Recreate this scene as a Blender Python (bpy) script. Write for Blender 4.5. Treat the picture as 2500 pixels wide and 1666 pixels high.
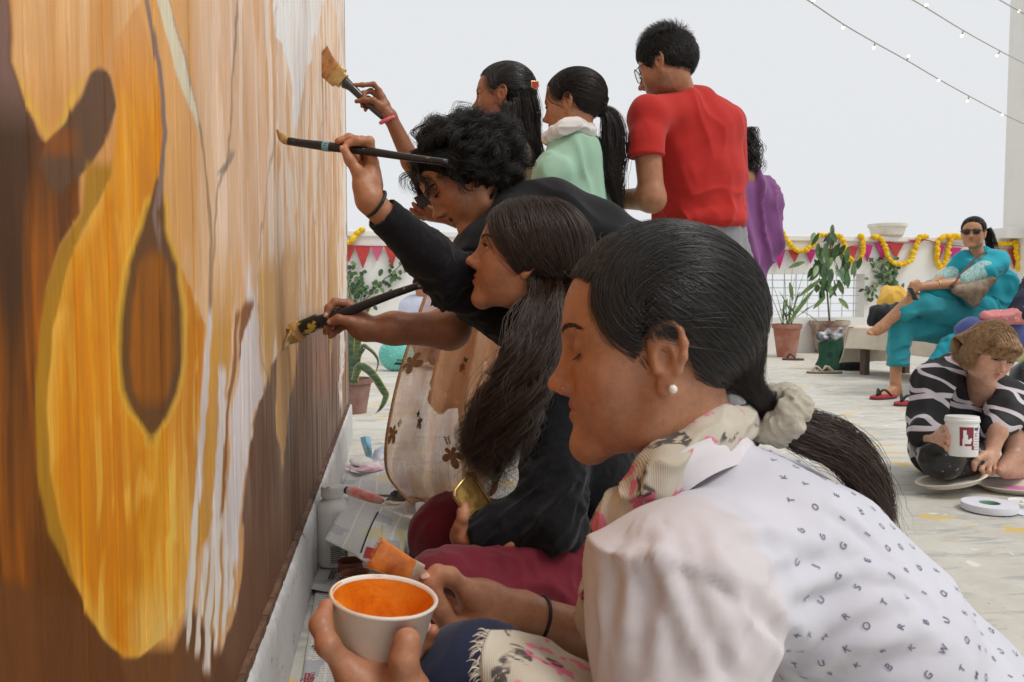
import bpy, math, random, os
import numpy as np
from mathutils import Vector, Matrix
from mathutils.bvhtree import BVHTree

for _o in list(bpy.data.objects):
    bpy.data.objects.remove(_o)
random.seed(7)
rng = np.random.default_rng(11)
SC = bpy.context.scene
COL = SC.collection

# ------------------------------------------------------------------ camera
CAM = np.array([0.0, 0.0, 0.75])
FPX, PW, PH = 2000.0, 2500.0, 1666.0
YAW, PITCH = math.atan((1250 - 956) / 2000), math.atan((833 - 720) / 2000)
FW = np.array([math.sin(YAW) * math.cos(PITCH), math.cos(YAW) * math.cos(PITCH), -math.sin(PITCH)])
RT = np.array([math.cos(YAW), -math.sin(YAW), 0.0])
UP = np.cross(RT, FW)

def at(px, py, d):
    """world point seen at photograph pixel (px, py) at depth d metres"""
    return CAM + d * (FW + RT * (px - PW / 2) / FPX + UP * (PH / 2 - py) / FPX)

def on_floor(px, py, z=0.0):
    v = FW + RT * (px - PW / 2) / FPX + UP * (PH / 2 - py) / FPX
    return CAM + v * ((z - CAM[2]) / v[2])

def on_x(px, py, x):
    v = FW + RT * (px - PW / 2) / FPX + UP * (PH / 2 - py) / FPX
    return CAM + v * ((x - CAM[0]) / v[0])

def camv(x, y, z):
    """camera-space direction (right, up, away) -> unit world vector"""
    v = RT * x + UP * y + FW * z
    return v / np.linalg.norm(v)

def proj(P):
    q = np.asarray(P) - CAM
    z = q @ FW
    return np.stack([PW / 2 + FPX * (q @ RT) / z, PH / 2 - FPX * (q @ UP) / z], -1)

cam = bpy.data.cameras.new('camera')
cam.sensor_width = 36.0
cam.lens = 36.0 * FPX / PW
cam.clip_start, cam.clip_end = 0.02, 2000
camo = bpy.data.objects.new('camera', cam)
COL.objects.link(camo)
camo.matrix_world = Matrix([[RT[0], UP[0], -FW[0], CAM[0]], [RT[1], UP[1], -FW[1], CAM[1]], [RT[2], UP[2], -FW[2], CAM[2]], [0, 0, 0, 1]])
SC.camera = camo
cam.dof.use_dof = True
cam.dof.focus_distance = 1.6
cam.dof.aperture_fstop = 18.0

# ------------------------------------------------------------------ sky and sun (overcast)
SUN_EL, SUN_AZ = math.radians(56), math.radians(128)     # azimuth clockwise from +Y
W = bpy.data.worlds.new('World')
SC.world = W
W.use_nodes = True
nt = W.node_tree
nt.nodes.clear()
sky = nt.nodes.new('ShaderNodeTexSky')
sky.sky_type = 'NISHITA'
sky.sun_disc = False
sky.sun_elevation = SUN_EL
sky.sun_rotation = SUN_AZ
sky.dust_density = 6.0
sky.air_density = 1.5
hs = nt.nodes.new('ShaderNodeHueSaturation')
hs.inputs['Saturation'].default_value = 0.25
bg1 = nt.nodes.new('ShaderNodeBackground')
bg1.inputs['Strength'].default_value = 0.05
bg2 = nt.nodes.new('ShaderNodeBackground')               # the even cloud layer
bg2.inputs['Color'].default_value = (0.895, 0.915, 0.94, 1)
bg2.inputs['Strength'].default_value = 0.86
mx = nt.nodes.new('ShaderNodeMixShader')
mx.inputs[0].default_value = 0.93
wo = nt.nodes.new('ShaderNodeOutputWorld')
nt.links.new(sky.outputs[0], hs.inputs['Color'])
nt.links.new(hs.outputs[0], bg1.inputs['Color'])
nt.links.new(bg1.outputs[0], mx.inputs[1])
nt.links.new(bg2.outputs[0], mx.inputs[2])
nt.links.new(mx.outputs[0], wo.inputs['Surface'])

sun = bpy.data.lights.new('sun', 'SUN')
sun.energy = 1.5
sun.angle = math.radians(20)
sun.color = (1.0, 0.96, 0.91)
suno = bpy.data.objects.new('sun', sun)
COL.objects.link(suno)
_d = Vector((math.sin(SUN_AZ) * math.cos(SUN_EL), math.cos(SUN_AZ) * math.cos(SUN_EL), math.sin(SUN_EL)))
suno.rotation_euler = _d.to_track_quat('Z', 'Y').to_euler()
suno.location = (0, -3, 6)

SC.view_settings.view_transform = 'Standard'
SC.view_settings.look = 'None'
SC.view_settings.exposure = 0.12
SC.view_settings.gamma = 1.0
SC.view_settings.use_curve_mapping = False
SC.render.engine = 'CYCLES'
SC.cycles.max_bounces = 8
SC.cycles.diffuse_bounces = 4
SC.cycles.transparent_max_bounces = 16
SC.cycles.caustics_reflective = False
SC.cycles.caustics_refractive = False
SC.cycles.use_denoising = True

# ------------------------------------------------------------------ materials
MATS = {}
class NB:
    """small node-graph helper"""
    def __init__(s, name):
        s.m = bpy.data.materials.new(name)
        s.m.use_nodes = True
        s.t = s.m.node_tree
        s.b = s.t.nodes['Principled BSDF']
        s.o = s.t.nodes['Material Output']
    def n(s, typ, **kw):
        nd = s.t.nodes.new('ShaderNode' + typ)
        for k, v in kw.items():
            setattr(nd, k, v)
        return nd
    def l(s, a, b):
        s.t.links.new(a, b)
    def val(s, sock, v):
        if hasattr(v, 'is_output') or isinstance(v, bpy.types.NodeSocket):
            s.l(v, sock)
        else:
            sock.default_value = v
    def coord(s, scale=(1, 1, 1), kind='Object', rot=(0, 0, 0)):
        c = s.n('TexCoord')
        m = s.n('Mapping')
        m.inputs['Scale'].default_value = scale
        m.inputs['Rotation'].default_value = rot
        s.l(c.outputs[kind], m.inputs['Vector'])
        return m.outputs[0]
    def noise(s, vec, scale=5.0, detail=4.0, rough=0.55, dist=0.0):
        t = s.n('TexNoise')
        s.l(vec, t.inputs['Vector'])
        t.inputs['Scale'].default_value = scale
        t.inputs['Detail'].default_value = detail
        t.inputs['Roughness'].default_value = rough
        t.inputs['Distortion'].default_value = dist
        return t.outputs['Fac']
    def ramp(s, fac, stops):
        r = s.n('ValToRGB')
        s.l(fac, r.inputs[0])
        cr = r.color_ramp
        while len(cr.elements) < len(stops):
            cr.elements.new(0.5)
        for e, (p, c) in zip(cr.elements, stops):
            e.position = p
            e.color = (c, c, c, 1) if isinstance(c, (int, float)) else (*c[:3], 1)
        return r.outputs[0]
    def mix(s, fac, a, b, mode='MIX'):
        m = s.n('Mix', data_type='RGBA', blend_type=mode)
        s.val(m.inputs['Factor'], fac)
        for sock, v in ((m.inputs['A'], a), (m.inputs['B'], b)):
            pass
        A = [i for i in m.inputs if i.identifier == 'A_Color'][0]
        B = [i for i in m.inputs if i.identifier == 'B_Color'][0]
        s.val(A, (*a[:3], 1) if isinstance(a, (tuple, list)) else a)
        s.val(B, (*b[:3], 1) if isinstance(b, (tuple, list)) else b)
        return [o for o in m.outputs if o.identifier == 'Result_Color'][0]
    def math(s, op, a, b=0.0):
        m = s.n('Math', operation=op)
        s.val(m.inputs[0], a)
        s.val(m.inputs[1], b)
        return m.outputs[0]
    def bump(s, h, strength=0.3, dist=0.01):
        b = s.n('Bump')
        b.inputs['Strength'].default_value = strength
        b.inputs['Distance'].default_value = dist
        s.l(h, b.inputs['Height'])
        s.l(b.outputs[0], s.b.inputs['Normal'])
    def color(s, v):
        s.val(s.b.inputs['Base Color'], (*v[:3], 1) if isinstance(v, (tuple, list)) else v)
    def set(s, **kw):
        for k, v in kw.items():
            s.val(s.b.inputs[k.replace('_', ' ')], v)
    def attr(s, name='Col'):
        a = s.n('Attribute')
        a.attribute_name = name
        return a.outputs['Color']

def simple(name, col, rough=0.7, var=0.12, scale=30.0, bump=0.0, metal=0.0, spec=0.4, bscale=None):
    """plain surface with a little mottling"""
    if name in MATS:
        return MATS[name]
    g = NB(name)
    v = g.coord()
    f = g.noise(v, scale, 5)
    c0 = tuple(min(1, c * (1 - var)) for c in col)
    c1 = tuple(min(1, c * (1 + var)) for c in col)
    g.color(g.ramp(f, [(0.3, c0), (0.7, c1)]))
    g.set(Roughness=rough, Metallic=metal)
    g.b.inputs['Specular IOR Level'].default_value = spec
    if bump:
        g.bump(g.noise(v, bscale or scale * 3, 4), bump, 0.004)
    MATS[name] = g.m
    return g.m

def fabric(name, col, weave=900.0, rough=0.9, var=0.10, sheen=0.15, bump=0.25, col_attr=False, coarse=14.0):
    if name in MATS:
        return MATS[name]
    g = NB(name)
    v = g.coord()
    f = g.noise(v, coarse, 4)
    base = g.attr() if col_attr else tuple(col)
    w1 = g.n('TexWave'); g.l(v, w1.inputs['Vector']); w1.inputs['Scale'].default_value = weave / 4
    w2 = g.n('TexWave', bands_direction='Z'); g.l(v, w2.inputs['Vector']); w2.inputs['Scale'].default_value = weave / 4
    fine = g.noise(v, weave, 2)
    k = g.ramp(f, [(0.25, 1 - var), (0.75, 1 + var)])
    c = g.mix(1.0, base, k, 'MULTIPLY')
    g.color(c)
    g.set(Roughness=rough)
    g.b.inputs['Sheen Weight'].default_value = sheen
    g.b.inputs['Specular IOR Level'].default_value = 0.2
    h = g.math('ADD', g.math('MULTIPLY', w1.outputs['Fac'], w2.outputs['Fac']), fine)
    g.bump(h, bump, 0.0005)
    MATS[name] = g.m
    return g.m

def skin_mat(name, rough=0.43):
    if name in MATS:
        return MATS[name]
    g = NB(name)
    v = g.coord()
    f = g.noise(v, 45, 5, 0.6)
    f2 = g.noise(v, 400, 3)
    k = g.ramp(g.math('ADD', g.math('MULTIPLY', f, 0.6), g.math('MULTIPLY', g.noise(v, 160, 4, 0.7), 0.4)), [(0.30, (0.74, 0.70, 0.69)), (0.70, (1.20, 1.18, 1.15))])
    c = g.mix(1.0, g.attr(), k, 'MULTIPLY')
    g.color(c)
    g.set(Roughness=rough)
    g.b.inputs['Subsurface Weight'].default_value = 0.12
    g.b.inputs['Subsurface Radius'].default_value = (1.0, 0.35, 0.2)
    g.b.inputs['Subsurface Scale'].default_value = 0.006
    g.b.inputs['Specular IOR Level'].default_value = 0.38
    g.bump(g.math('ADD', f2, g.noise(v, 900, 2)), 0.28, 0.0007)
    MATS[name] = g.m
    return g.m

def hair_mat(name, col, rough=0.42, spec=0.4):
    if name in MATS:
        return MATS[name]
    g = NB(name)
    v = g.coord()
    f = g.noise(v, 60, 3)
    g.color(g.ramp(f, [(0.3, tuple(c * 0.6 for c in col)), (0.75, tuple(c * 1.5 for c in col))]))
    g.set(Roughness=rough)
    g.b.inputs['Specular IOR Level'].default_value = spec
    MATS[name] = g.m
    return g.m

# ------------------------------------------------------------------ objects
def tag(o, label=None, cat=None, group=None, kind=None):
    if label: o['label'] = label
    if cat: o['category'] = cat
    if group: o['group'] = group
    if kind: o['kind'] = kind
    return o

def empty(name, loc=(0, 0, 0), label=None, cat=None, group=None):
    o = bpy.data.objects.new(name, None)
    o.empty_display_size = 0.05
    COL.objects.link(o)
    o.location = [float(c) for c in loc]
    return tag(o, label, cat, group)

def link(o, parent=None):
    COL.objects.link(o)
    if parent is not None:
        o.parent = parent
        o.matrix_parent_inverse = Matrix.Translation(-Vector(parent.location))
    return o

def new_mesh(name, V, F, mats=(), col=None, mi=None, smooth=True):
    """V (n,3); F list of arrays of equal-length faces or ragged list"""
    me = bpy.data.meshes.new(name)
    V = np.asarray(V, dtype=np.float32)
    me.vertices.add(len(V))
    me.vertices.foreach_set('co', V.ravel())
    if isinstance(F, np.ndarray):
        F = [F]
    tot, starts, totals, loops = 0, [], [], []
    for f in F:
        f = np.asarray(f, dtype=np.int32)
        if f.size == 0:
            continue
        if f.ndim == 1:
            f = f[None]
        n, k = f.shape
        starts.append(tot + np.arange(n) * k)
        totals.append(np.full(n, k))
        loops.append(f.ravel())
        tot += n * k
    loops = np.concatenate(loops)
    starts = np.concatenate(starts)
    totals = np.concatenate(totals)
    me.loops.add(len(loops))
    me.loops.foreach_set('vertex_index', loops)
    me.polygons.add(len(starts))
    me.polygons.foreach_set('loop_start', starts.astype(np.int32))
    me.polygons.foreach_set('loop_total', totals.astype(np.int32))
    me.polygons.foreach_set('use_smooth', np.full(len(starts), smooth, dtype=bool))
    for m in mats:
        me.materials.append(m)
    if mi is not None:
        me.polygons.foreach_set('material_index', np.asarray(mi, dtype=np.int32))
    if col is not None:
        a = me.attributes.new('Col', 'FLOAT_COLOR', 'POINT')
        c = np.ones((len(V), 4), dtype=np.float32)
        c[:, :3] = col
        a.data.foreach_set('color', c.ravel())
    me.update()
    me.validate()
    return me

def obj(name, V, F, mat, parent=None, col=None, smooth=True, mi=None):
    mats = mat if isinstance(mat, (list, tuple)) else (mat,)
    return link(bpy.data.objects.new(name, new_mesh(name, V, F, mats, col, mi, smooth)), parent)

class MB:
    """collects simple shapes into one mesh"""
    def __init__(s):
        s.V, s.F, s.n, s.M = [], [], 0, []
    def add(s, V, F, m=0):
        V = np.asarray(V, float)
        s.V.append(V)
        for f in F:
            s.F.append([int(i) + s.n for i in f])
            s.M.append(m)
        s.n += len(V)
        return s
    def box(s, c, size, R=None, m=0):
        x, y, z = (np.asarray(size, float) / 2)
        P = np.array([[sx * x, sy * y, sz * z] for sz in (-1, 1) for sy in (-1, 1) for sx in (-1, 1)])
        if R is not None:
            P = P @ np.asarray(R).T
        return s.add(P + np.asarray(c), [(0, 2, 3, 1), (4, 5, 7, 6), (0, 1, 5, 4), (2, 6, 7, 3), (0, 4, 6, 2), (1, 3, 7, 5)], m)
    def tube(s, pts, r, n=8, m=0, caps=True, flat=None):
        pts = np.asarray(pts, float)
        k = len(pts)
        r = np.broadcast_to(np.asarray(r, float), (k,))
        T = np.gradient(pts, axis=0)
        T /= np.linalg.norm(T, axis=1)[:, None] + 1e-12
        ref = np.array([0, 0, 1.0]) if abs(T[0][2]) < 0.9 else np.array([1.0, 0, 0])
        u = np.cross(T[0], ref); u /= np.linalg.norm(u)
        V = []
        for i in range(k):
            u = u - T[i] * (u @ T[i]); u /= np.linalg.norm(u) + 1e-12
            v = np.cross(T[i], u)
            for j in range(n):
                a = 2 * math.pi * j / n
                V.append(pts[i] + r[i] * (math.cos(a) * u + math.sin(a) * v * (flat or 1.0)))
        F = []
        for i in range(k - 1):
            for j in range(n):
                a, b = i * n + j, i * n + (j + 1) % n
                F.append((a, b, b + n, a + n))
        if caps:
            F.append(tuple(range(n))[::-1])
            F.append(tuple(range((k - 1) * n, k * n)))
        return s.add(V, F, m)
    def lathe(s, prof, c, n=32, ax=None, m=0, sx=1.0, sy=1.0, caps=True):
        """prof list of (r, z) revolved about axis (default z) at c"""
        prof = np.asarray(prof, float)
        if ax is None:
            E = np.eye(3)
        else:
            z = np.asarray(ax, float); z /= np.linalg.norm(z)
            x = np.cross([0, 1, 0] if abs(z[1]) < 0.9 else [1, 0, 0], z); x /= np.linalg.norm(x)
            E = np.stack([x, np.cross(z, x), z], 1)
        a = np.arange(n) * 2 * math.pi / n
        V = []
        for (r, z) in prof:
            V.append(np.stack([r * np.cos(a) * sx, r * np.sin(a) * sy, np.full(n, z)], 1))
        V = np.concatenate(V) @ E.T + np.asarray(c)
        F = []
        for i in range(len(prof) - 1):
            for j in range(n):
                p, q = i * n + j, i * n + (j + 1) % n
                F.append((p, q, q + n, p + n))
        if caps and prof[0][0] > 1e-6: F.append(tuple(range(n))[::-1])
        if caps and prof[-1][0] > 1e-6: F.append(tuple(range((len(prof) - 1) * n, len(prof) * n)))
        return s.add(V, F, m)
    def ball(s, c, r, n=10, m=0, R=None):
        r = np.broadcast_to(np.asarray(r, float), (3,))
        V, F = [], []
        for i in range(n + 1):
            th = math.pi * i / n
            for j in range(2 * n):
                ph = math.pi * j / n
                V.append([math.sin(th) * math.cos(ph), math.sin(th) * math.sin(ph), math.cos(th)])
        V = np.array(V) * r
        if R is not None: V = V @ np.asarray(R).T
        for i in range(n):
            for j in range(2 * n):
                a, b = i * 2 * n + j, i * 2 * n + (j + 1) % (2 * n)
                F.append((a, a + 2 * n, b + 2 * n, b))
        return s.add(V + np.asarray(c), F, m)
    def prism(s, poly, lo, hi, E=None, c=(0, 0, 0), m=0):
        """2-D polygon extruded from lo to hi along local z; E columns = x,y,z axes"""
        poly = np.asarray(poly, float); n = len(poly)
        E = np.eye(3) if E is None else np.asarray(E)
        V = np.concatenate([np.c_[poly, np.full(n, lo)], np.c_[poly, np.full(n, hi)]]) @ E.T + np.asarray(c)
        F = [tuple(range(n))[::-1], tuple(range(n, 2 * n))] + [(i, (i + 1) % n, n + (i + 1) % n, n + i) for i in range(n)]
        return s.add(V, F, m)
    def data(s):
        return np.concatenate(s.V), s.F
    def build(s, name, mat, parent=None, smooth=False, bevel=0.0, auto=None):
        me = bpy.data.meshes.new(name)
        V = np.concatenate(s.V)
        me.from_pydata([tuple(map(float, v)) for v in V], [], s.F)
        for m in (mat if isinstance(mat, (list, tuple)) else (mat,)):
            me.materials.append(m)
        me.polygons.foreach_set('material_index', np.array(s.M, dtype=np.int32))
        me.polygons.foreach_set('use_smooth', np.full(len(s.F), smooth, dtype=bool))
        me.update()
        o = link(bpy.data.objects.new(name, me), parent)
        if auto:
            me.set_sharp_from_angle(angle=math.radians(auto))
        if bevel:
            b = o.modifiers.new('bevel', 'BEVEL'); b.width = bevel; b.segments = 2; b.limit_method = 'ANGLE'
        return o

# ------------------------------------------------------------------ numpy noise
def _hash(i, j, k, seed=0):
    n = (i * 374761393 + j * 668265263 + k * 2147483647 + seed * 1442695041) & 0xFFFFFFFF
    n = ((n ^ (n >> 13)) * 1274126177) & 0xFFFFFFFF
    return ((n ^ (n >> 16)) & 0xFFFF) / 65535.0

def vnoise(P, seed=0):
    """smooth value noise in [-1,1] at points P (n,3)"""
    P = np.asarray(P, float)
    I = np.floor(P).astype(np.int64)
    f = P - I
    f = f * f * f * (f * (f * 6 - 15) + 10)
    r = 0
    for a in (0, 1):
        wx = f[:, 0] if a else 1 - f[:, 0]
        for b in (0, 1):
            wy = f[:, 1] if b else 1 - f[:, 1]
            for c in (0, 1):
                wz = f[:, 2] if c else 1 - f[:, 2]
                r = r + wx * wy * wz * _hash(I[:, 0] + a, I[:, 1] + b, I[:, 2] + c, seed)
    return r * 2 - 1

def fbm(P, oct=4, seed=0):
    P = np.asarray(P, float)
    r, a = 0, 1.0
    for o in range(oct):
        r = r + a * vnoise(P * 2 ** o + 17.3 * o, seed + o)
        a *= 0.5
    return r

# ------------------------------------------------------------------ signed distance modelling
def nrm(v):
    v = np.asarray(v, float)
    return v / (np.linalg.norm(v) + 1e-12)

class Prim:
    def __init__(s, f, lo, hi, op='u', k=0.01):
        s.f, s.lo, s.hi, s.op, s.k = f, np.asarray(lo, float), np.asarray(hi, float), op, k

def cap(a, b, ra, rb=None, k=0.01, op='u'):
    a, b = np.asarray(a, float), np.asarray(b, float)
    rb = ra if rb is None else rb
    ab = b - a
    L2 = ab @ ab + 1e-12
    def f(X, Y, Z):
        x, y, z = X - a[0], Y - a[1], Z - a[2]
        t = np.clip((x * ab[0] + y * ab[1] + z * ab[2]) / L2, 0, 1)
        return np.sqrt((x - t * ab[0]) ** 2 + (y - t * ab[1]) ** 2 + (z - t * ab[2]) ** 2) - (ra + (rb - ra) * t)
    r = max(ra, rb)
    return Prim(f, np.minimum(a, b) - r, np.maximum(a, b) + r, op, k)

def ell(c, r, R=None, k=0.01, op='u'):
    """ellipsoid; R columns = its axes"""
    c, r = np.asarray(c, float), np.broadcast_to(np.asarray(r, float), (3,))
    def f(X, Y, Z):
        x, y, z = X - c[0], Y - c[1], Z - c[2]
        if R is not None:
            x, y, z = (x * R[0][i] + y * R[1][i] + z * R[2][i] for i in range(3))
        k0 = np.sqrt((x / r[0]) ** 2 + (y / r[1]) ** 2 + (z / r[2]) ** 2)
        k1 = np.sqrt((x / r[0] ** 2) ** 2 + (y / r[1] ** 2) ** 2 + (z / r[2] ** 2) ** 2) + 1e-9
        return k0 * (k0 - 1) / k1
    m = r.max() if R is not None else r
    return Prim(f, c - m, c + m, op, k)

def sect(a, b, wa, wb, u, k=0.02, op='u', round_=True):
    """tapered limb with elliptical section: wa=(width along u, depth)"""
    a, b = np.asarray(a, float), np.asarray(b, float)
    ab = b - a
    L = np.linalg.norm(ab)
    t_ = ab / L
    u = np.asarray(u, float)
    u = nrm(u - t_ * (u @ t_))
    v = np.cross(t_, u)
    def f(X, Y, Z):
        x, y, z = X - a[0], Y - a[1], Z - a[2]
        s = x * t_[0] + y * t_[1] + z * t_[2]
        t = np.clip(s / L, 0, 1)
        p = x * u[0] + y * u[1] + z * u[2]
        q = x * v[0] + y * v[1] + z * v[2]
        w = wa[0] + (wb[0] - wa[0]) * t
        d = wa[1] + (wb[1] - wa[1]) * t
        e = s - t * L
        m = np.minimum(w, d)
        k0 = np.sqrt((p / w) ** 2 + (q / d) ** 2 + (e / m) ** 2)
        k1 = np.sqrt((p / w ** 2) ** 2 + (q / d ** 2) ** 2 + (e / m ** 2) ** 2) + 1e-9
        return k0 * (k0 - 1) / k1
    r = max(max(wa), max(wb))
    return Prim(f, np.minimum(a, b) - r, np.maximum(a, b) + r, op, k)

def plane_cut(p, n, lo, hi, k=0.004):
    """removes everything on the +n side of the plane inside the box lo..hi"""
    p, n = np.asarray(p, float), nrm(n)
    def f(X, Y, Z):
        return -((X - p[0]) * n[0] + (Y - p[1]) * n[1] + (Z - p[2]) * n[2])
    return Prim(f, lo, hi, 's', k)

def chain(pts, rad, k=0.01):
    return [cap(pts[i], pts[i + 1], rad[i], rad[i + 1], k) for i in range(len(pts) - 1)]

def smin(a, b, k):
    h = np.maximum(k - np.abs(a - b), 0) / k
    return np.minimum(a, b) - h * h * k * 0.25

def field(prims, lo, hi, h):
    lo, hi = np.asarray(lo, float), np.asarray(hi, float)
    n = np.maximum(np.ceil((hi - lo) / h).astype(int) + 1, 4)
    ax = [lo[i] + h * np.arange(n[i]) for i in range(3)]
    F = np.full(n, 1.0, dtype=np.float32)
    for p in prims:
        m = p.k + 3 * h
        i0 = np.maximum(np.floor((p.lo - m - lo) / h).astype(int), 0)
        i1 = np.minimum(np.ceil((p.hi + m - lo) / h).astype(int) + 1, n)
        if np.any(i1 <= i0):
            continue
        sl = tuple(slice(i0[i], i1[i]) for i in range(3))
        d = p.f(ax[0][sl[0]][:, None, None].astype(np.float32), ax[1][sl[1]][None, :, None].astype(np.float32), ax[2][sl[2]][None, None, :].astype(np.float32)).astype(np.float32)
        g = F[sl]
        if p.op == 'u':
            F[sl] = smin(g, d, p.k)
        else:
            F[sl] = -smin(-g, d, p.k)
    return F, lo

def surface_nets(F, lo, h):
    S = F < 0
    n = F.shape
    c = [S[i:n[0] - 1 + i, j:n[1] - 1 + j, k:n[2] - 1 + k] for i in (0, 1) for j in (0, 1) for k in (0, 1)]
    s = sum(x.astype(np.int8) for x in c)
    act = (s > 0) & (s < 8)
    I = np.argwhere(act)
    if len(I) == 0:
        return np.zeros((0, 3)), np.zeros((0, 4), int)
    idx = np.full(act.shape, -1, dtype=np.int64)
    idx[act] = np.arange(len(I))
    cv = {}
    for i in (0, 1):
        for j in (0, 1):
            for k in (0, 1):
                cv[i, j, k] = F[I[:, 0] + i, I[:, 1] + j, I[:, 2] + k].astype(float)
    acc = np.zeros((len(I), 3)); cnt = np.zeros(len(I))
    for axs in range(3):
        o = [a for a in range(3) if a != axs]
        for p in (0, 1):
            for q in (0, 1):
                c0 = [0, 0, 0]; c0[o[0]] = p; c0[o[1]] = q
                c1 = list(c0); c1[axs] = 1
                a, b = cv[tuple(c0)], cv[tuple(c1)]
                m = (a < 0) != (b < 0)
                t = np.where(m, a / np.where(m, a - b, 1), 0)
                pos = np.tile(np.array(c0, float), (len(I), 1)); pos[:, axs] = t
                acc[m] += pos[m]; cnt[m] += 1
    V = lo + h * (I + acc / cnt[:, None])
    Q = []
    for axs in range(3):
        o = [a for a in range(3) if a != axs]
        sl0 = [slice(None)] * 3; sl1 = [slice(None)] * 3
        sl0[axs] = slice(0, -1); sl1[axs] = slice(1, None)
        A, B = S[tuple(sl0)], S[tuple(sl1)]
        E = np.argwhere(A != B)
        ok = np.all([(E[:, a] > 0) & (E[:, a] < n[a] - 1) for a in o], axis=0)
        E = E[ok]
        if len(E) == 0:
            continue
        flip = B[tuple(E.T)]
        d0 = np.zeros(3, int); d0[o[0]] = 1
        d1 = np.zeros(3, int); d1[o[1]] = 1
        q = np.stack([idx[tuple((E - d0 - d1).T)], idx[tuple((E - d1).T)], idx[tuple(E.T)], idx[tuple((E - d0).T)]], 1)
        if axs == 1:
            flip = ~flip
        q[flip] = q[flip][:, ::-1]
        Q.append(q)
    Q = np.concatenate(Q)
    Q = Q[(Q >= 0).all(1)]
    return V, Q

def vnormals(V, Q):
    N = np.zeros_like(V)
    fn = np.cross(V[Q[:, 2]] - V[Q[:, 0]], V[Q[:, 3]] - V[Q[:, 1]])
    for i in range(4):
        for a in range(3):
            N[:, a] += np.bincount(Q[:, i], fn[:, a], len(V))
    return N / (np.linalg.norm(N, axis=1)[:, None] + 1e-12)

def relax(V, Q, it=1, f=0.5):
    """light smoothing of a quad mesh"""
    e0 = np.concatenate([Q[:, i] for i in range(4)]); e1 = np.concatenate([Q[:, (i + 1) % 4] for i in range(4)])
    cnt = np.bincount(e0, minlength=len(V)) + np.bincount(e1, minlength=len(V)) + 1e-9
    for _ in range(it):
        A = np.stack([np.bincount(e0, V[e1, a], len(V)) + np.bincount(e1, V[e0, a], len(V)) for a in range(3)], 1) / cnt[:, None]
        V = V + f * (A - V)
    return V

def sdf_mesh(prims, h, lo=None, hi=None, smooth=1):
    us = [p for p in prims if p.op == 'u']
    if lo is None:
        lo = np.min([p.lo for p in us], axis=0) - 3 * h
    if hi is None:
        hi = np.max([p.hi for p in us], axis=0) + 3 * h
    F, lo = field(prims, lo, hi, h)
    V, Q = surface_nets(F, np.asarray(lo), h)
    if smooth and len(V):
        V = relax(V, Q, smooth, 0.5)
    return V, Q

def merge(parts):
    Vs, Qs, n = [], [], 0
    for V, Q in parts:
        Vs.append(V); Qs.append(Q + n); n += len(V)
    return np.concatenate(Vs), np.concatenate(Qs)
# ------------------------------------------------------------------ people: heads, hands, hair
def frame(fwd, up):
    """head axes as columns right, forward, up from camera-space directions"""
    f = camv(*fwd)
    u = UP * up[1] + RT * up[0] + FW * up[2]
    u = nrm(u - f * (u @ f))
    return np.stack([np.cross(f, u), f, u], 1)

def dist_to(prims, P):
    d = np.full(len(P), 1.0)
    for p in prims:
        d = np.minimum(d, p.f(P[:, 0], P[:, 1], P[:, 2]))
    return d

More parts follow.
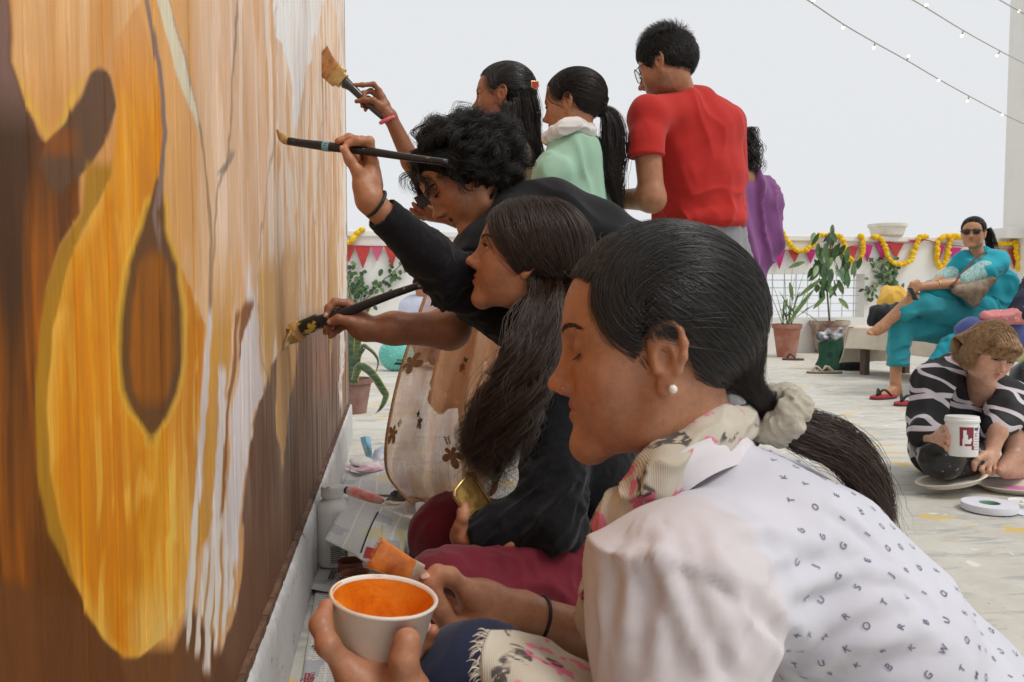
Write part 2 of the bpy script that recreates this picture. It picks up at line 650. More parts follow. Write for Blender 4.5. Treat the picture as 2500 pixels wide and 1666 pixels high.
def head_prims(o):
    """canonical head: +Y forward, +Z up, +X its right, eye level at z=0, metres"""
    g = o.get
    nose = g('nose', 1.0)      # projection
    nl = g('nose_drop', 0.0)   # tip lower
    ch = g('chin', 0.0)
    jw = g('jaw', 1.0)
    mo = g('mouth_open', 0.0)
    P = []
    P.append(ell((0, -0.010, 0.030), (0.0740, 0.094, 0.080), k=0.02))
    P.append(ell((0, 0.030, 0.026), (0.058, 0.0555, 0.054), k=0.03))              # forehead
    P.append(ell((0, 0.026, -0.030), (0.055, 0.0545, 0.068), k=0.03))             # mid face
    for s in (-1, 1):
        P.append(cap((s * 0.050 * jw, -0.002, -0.046), (s * 0.041 * jw, 0.010, -0.078), 0.016, 0.012, k=0.035))
        P.append(cap((s * 0.041 * jw, 0.010, -0.078), (s * 0.008, 0.066 + ch, -0.100 - mo * 0.5), 0.012, 0.0110, k=0.03))
        P.append(ell((s * 0.040, 0.0515, -0.028), (0.019, 0.021, 0.020), k=0.03))  # cheek
        P.append(ell((s * 0.030, 0.050, -0.056), (0.018, 0.018, 0.020), k=0.03))
        P.append(cap((s * 0.012, 0.0765, 0.0140), (s * 0.043, 0.062, 0.015), 0.0095, 0.0085, k=0.02))  # brow ridge
    P.append(ell((0, 0.0715 + ch, -0.0985 - mo * 0.5), (0.015, 0.0145, 0.0125), k=0.02))   # chin
    P.append(ell((0, 0.0655, -0.062), (0.025, 0.0175, 0.021), k=0.02))            # muzzle
    for s in (-1, 1):                                                             # eye sockets
        P.append(ell((s * 0.0315, 0.0930, 0.0005), (0.0175, 0.017, 0.0105), k=0.014, op='s'))
        P.append(ell((s * 0.0310, 0.0690, -0.0010), (0.0142, 0.0140, 0.0132), k=0.005))    # lids over the ball
    # nose
    ty, tz = 0.0880 + 0.0165 * nose, -0.0345 - nl
    P.append(cap((0, 0.0785, 0.008), (0, ty - 0.0030, tz + 0.004), 0.0062, 0.0076, k=0.012))
    P.append(cap((0, 0.0740, 0.000), (0, 0.0830, tz), 0.0100, 0.0120, k=0.010))
    P.append(ell((0, ty, tz), (0.0088, 0.0085, 0.0080), k=0.007))
    for s in (-1, 1):
        P.append(ell((s * 0.0100, 0.0860 + 0.006 * nose, tz - 0.0045), (0.0066, 0.0100, 0.0064), k=0.006))
    P.append(ell((0, 0.0840, tz - 0.0050), (0.0115, 0.0100, 0.0075), k=0.006))
    for s in (-1, 1):
        P.append(ell((s * 0.0058, ty - 0.0085, tz - 0.0118), (0.0030, 0.0052, 0.0030), k=0.003, op='s'))
    # mouth
    lips = []
    for s in (-1, 1):
        lips.append(cap((s * 0.0035, 0.0845, -0.0572), (s * 0.0225, 0.0750, -0.0622), 0.0056, 0.0028, k=0.004))
        lips.append(cap((s * 0.001, 0.0825, -0.0692 - mo), (s * 0.0205, 0.0745, -0.0632 - mo * 0.3), 0.0062, 0.0028, k=0.004))
    P += lips
    P.append(ell((0, 0.0960, -0.0630), (0.024, 0.0105, 0.0009), k=0.003, op='s'))
    if mo > 0:
        P.append(ell((0, 0.087, -0.0630 - mo * 0.5), (0.013, 0.016, 0.0012 + mo * 0.5), k=0.002, op='s'))
    P.append(ell((0, 0.0960, -0.0490), (0.0032, 0.010, 0.006), k=0.006, op='s'))  # philtrum
    op = g('eye', 0.6)
    if op > 0:
        for s in (-1, 1):
            P.append(ell((s * 0.0310, 0.0825, -0.0012 - 0.003 * (1 - op)), (0.0118, 0.0078, 0.0062 * op), k=0.0016, op='s'))
    # ears
    if g('ears', True):
        for s in (-1, 1):
            E = lambda y, z, w=0.0: (s * (0.0725 + w * 0.72), y * 0.86 + 0.005, z)
            rim = [E(0.006, -0.014, -0.002), E(0.007, 0.002, 0.000), E(0.003, 0.012, 0.004), E(-0.006, 0.0185, 0.008), E(-0.016, 0.0185, 0.011), E(-0.024, 0.012, 0.013), E(-0.028, 0.000, 0.014), E(-0.027, -0.012, 0.013), E(-0.021, -0.025, 0.010), E(-0.012, -0.036, 0.006)]
            P.append(ell(E(-0.009, -0.010, -0.002), (0.0110, 0.0140, 0.0230), k=0.006))
            P.append(ell(E(-0.012, -0.006, 0.005), (0.0042, 0.0155, 0.0240), k=0.004))
            P += chain(rim, [0.0032, 0.0033, 0.0034, 0.0035, 0.0036, 0.0036, 0.0036, 0.0034, 0.0032, 0.0036], k=0.004)
            P.append(ell(E(-0.0065, -0.039, 0.002), (0.0045, 0.0078, 0.0090), k=0.006))
            P.append(ell(E(-0.006, -0.014, 0.0115), (0.0062, 0.0080, 0.0120), k=0.003, op='s'))   # concha
            P.append(ell(E(-0.014, 0.009, 0.0145), (0.0050, 0.0060, 0.0062), k=0.003, op='s'))
            P.append(cap(E(-0.019, -0.018, 0.0085), E(-0.014, 0.004, 0.0075), 0.0026, 0.0024, k=0.003))
            P.append(cap(E(0.004, -0.012, 0.003), E(0.003, -0.024, 0.003), 0.0036, 0.0034, k=0.004))  # tragus
    return P, lips

def curves_obj(name, strands, rad, mat, parent=None, tip=0.25):
    """strands: list of (k,3) arrays or array (n,k,3)"""
    if isinstance(strands, np.ndarray):
        n, k = strands.shape[:2]
        sizes = [k] * n
        pts = strands.reshape(-1, 3)
        t = np.tile(np.linspace(0, 1, k), n)
    else:
        sizes = [len(s) for s in strands]
        pts = np.concatenate(strands)
        t = np.concatenate([np.linspace(0, 1, m) for m in sizes])
    c = bpy.data.hair_curves.new(name)
    c.add_curves(sizes)
    c.attributes['position'].data.foreach_set('vector', pts.astype(np.float32).ravel())
    r = np.asarray(rad if np.ndim(rad) else np.full(len(pts), rad))
    r = r * np.clip((1 - t) * 4, tip, 1)
    a = c.attributes.get('radius') or c.attributes.new('radius', 'FLOAT', 'POINT')
    a.data.foreach_set('value', r.astype(np.float32))
    c.materials.append(mat)
    return link(bpy.data.objects.new(name, c), parent)

SKIN = {'deep': (0.285, 0.120, 0.060), 'brown': (0.42, 0.198, 0.110), 'tan': (0.45, 0.225, 0.125), 'fair': (0.60, 0.37, 0.27)}

class Head:
    def __init__(s, O, R, sc=1.0):
        s.O, s.R, s.s = np.asarray(O, float), R, np.broadcast_to(np.asarray(sc, float), (3,))
    def w(s, p):
        return s.O + (np.asarray(p, float) * s.s) @ s.R.T
    def l(s, p):
        return ((np.asarray(p, float) - s.O) @ s.R) / s.s

def head_at(px, py, d, anchor, fwd, up=(0, 1, 0), sc=1.0):
    """head whose local point `anchor` is seen at (px,py) at depth d"""
    R = frame(fwd, up)
    return Head(at(px, py, d) - R @ (np.asarray(anchor, float) * np.asarray(sc, float)), R, sc)

def build_head(H, parent, o, neck, h=0.0022):
    """returns body piece (V,Q,col) in world space; adds eyes, brows, lashes"""
    P, lips = head_prims(o)
    skin = np.array(SKIN[o.get('skin', 'brown')]) * np.array(o.get('tint', (1, 1, 1)))
    nb = [H.l(p) for p in neck]                       # world points down the neck
    nr = o.get('neck_r', (0.046, 0.048, 0.056))
    pts = [np.array((0, -0.018, -0.050))] + nb
    for i in range(len(pts) - 1):
        P.append(cap(pts[i], pts[i + 1], nr[min(i, 2)], nr[min(i + 1, 2)], k=0.03))
    V, Q = sdf_mesh(P, h, smooth=1)
    col = np.tile(skin, (len(V), 1))
    lip = np.array(o.get('lip', skin * np.array((0.90, 0.52, 0.55))))
    f = np.clip((0.0016 - dist_to(lips, V)) / 0.0016, 0, 1)[:, None]
    f *= (V[:, 1:2] > 0.070)
    col = col * (1 - f) + lip * f
    # warm patches: nose, cheeks, ears; a little darker round the eyes
    ck = np.exp(-(((np.abs(V[:, 0]) - 0.040) / 0.02) ** 2 + ((V[:, 2] + 0.034) / 0.02) ** 2)) * (V[:, 1] > 0.03)
    ns = np.exp(-(((V[:, 0]) / 0.012) ** 2 + ((V[:, 2] + 0.036) / 0.012) ** 2)) * (V[:, 1] > 0.08)
    ey = np.exp(-(((np.abs(V[:, 0]) - 0.031) / 0.016) ** 2 + ((V[:, 2] + 0.004) / 0.011) ** 2)) * (V[:, 1] > 0.05)
    col *= 1 + (ck + ns)[:, None] * np.array([0.10, -0.02, -0.04]) - ey[:, None] * np.array([0.14, 0.18, 0.16])
    if 'stubble' in o:
        st = np.clip((-0.045 - V[:, 2]) / 0.02, 0, 1) * (V[:, 1] > -0.02) * np.clip((V[:, 2] + 0.125) / 0.01, 0, 1)
        col *= 1 - (o['stubble'] * st)[:, None]
    Wv = H.w(V)
    # eyes
    op = o.get('eye', 0.6)
    hm = hair_mat('brow_hair', o.get('brow_col', (0.008, 0.006, 0.005)))
    if op > 0:
        for sgn in (-1, 1):
            c = np.array((sgn * 0.0310, 0.0688, -0.0012))
            gz = nrm(o.get('gaze', (0, 1, -0.1)))
            mb = MB()
            zz = gz
            prof = [(0.0124 * math.sin(a), 0.0124 * math.cos(a)) for a in np.linspace(math.pi, 0, 25)]
            mb.lathe([(max(r, 1e-7), z) for r, z in prof], c, 28, ax=zz)
            Ve, Fe = mb.data()
            ang = np.arccos(np.clip(((Ve - c) / 0.0124) @ zz, -1, 1))
            ce = np.tile(np.array((0.62, 0.55, 0.50)), (len(Ve), 1))
            ce[ang < 0.52] = o.get('iris', (0.035, 0.016, 0.008))
            ce[ang < 0.22] = (0.004, 0.004, 0.004)
            me = MB(); me.add(H.w(Ve), Fe)
            oe = me.build('eye', eye_mat(), parent, smooth=True)
            a = oe.data.attributes.new('Col', 'FLOAT_COLOR', 'POINT')
            a.data.foreach_set('color', np.c_[ce, np.ones(len(ce))].astype(np.float32).ravel())
    st = []
    R_ = np.random.default_rng(5)
    for sgn in (-1, 1):
        # lashes along the upper lid edge
        c = np.array((sgn * 0.0310, 0.0692, -0.0010))
        for t in np.linspace(0.08, 0.92, 46 if h < 0.003 else 20):
            a = math.pi * t
            x = 0.0126 * math.cos(a) * sgn
            z = (0.0062 * op * math.sin(a) if op > 0 else -0.0062 * math.sin(a)) - 0.003 * (1 - op)
            y = math.sqrt(max(0.0142 ** 2 - x * x - z * z, 1e-6))
            p0 = c + np.array((x, y, z))
            out = nrm((x * 0.6, 0.010, -0.004 if op < 0.5 else 0.002))
            L = 0.0065 * (0.7 + 0.3 * R_.random())
            p1 = p0 + out * L * 0.6
            p2 = p0 + out * L + np.array((0, 0, 0.0025 if op > 0.5 else -0.001))
            st.append(np.stack([p0, p1, p2]))
            st.append(np.stack([p0 - np.array((0.0006, 0, 0)), p0 + out * 0.0006, p0 + np.array((0.0009, 0.0002, 0))]))
        for t in np.linspace(0, 1, 90 if h < 0.003 else 40):
            x = 0.012 + 0.036 * t + R_.normal(0, 0.0006)
            z = 0.0165 + 0.0075 * math.sin(t * 2.2) - 0.0045 * t + R_.normal(0, 0.0017 * (1 - 0.6 * t))
            y = 0.0905 - 0.010 * t - 0.018 * t * t
            d = nrm((1.0, -0.25 - 0.5 * t, 0.55 - 0.9 * t))
            q = np.array((x, y + 0.001, z)); L = 0.0075
            st.append(np.array([q, q + d * L * 0.5, q + d * L]) * np.array((sgn, 1, 1)))
    # brow roots sit on the skin
    bv = BVHTree.FromPolygons([Vector(v) for v in V], [list(map(int, q)) for q in Q]) if len(V) < 90000 else None
    if bv:
        for a in st:
            if len(a) == 3 and a[0][2] > 0.010:
                hit = bv.ray_cast(Vector((a[0][0], 0.2, a[0][2])), Vector((0, -1, 0)))
                if hit[0]:
                    a += np.array((0, hit[0][1] - a[0][1] + 0.0006, 0))
                    a[1:, 1] += 0
    curves_obj('eyebrows', np.array([H.w(a) for a in st]), o.get('brow_r', 0.00045), hm, parent)
    return Wv, Q, col

def eye_mat():
    if 'eye' in MATS:
        return MATS['eye']
    g = NB('eye')
    g.color(g.attr())
    g.set(Roughness=0.08)
    g.b.inputs['Coat Weight'].default_value = 0.6
    MATS['eye'] = g.m
    return g.m

def hand_prims(wrist, palm, fingers, thumb, sc=1.0, r=None, nrm_dir=None):
    """fingers: four lists of joints (MCP,PIP,DIP,TIP) world points; thumb: (CMC,MCP,IP,TIP); palm: wrist -> MCPs webbed"""
    r = r or [0.0088, 0.0092, 0.0087, 0.0077]
    P = []
    w = np.asarray(wrist, float)
    for i, f in enumerate(fingers):
        f = [np.asarray(p, float) for p in f]
        q = r[i] * sc
        P.append(cap(w + (f[0] - w) * 0.12, f[0], 0.0155 * sc, q * 1.22, k=0.014 * sc))
        P += chain(f, [q * 1.12, q * 1.0, q * 0.92, q * 0.78][:len(f)], k=0.004 * sc)
        for j in f[1:-1]:
            P.append(ell(j, q * 1.06, k=0.004 * sc))
    for i in range(len(fingers) - 1):
        a, b = np.asarray(fingers[i][0]), np.asarray(fingers[i + 1][0])
        P.append(cap(a + (w - a) * 0.25, b + (w - b) * 0.25, 0.0115 * sc, 0.011 * sc, k=0.012 * sc))
        P.append(cap(a + (w - a) * 0.55, b + (w - b) * 0.55, 0.0135 * sc, 0.0125 * sc, k=0.012 * sc))
    t = [np.asarray(p, float) for p in thumb]
    P.append(cap(w + (t[0] - w) * 0.3, t[0], 0.015 * sc, 0.0145 * sc, k=0.014 * sc))
    P += chain(t, [0.0150 * sc, 0.0112 * sc, 0.0098 * sc, 0.0078 * sc], k=0.006 * sc)
    P.append(cap(t[0], (np.asarray(fingers[0][0]) + w) / 2, 0.0135 * sc, 0.012 * sc, k=0.015 * sc))
    return P

def nails(parent, fingers, sc=1.0, col=(0.62, 0.36, 0.28), toward=None):
    """finger nails on the side of each fingertip that faces `toward` (camera by default)"""
    m = simple('nail_%02d' % int(col[0] * 100), col, 0.25, 0.05, 200, spec=0.6)
    for f in fingers:
        t, p = np.asarray(f[-1], float), np.asarray(f[-2], float)
        d = nrm(t - p); n = (CAM if toward is None else t + np.asarray(toward)) - t
        n = nrm(n - d * (n @ d)); s = np.cross(d, n)
        mb = MB(); mb.ball(t + d * 0.001 * sc + n * 0.0058 * sc, (0.0062 * sc, 0.0048 * sc, 0.0018 * sc), 6, R=np.stack([d, s, n], 1)); mb.build('nail', m, parent, smooth=True)

def skin_piece(prims, h, skin, tint=(1, 1, 1), tips=(), lo=None, hi=None):
    V, Q = sdf_mesh(prims, h, lo, hi)
    col = np.tile(np.array(SKIN[skin]) * np.array(tint), (len(V), 1))
    for t in tips:                                   # fingertips a little pinker
        d = np.linalg.norm(V - np.asarray(t), axis=1)
        f = np.exp(-(d / 0.014) ** 2)[:, None]
        col = col * (1 + f * np.array((0.16, 0.04, 0.02)))
    return V, Q, col

def body_obj(parent, pieces, name='body', mat=None):
    V, Q = merge([(p[0], p[1]) for p in pieces])
    col = np.concatenate([p[2] for p in pieces])
    return obj(name, V, Q, mat or skin_mat('skin'), parent, col)

def folds(V, N, amp, freq, axis, seed=0, mask=None, warp=0.35):
    """soft cloth folds: ridges running along `axis`"""
    a = nrm(axis)
    P = V * freq
    P = P - np.outer(P @ a, a) * 0.82            # stretched along the axis
    n = vnoise(P + warp * np.stack([vnoise(V * freq * 0.7, seed + 9)] * 3, 1), seed)
    n2 = vnoise(P * 2.1 + 5, seed + 3)
    d = amp * ((1 - np.abs(n)) ** 2 * 1.2 - 0.5 + 0.35 * n2)
    if mask is not None:
        d = d * mask
    return V + N * d[:, None]

def creases(V, N, bv, lines, amp=0.006, wd=0.012):
    """pressed-in creases with a soft ridge beside them; lines are pixel polylines dropped on the cloth"""
    D = np.zeros(len(V))
    for ln in lines:
        pts = []
        for (px, py) in ln:
            d = Vector(nrm(at(px, py, 1.0) - CAM)); h = bv.ray_cast(Vector(CAM), d)
            if h[0] is not None: pts.append(np.array(h[0]))
        if len(pts) < 2: continue
        best = np.full(len(V), 9.0); side = np.zeros(len(V)); par = np.zeros(len(V))
        for i in range(len(pts) - 1):
            a, ab = pts[i], pts[i + 1] - pts[i]
            t = np.clip(((V - a) @ ab) / (ab @ ab), 0, 1)
            q = V - (a + t[:, None] * ab); d = np.linalg.norm(q, axis=1)
            sd = np.sign((np.cross(ab, q) * N).sum(1))
            m = d < best
            best = np.where(m, d, best); side = np.where(m, sd, side); par = np.where(m, (i + t) / (len(pts) - 1), par)
        fade = np.sin(np.clip(par, 0.03, 0.97) * math.pi) ** 0.5
        s_ = best * side
        D += fade * amp * (-np.exp(-(s_ / wd) ** 2) + 0.9 * np.exp(-((s_ - 1.7 * wd) / (1.3 * wd)) ** 2))
    return V + N * D[:, None]

def cloth(name, prims, h, mat, parent, fold=None, col=None, lo=None, hi=None, smooth=1):
    V, Q = sdf_mesh(prims, h, lo, hi, smooth)
    N = vnormals(V, Q)
    if fold is not None:
        V = fold(V, N)
    return obj(name, V, Q, mat, parent, None if col is None else col(V))

# ---- hair
def strand_bundle(guides, n, spread, seed=0, wave=0.0, wfreq=30.0, k=24, taper=0.6, frizz=0.0, curl=0.0):
    """strands that follow guide polylines: guides list of (m,3)"""
    R_ = np.random.default_rng(seed)
    out = []
    t = np.linspace(0, 1, k)
    for gi, g in enumerate(guides):
        g = np.asarray(g, float)
        s = np.r_[0, np.cumsum(np.linalg.norm(np.diff(g, axis=0), axis=1))]
        L = s[-1]
        s /= L
        base = np.stack([np.interp(t, s, g[:, a]) for a in range(3)], 1)
        base = np.stack([np.convolve(np.pad(base[:, a], 2, 'edge'), np.ones(5) / 5, 'valid') for a in range(3)], 1)
        T = np.gradient(base, axis=0); T /= np.linalg.norm(T, axis=1)[:, None] + 1e-9
        ref = np.array([0.3, 0.2, 1.0]) if abs(T[k // 2][2]) < 0.8 else np.array([1.0, 0.3, 0])
        u = np.cross(T, ref); u /= np.linalg.norm(u, axis=1)[:, None] + 1e-9
        v = np.cross(T, u)
        sp = np.asarray(spread if np.ndim(spread) else [spread] * 4)
        spt = np.interp(t, np.linspace(0, 1, len(sp)), sp)
        cl = 9                                     # locks inside the bundle
        lock = R_.normal(0, 0.55, (cl, 2)); lph = R_.random(cl) * 6.28; lfr = 1 + 0.3 * R_.normal(0, 1, cl)
        for i in range(n):
            c = R_.integers(cl)
            q = lock[c] + R_.normal(0, 0.28, 2)
            ph = lph[c] + R_.normal(0, 0.35)
            tt = t * (1 - 0.25 * R_.random() * taper)
            w = wave * np.sin(tt * L * wfreq * lfr[c] + ph) * np.clip(tt * 3, 0, 1)
            w2 = (wave * 0.8 + curl) * np.cos(tt * L * wfreq * lfr[c] + ph) * np.clip(tt * 3, 0, 1)
            p = np.stack([np.interp(tt, t, base[:, a]) for a in range(3)], 1)
            U = u; Vv = v
            fz = frizz * np.cumsum(R_.normal(0, 1, (k, 3)), axis=0) / math.sqrt(k)
            out.append(p + U * (q[0] * spt + w)[:, None] + Vv * (q[1] * spt + w2)[:, None] + fz)
    return np.array(out)

def scalp_pts(n, seed, inside, c=(0, -0.010, 0.030), r=(0.0745, 0.094, 0.080)):
    """points on the cranium (local) for which inside(p) holds"""
    R_ = np.random.default_rng(seed)
    P = R_.normal(0, 1, (n * 6, 3)); P /= np.linalg.norm(P, axis=1)[:, None]
    Q = np.asarray(c) + P * np.asarray(r)
    return Q[inside(Q)][:n]

def on_cran(D, off, c=(0, -0.010, 0.030), r=(0.0745, 0.094, 0.080)):
    """project directions from the cranium centre onto the (offset) cranium"""
    c, r = np.asarray(c), np.asarray(r)
    D = (D - c) / r
    D = D / (np.linalg.norm(D, axis=-1)[..., None] + 1e-9)
    return c + D * (r + np.asarray(off)[..., None] if np.ndim(off) else r + off)

CC, CR = np.array((0, -0.010, 0.030)), np.array((0.0745, 0.094, 0.080))
def skull_path(S, T, k=14, off=0.012, e=1.0):
    """paths over the skull from points S to targets T (n,3), swept round the ear-to-ear axis over the crown"""
    S = np.atleast_2d(S); T = np.broadcast_to(np.atleast_2d(T), S.shape)
    s, t_ = (S - CC) / CR, (T - CC) / CR
    s = s / (np.linalg.norm(s, axis=1)[:, None] + 1e-9)
    t_ = t_ / (np.linalg.norm(t_, axis=1)[:, None] + 1e-9)
    th0, th1 = np.arctan2(s[:, 2], s[:, 1]), np.arctan2(t_[:, 2], t_[:, 1])
    th0 = np.where(th0 < -1.0, th0 + 2 * math.pi, th0)
    th1 = np.where(th1 < 0, th1 + 2 * math.pi, th1)
    u = np.linspace(0, 1, k)[None]
    th = th0[:, None] + (th1 - th0)[:, None] * u
    a = s[:, :1] + (t_[:, :1] - s[:, :1]) * u ** 1.4
    r = np.sqrt(np.clip(1 - a * a, 0.0, 1))
    D = np.stack([a, r * np.cos(th), r * np.sin(th)], 2)
    o = np.asarray(off)
    o = o[:, None] if o.ndim == 1 else o
    o = o * (0.62 + 0.38 * np.sin(u * math.pi * 0.5))
    return CC + D * (CR + (o[..., None] if np.ndim(o) else o))

def slerp_path(S, T, k=12, off=0.012):
    S = np.atleast_2d(S); T = np.broadcast_to(np.atleast_2d(T), S.shape)
    s, t_ = (S - CC) / CR, (T - CC) / CR
    s = s / np.linalg.norm(s, axis=1)[:, None]; t_ = t_ / np.linalg.norm(t_, axis=1)[:, None]
    om = np.arccos(np.clip((s * t_).sum(1), -0.995, 0.995))[:, None, None]
    u = np.linspace(0, 1, k)[None, :, None]
    D = (np.sin((1 - u) * om) * s[:, None] + np.sin(u * om) * t_[:, None]) / np.sin(om)
    o = np.broadcast_to(np.asarray(off, float), (len(S),))[:, None, None] * (0.60 + 0.40 * np.sin(u * math.pi * 0.5))
    return CC + D * (CR + o)

def combed(starts, tie, k=14, off=0.012, seed=0, jit=0.0015):
    """strands lying on the skull from scalp starts to a tie point (local)"""
    R_ = np.random.default_rng(seed)
    n = len(starts)
    T = np.asarray(tie)[None] + R_.normal(0, 0.004, (n, 3))
    of = off * (0.7 + 0.6 * R_.random(n))
    Q = skull_path(starts, T, k, of)
    sx = np.abs((starts - CC)[:, 0] / CR[0]); dn = np.clip((sx - 0.62) / 0.25, 0, 1) * np.clip((0.022 - starts[:, 1]) / 0.02, 0, 1)
    w_ = np.clip(dn + R_.normal(0, 0.08, n), 0, 1)[:, None, None]
    Q = Q * (1 - w_) + slerp_path(starts, T, k, of) * w_
    D = (Q - CC) / CR; D /= np.linalg.norm(D, axis=2)[..., None]
    Q = CC + D * (CR + np.maximum(of * 0.8, 0.0065)[:, None, None])
    t = np.linspace(0, 1, k)[None, :, None]
    e = np.clip((t - 0.75) / 0.25, 0, 1) ** 1.5
    Q = Q * (1 - e) + T[:, None] * e
    return Q + R_.normal(0, jit, (n, 1, 3)) * np.sin(t * math.pi)
# ------------------------------------------------------------------ the terrace
def floor_mat():
    g = NB('terrace_floor')
    v = g.coord()
    a = g.noise(v, 1.3, 6, 0.6)
    b = g.noise(v, 9.0, 6, 0.65)
    c = g.noise(v, 60.0, 4, 0.6)
    base = g.ramp(a, [(0.30, (0.46, 0.435, 0.375)), (0.55, (0.58, 0.55, 0.48)), (0.8, (0.66, 0.63, 0.56))])
    base = g.mix(g.ramp(b, [(0.42, 0.0), (0.72, 0.55)]), base, (0.66, 0.645, 0.60))
    base = g.mix(g.ramp(c, [(0.55, 0.0), (0.75, 0.30)]), base, (0.33, 0.31, 0.27))
    # grey-blue scrubbed marks, long in one direction
    v2 = g.coord((2.2, 9.0, 1), rot=(0, 0, 0.5))
    s1 = g.noise(v2, 1.6, 5, 0.7, 0.6)
    base = g.mix(g.ramp(s1, [(0.52, 0.0), (0.62, 0.55)]), base, (0.24, 0.27, 0.28))
    # ochre and white paint spills
    p1 = g.noise(g.coord((1, 1.6, 1)), 5.2, 3, 0.5, 0.3)
    base = g.mix(g.ramp(p1, [(0.635, 0.0), (0.655, 0.85)]), base, (0.66, 0.45, 0.10))
    p2 = g.noise(g.coord((1.2, 1, 1), rot=(0, 0, 1.1)), 11.0, 3, 0.5, 0.4)
    base = g.mix(g.ramp(p2, [(0.67, 0.0), (0.69, 0.8)]), base, (0.74, 0.72, 0.68))
    # petals and grit
    vo = g.n('TexVoronoi'); g.l(v, vo.inputs['Vector']); vo.inputs['Scale'].default_value = 16
    vo.inputs['Randomness'].default_value = 1.0
    d = g.ramp(vo.outputs['Distance'], [(0.035, 0.9), (0.06, 0.0)])
    base = g.mix(d, base, g.ramp(g.noise(v, 4, 2), [(0.4, (0.22, 0.10, 0.05)), (0.55, (0.55, 0.42, 0.10)), (0.7, (0.30, 0.08, 0.06))]))
    g.color(base)
    g.set(Roughness=0.75)
    g.bump(g.math('ADD', b, g.math('MULTIPLY', c, 0.5)), 0.25, 0.006)
    return g.m

mb = MB()
mb.add([(-14, -8, 0), (16, -8, 0), (16, 16, 0), (-14, 16, 0)], [(0, 1, 2, 3)])
tag(mb.build('floor', floor_mat()), kind='structure', label='pale concrete terrace floor with paint stains')

def plaster(name, col, stain=(0.55, 0.52, 0.47), amt=0.5, scale=2.0):
    g = NB(name)
    v = g.coord()
    a = g.noise(v, scale, 6, 0.65)
    b = g.noise(g.coord((6, 6, 0.8)), 2.5, 5, 0.6)
    c = g.mix(g.ramp(a, [(0.45, 0.0), (0.8, amt)]), col, stain)
    c = g.mix(g.ramp(b, [(0.58, 0.0), (0.8, amt * 0.6)]), c, stain)
    g.color(c)
    g.set(Roughness=0.85)
    g.bump(g.noise(v, 40, 5, 0.7), 0.25, 0.006)
    return g.m

WALLX, WALL_END, KERB = -0.222, 4.27, 0.188
white_wall = plaster('limewash', (0.80, 0.78, 0.74), (0.60, 0.57, 0.52), 0.35)
PY = 10.0                                             # inner face of the parapet
def ploc(px, py):
    """where the ray through a pixel meets the parapet's inner face"""
    v = FW + RT * (px - PW / 2) / FPX + UP * (PH / 2 - py) / FPX
    return CAM + v * ((PY - CAM[1]) / v[1])
ox0, ox1 = ploc(1790, 700)[0], ploc(2111, 700)[0]
oz0, oz1 = ploc(2000, 775)[2], ploc(2000, 669)[2]
PH_TOP = ploc(1944, 582)[2]
px0, px1 = -6.0, 9.0
t0 = empty('parapet_wall', (0, PY, 0), 'white limewashed parapet wall with a barred opening behind the pots', 'wall')
mb = MB()
mb.box(((px0 + ox0) / 2, PY + 0.11, PH_TOP / 2 - 0.02), (ox0 - px0, 0.22, PH_TOP - 0.04))
mb.box(((px1 + ox1) / 2, PY + 0.11, PH_TOP / 2 - 0.02), (px1 - ox1, 0.22, PH_TOP - 0.04))
mb.box(((ox0 + ox1) / 2, PY + 0.11, oz0 / 2), (ox1 - ox0 - 0.001, 0.22, oz0))
mb.box(((ox0 + ox1) / 2, PY + 0.11, (oz1 + PH_TOP - 0.04) / 2), (ox1 - ox0 - 0.001, 0.22, PH_TOP - 0.04 - oz1))
mb.build('masonry', white_wall, t0)
mb = MB(); mb.box(((px0 + px1) / 2, PY + 0.11, PH_TOP), (px1 - px0, 0.27, 0.08)); mb.build('coping', white_wall, t0, bevel=0.015)
gm = simple('grille_paint', (0.62, 0.62, 0.60), 0.5)
for i, x in enumerate(np.linspace(ox0 + 0.10, ox1 - 0.08, 11)):
    mb = MB(); mb.tube([(x, PY + 0.12, oz0), (x, PY + 0.12, oz1)], 0.007, 6); mb.build('grille_bar', gm, t0)
for z in np.linspace(oz0 + 0.08, oz1 - 0.08, 5):
    mb = MB(); mb.tube([(ox0, PY + 0.132, z), (ox1, PY + 0.132, z)], 0.006, 6); mb.build('grille_bar', gm, t0)

# white pillar at the corner and its low block
c0 = ploc(2474, 600); c1 = ploc(2700, 600)
b0 = ploc(2440, 600)
pl = empty('pillar', ((c0[0] + c1[0]) / 2, PY, 0), 'tall white pillar rising from the parapet at the frame edge', 'pillar')
mb = MB(); mb.box(((c0[0] + c1[0]) / 2, PY - 0.1, 2.6), (c1[0] - c0[0], 0.62, 5.2)); mb.build('shaft', white_wall, pl, bevel=0.01)
mb = MB(); mb.box(((b0[0] + c0[0]) / 2 - 0.01, PY + 0.02, (PH_TOP + ploc(2440, 558)[2]) / 2 + 0.01), (c0[0] - b0[0] + 0.05, 0.40, ploc(2440, 558)[2] - PH_TOP - 0.02)); mb.build('block', white_wall, pl, bevel=0.01)

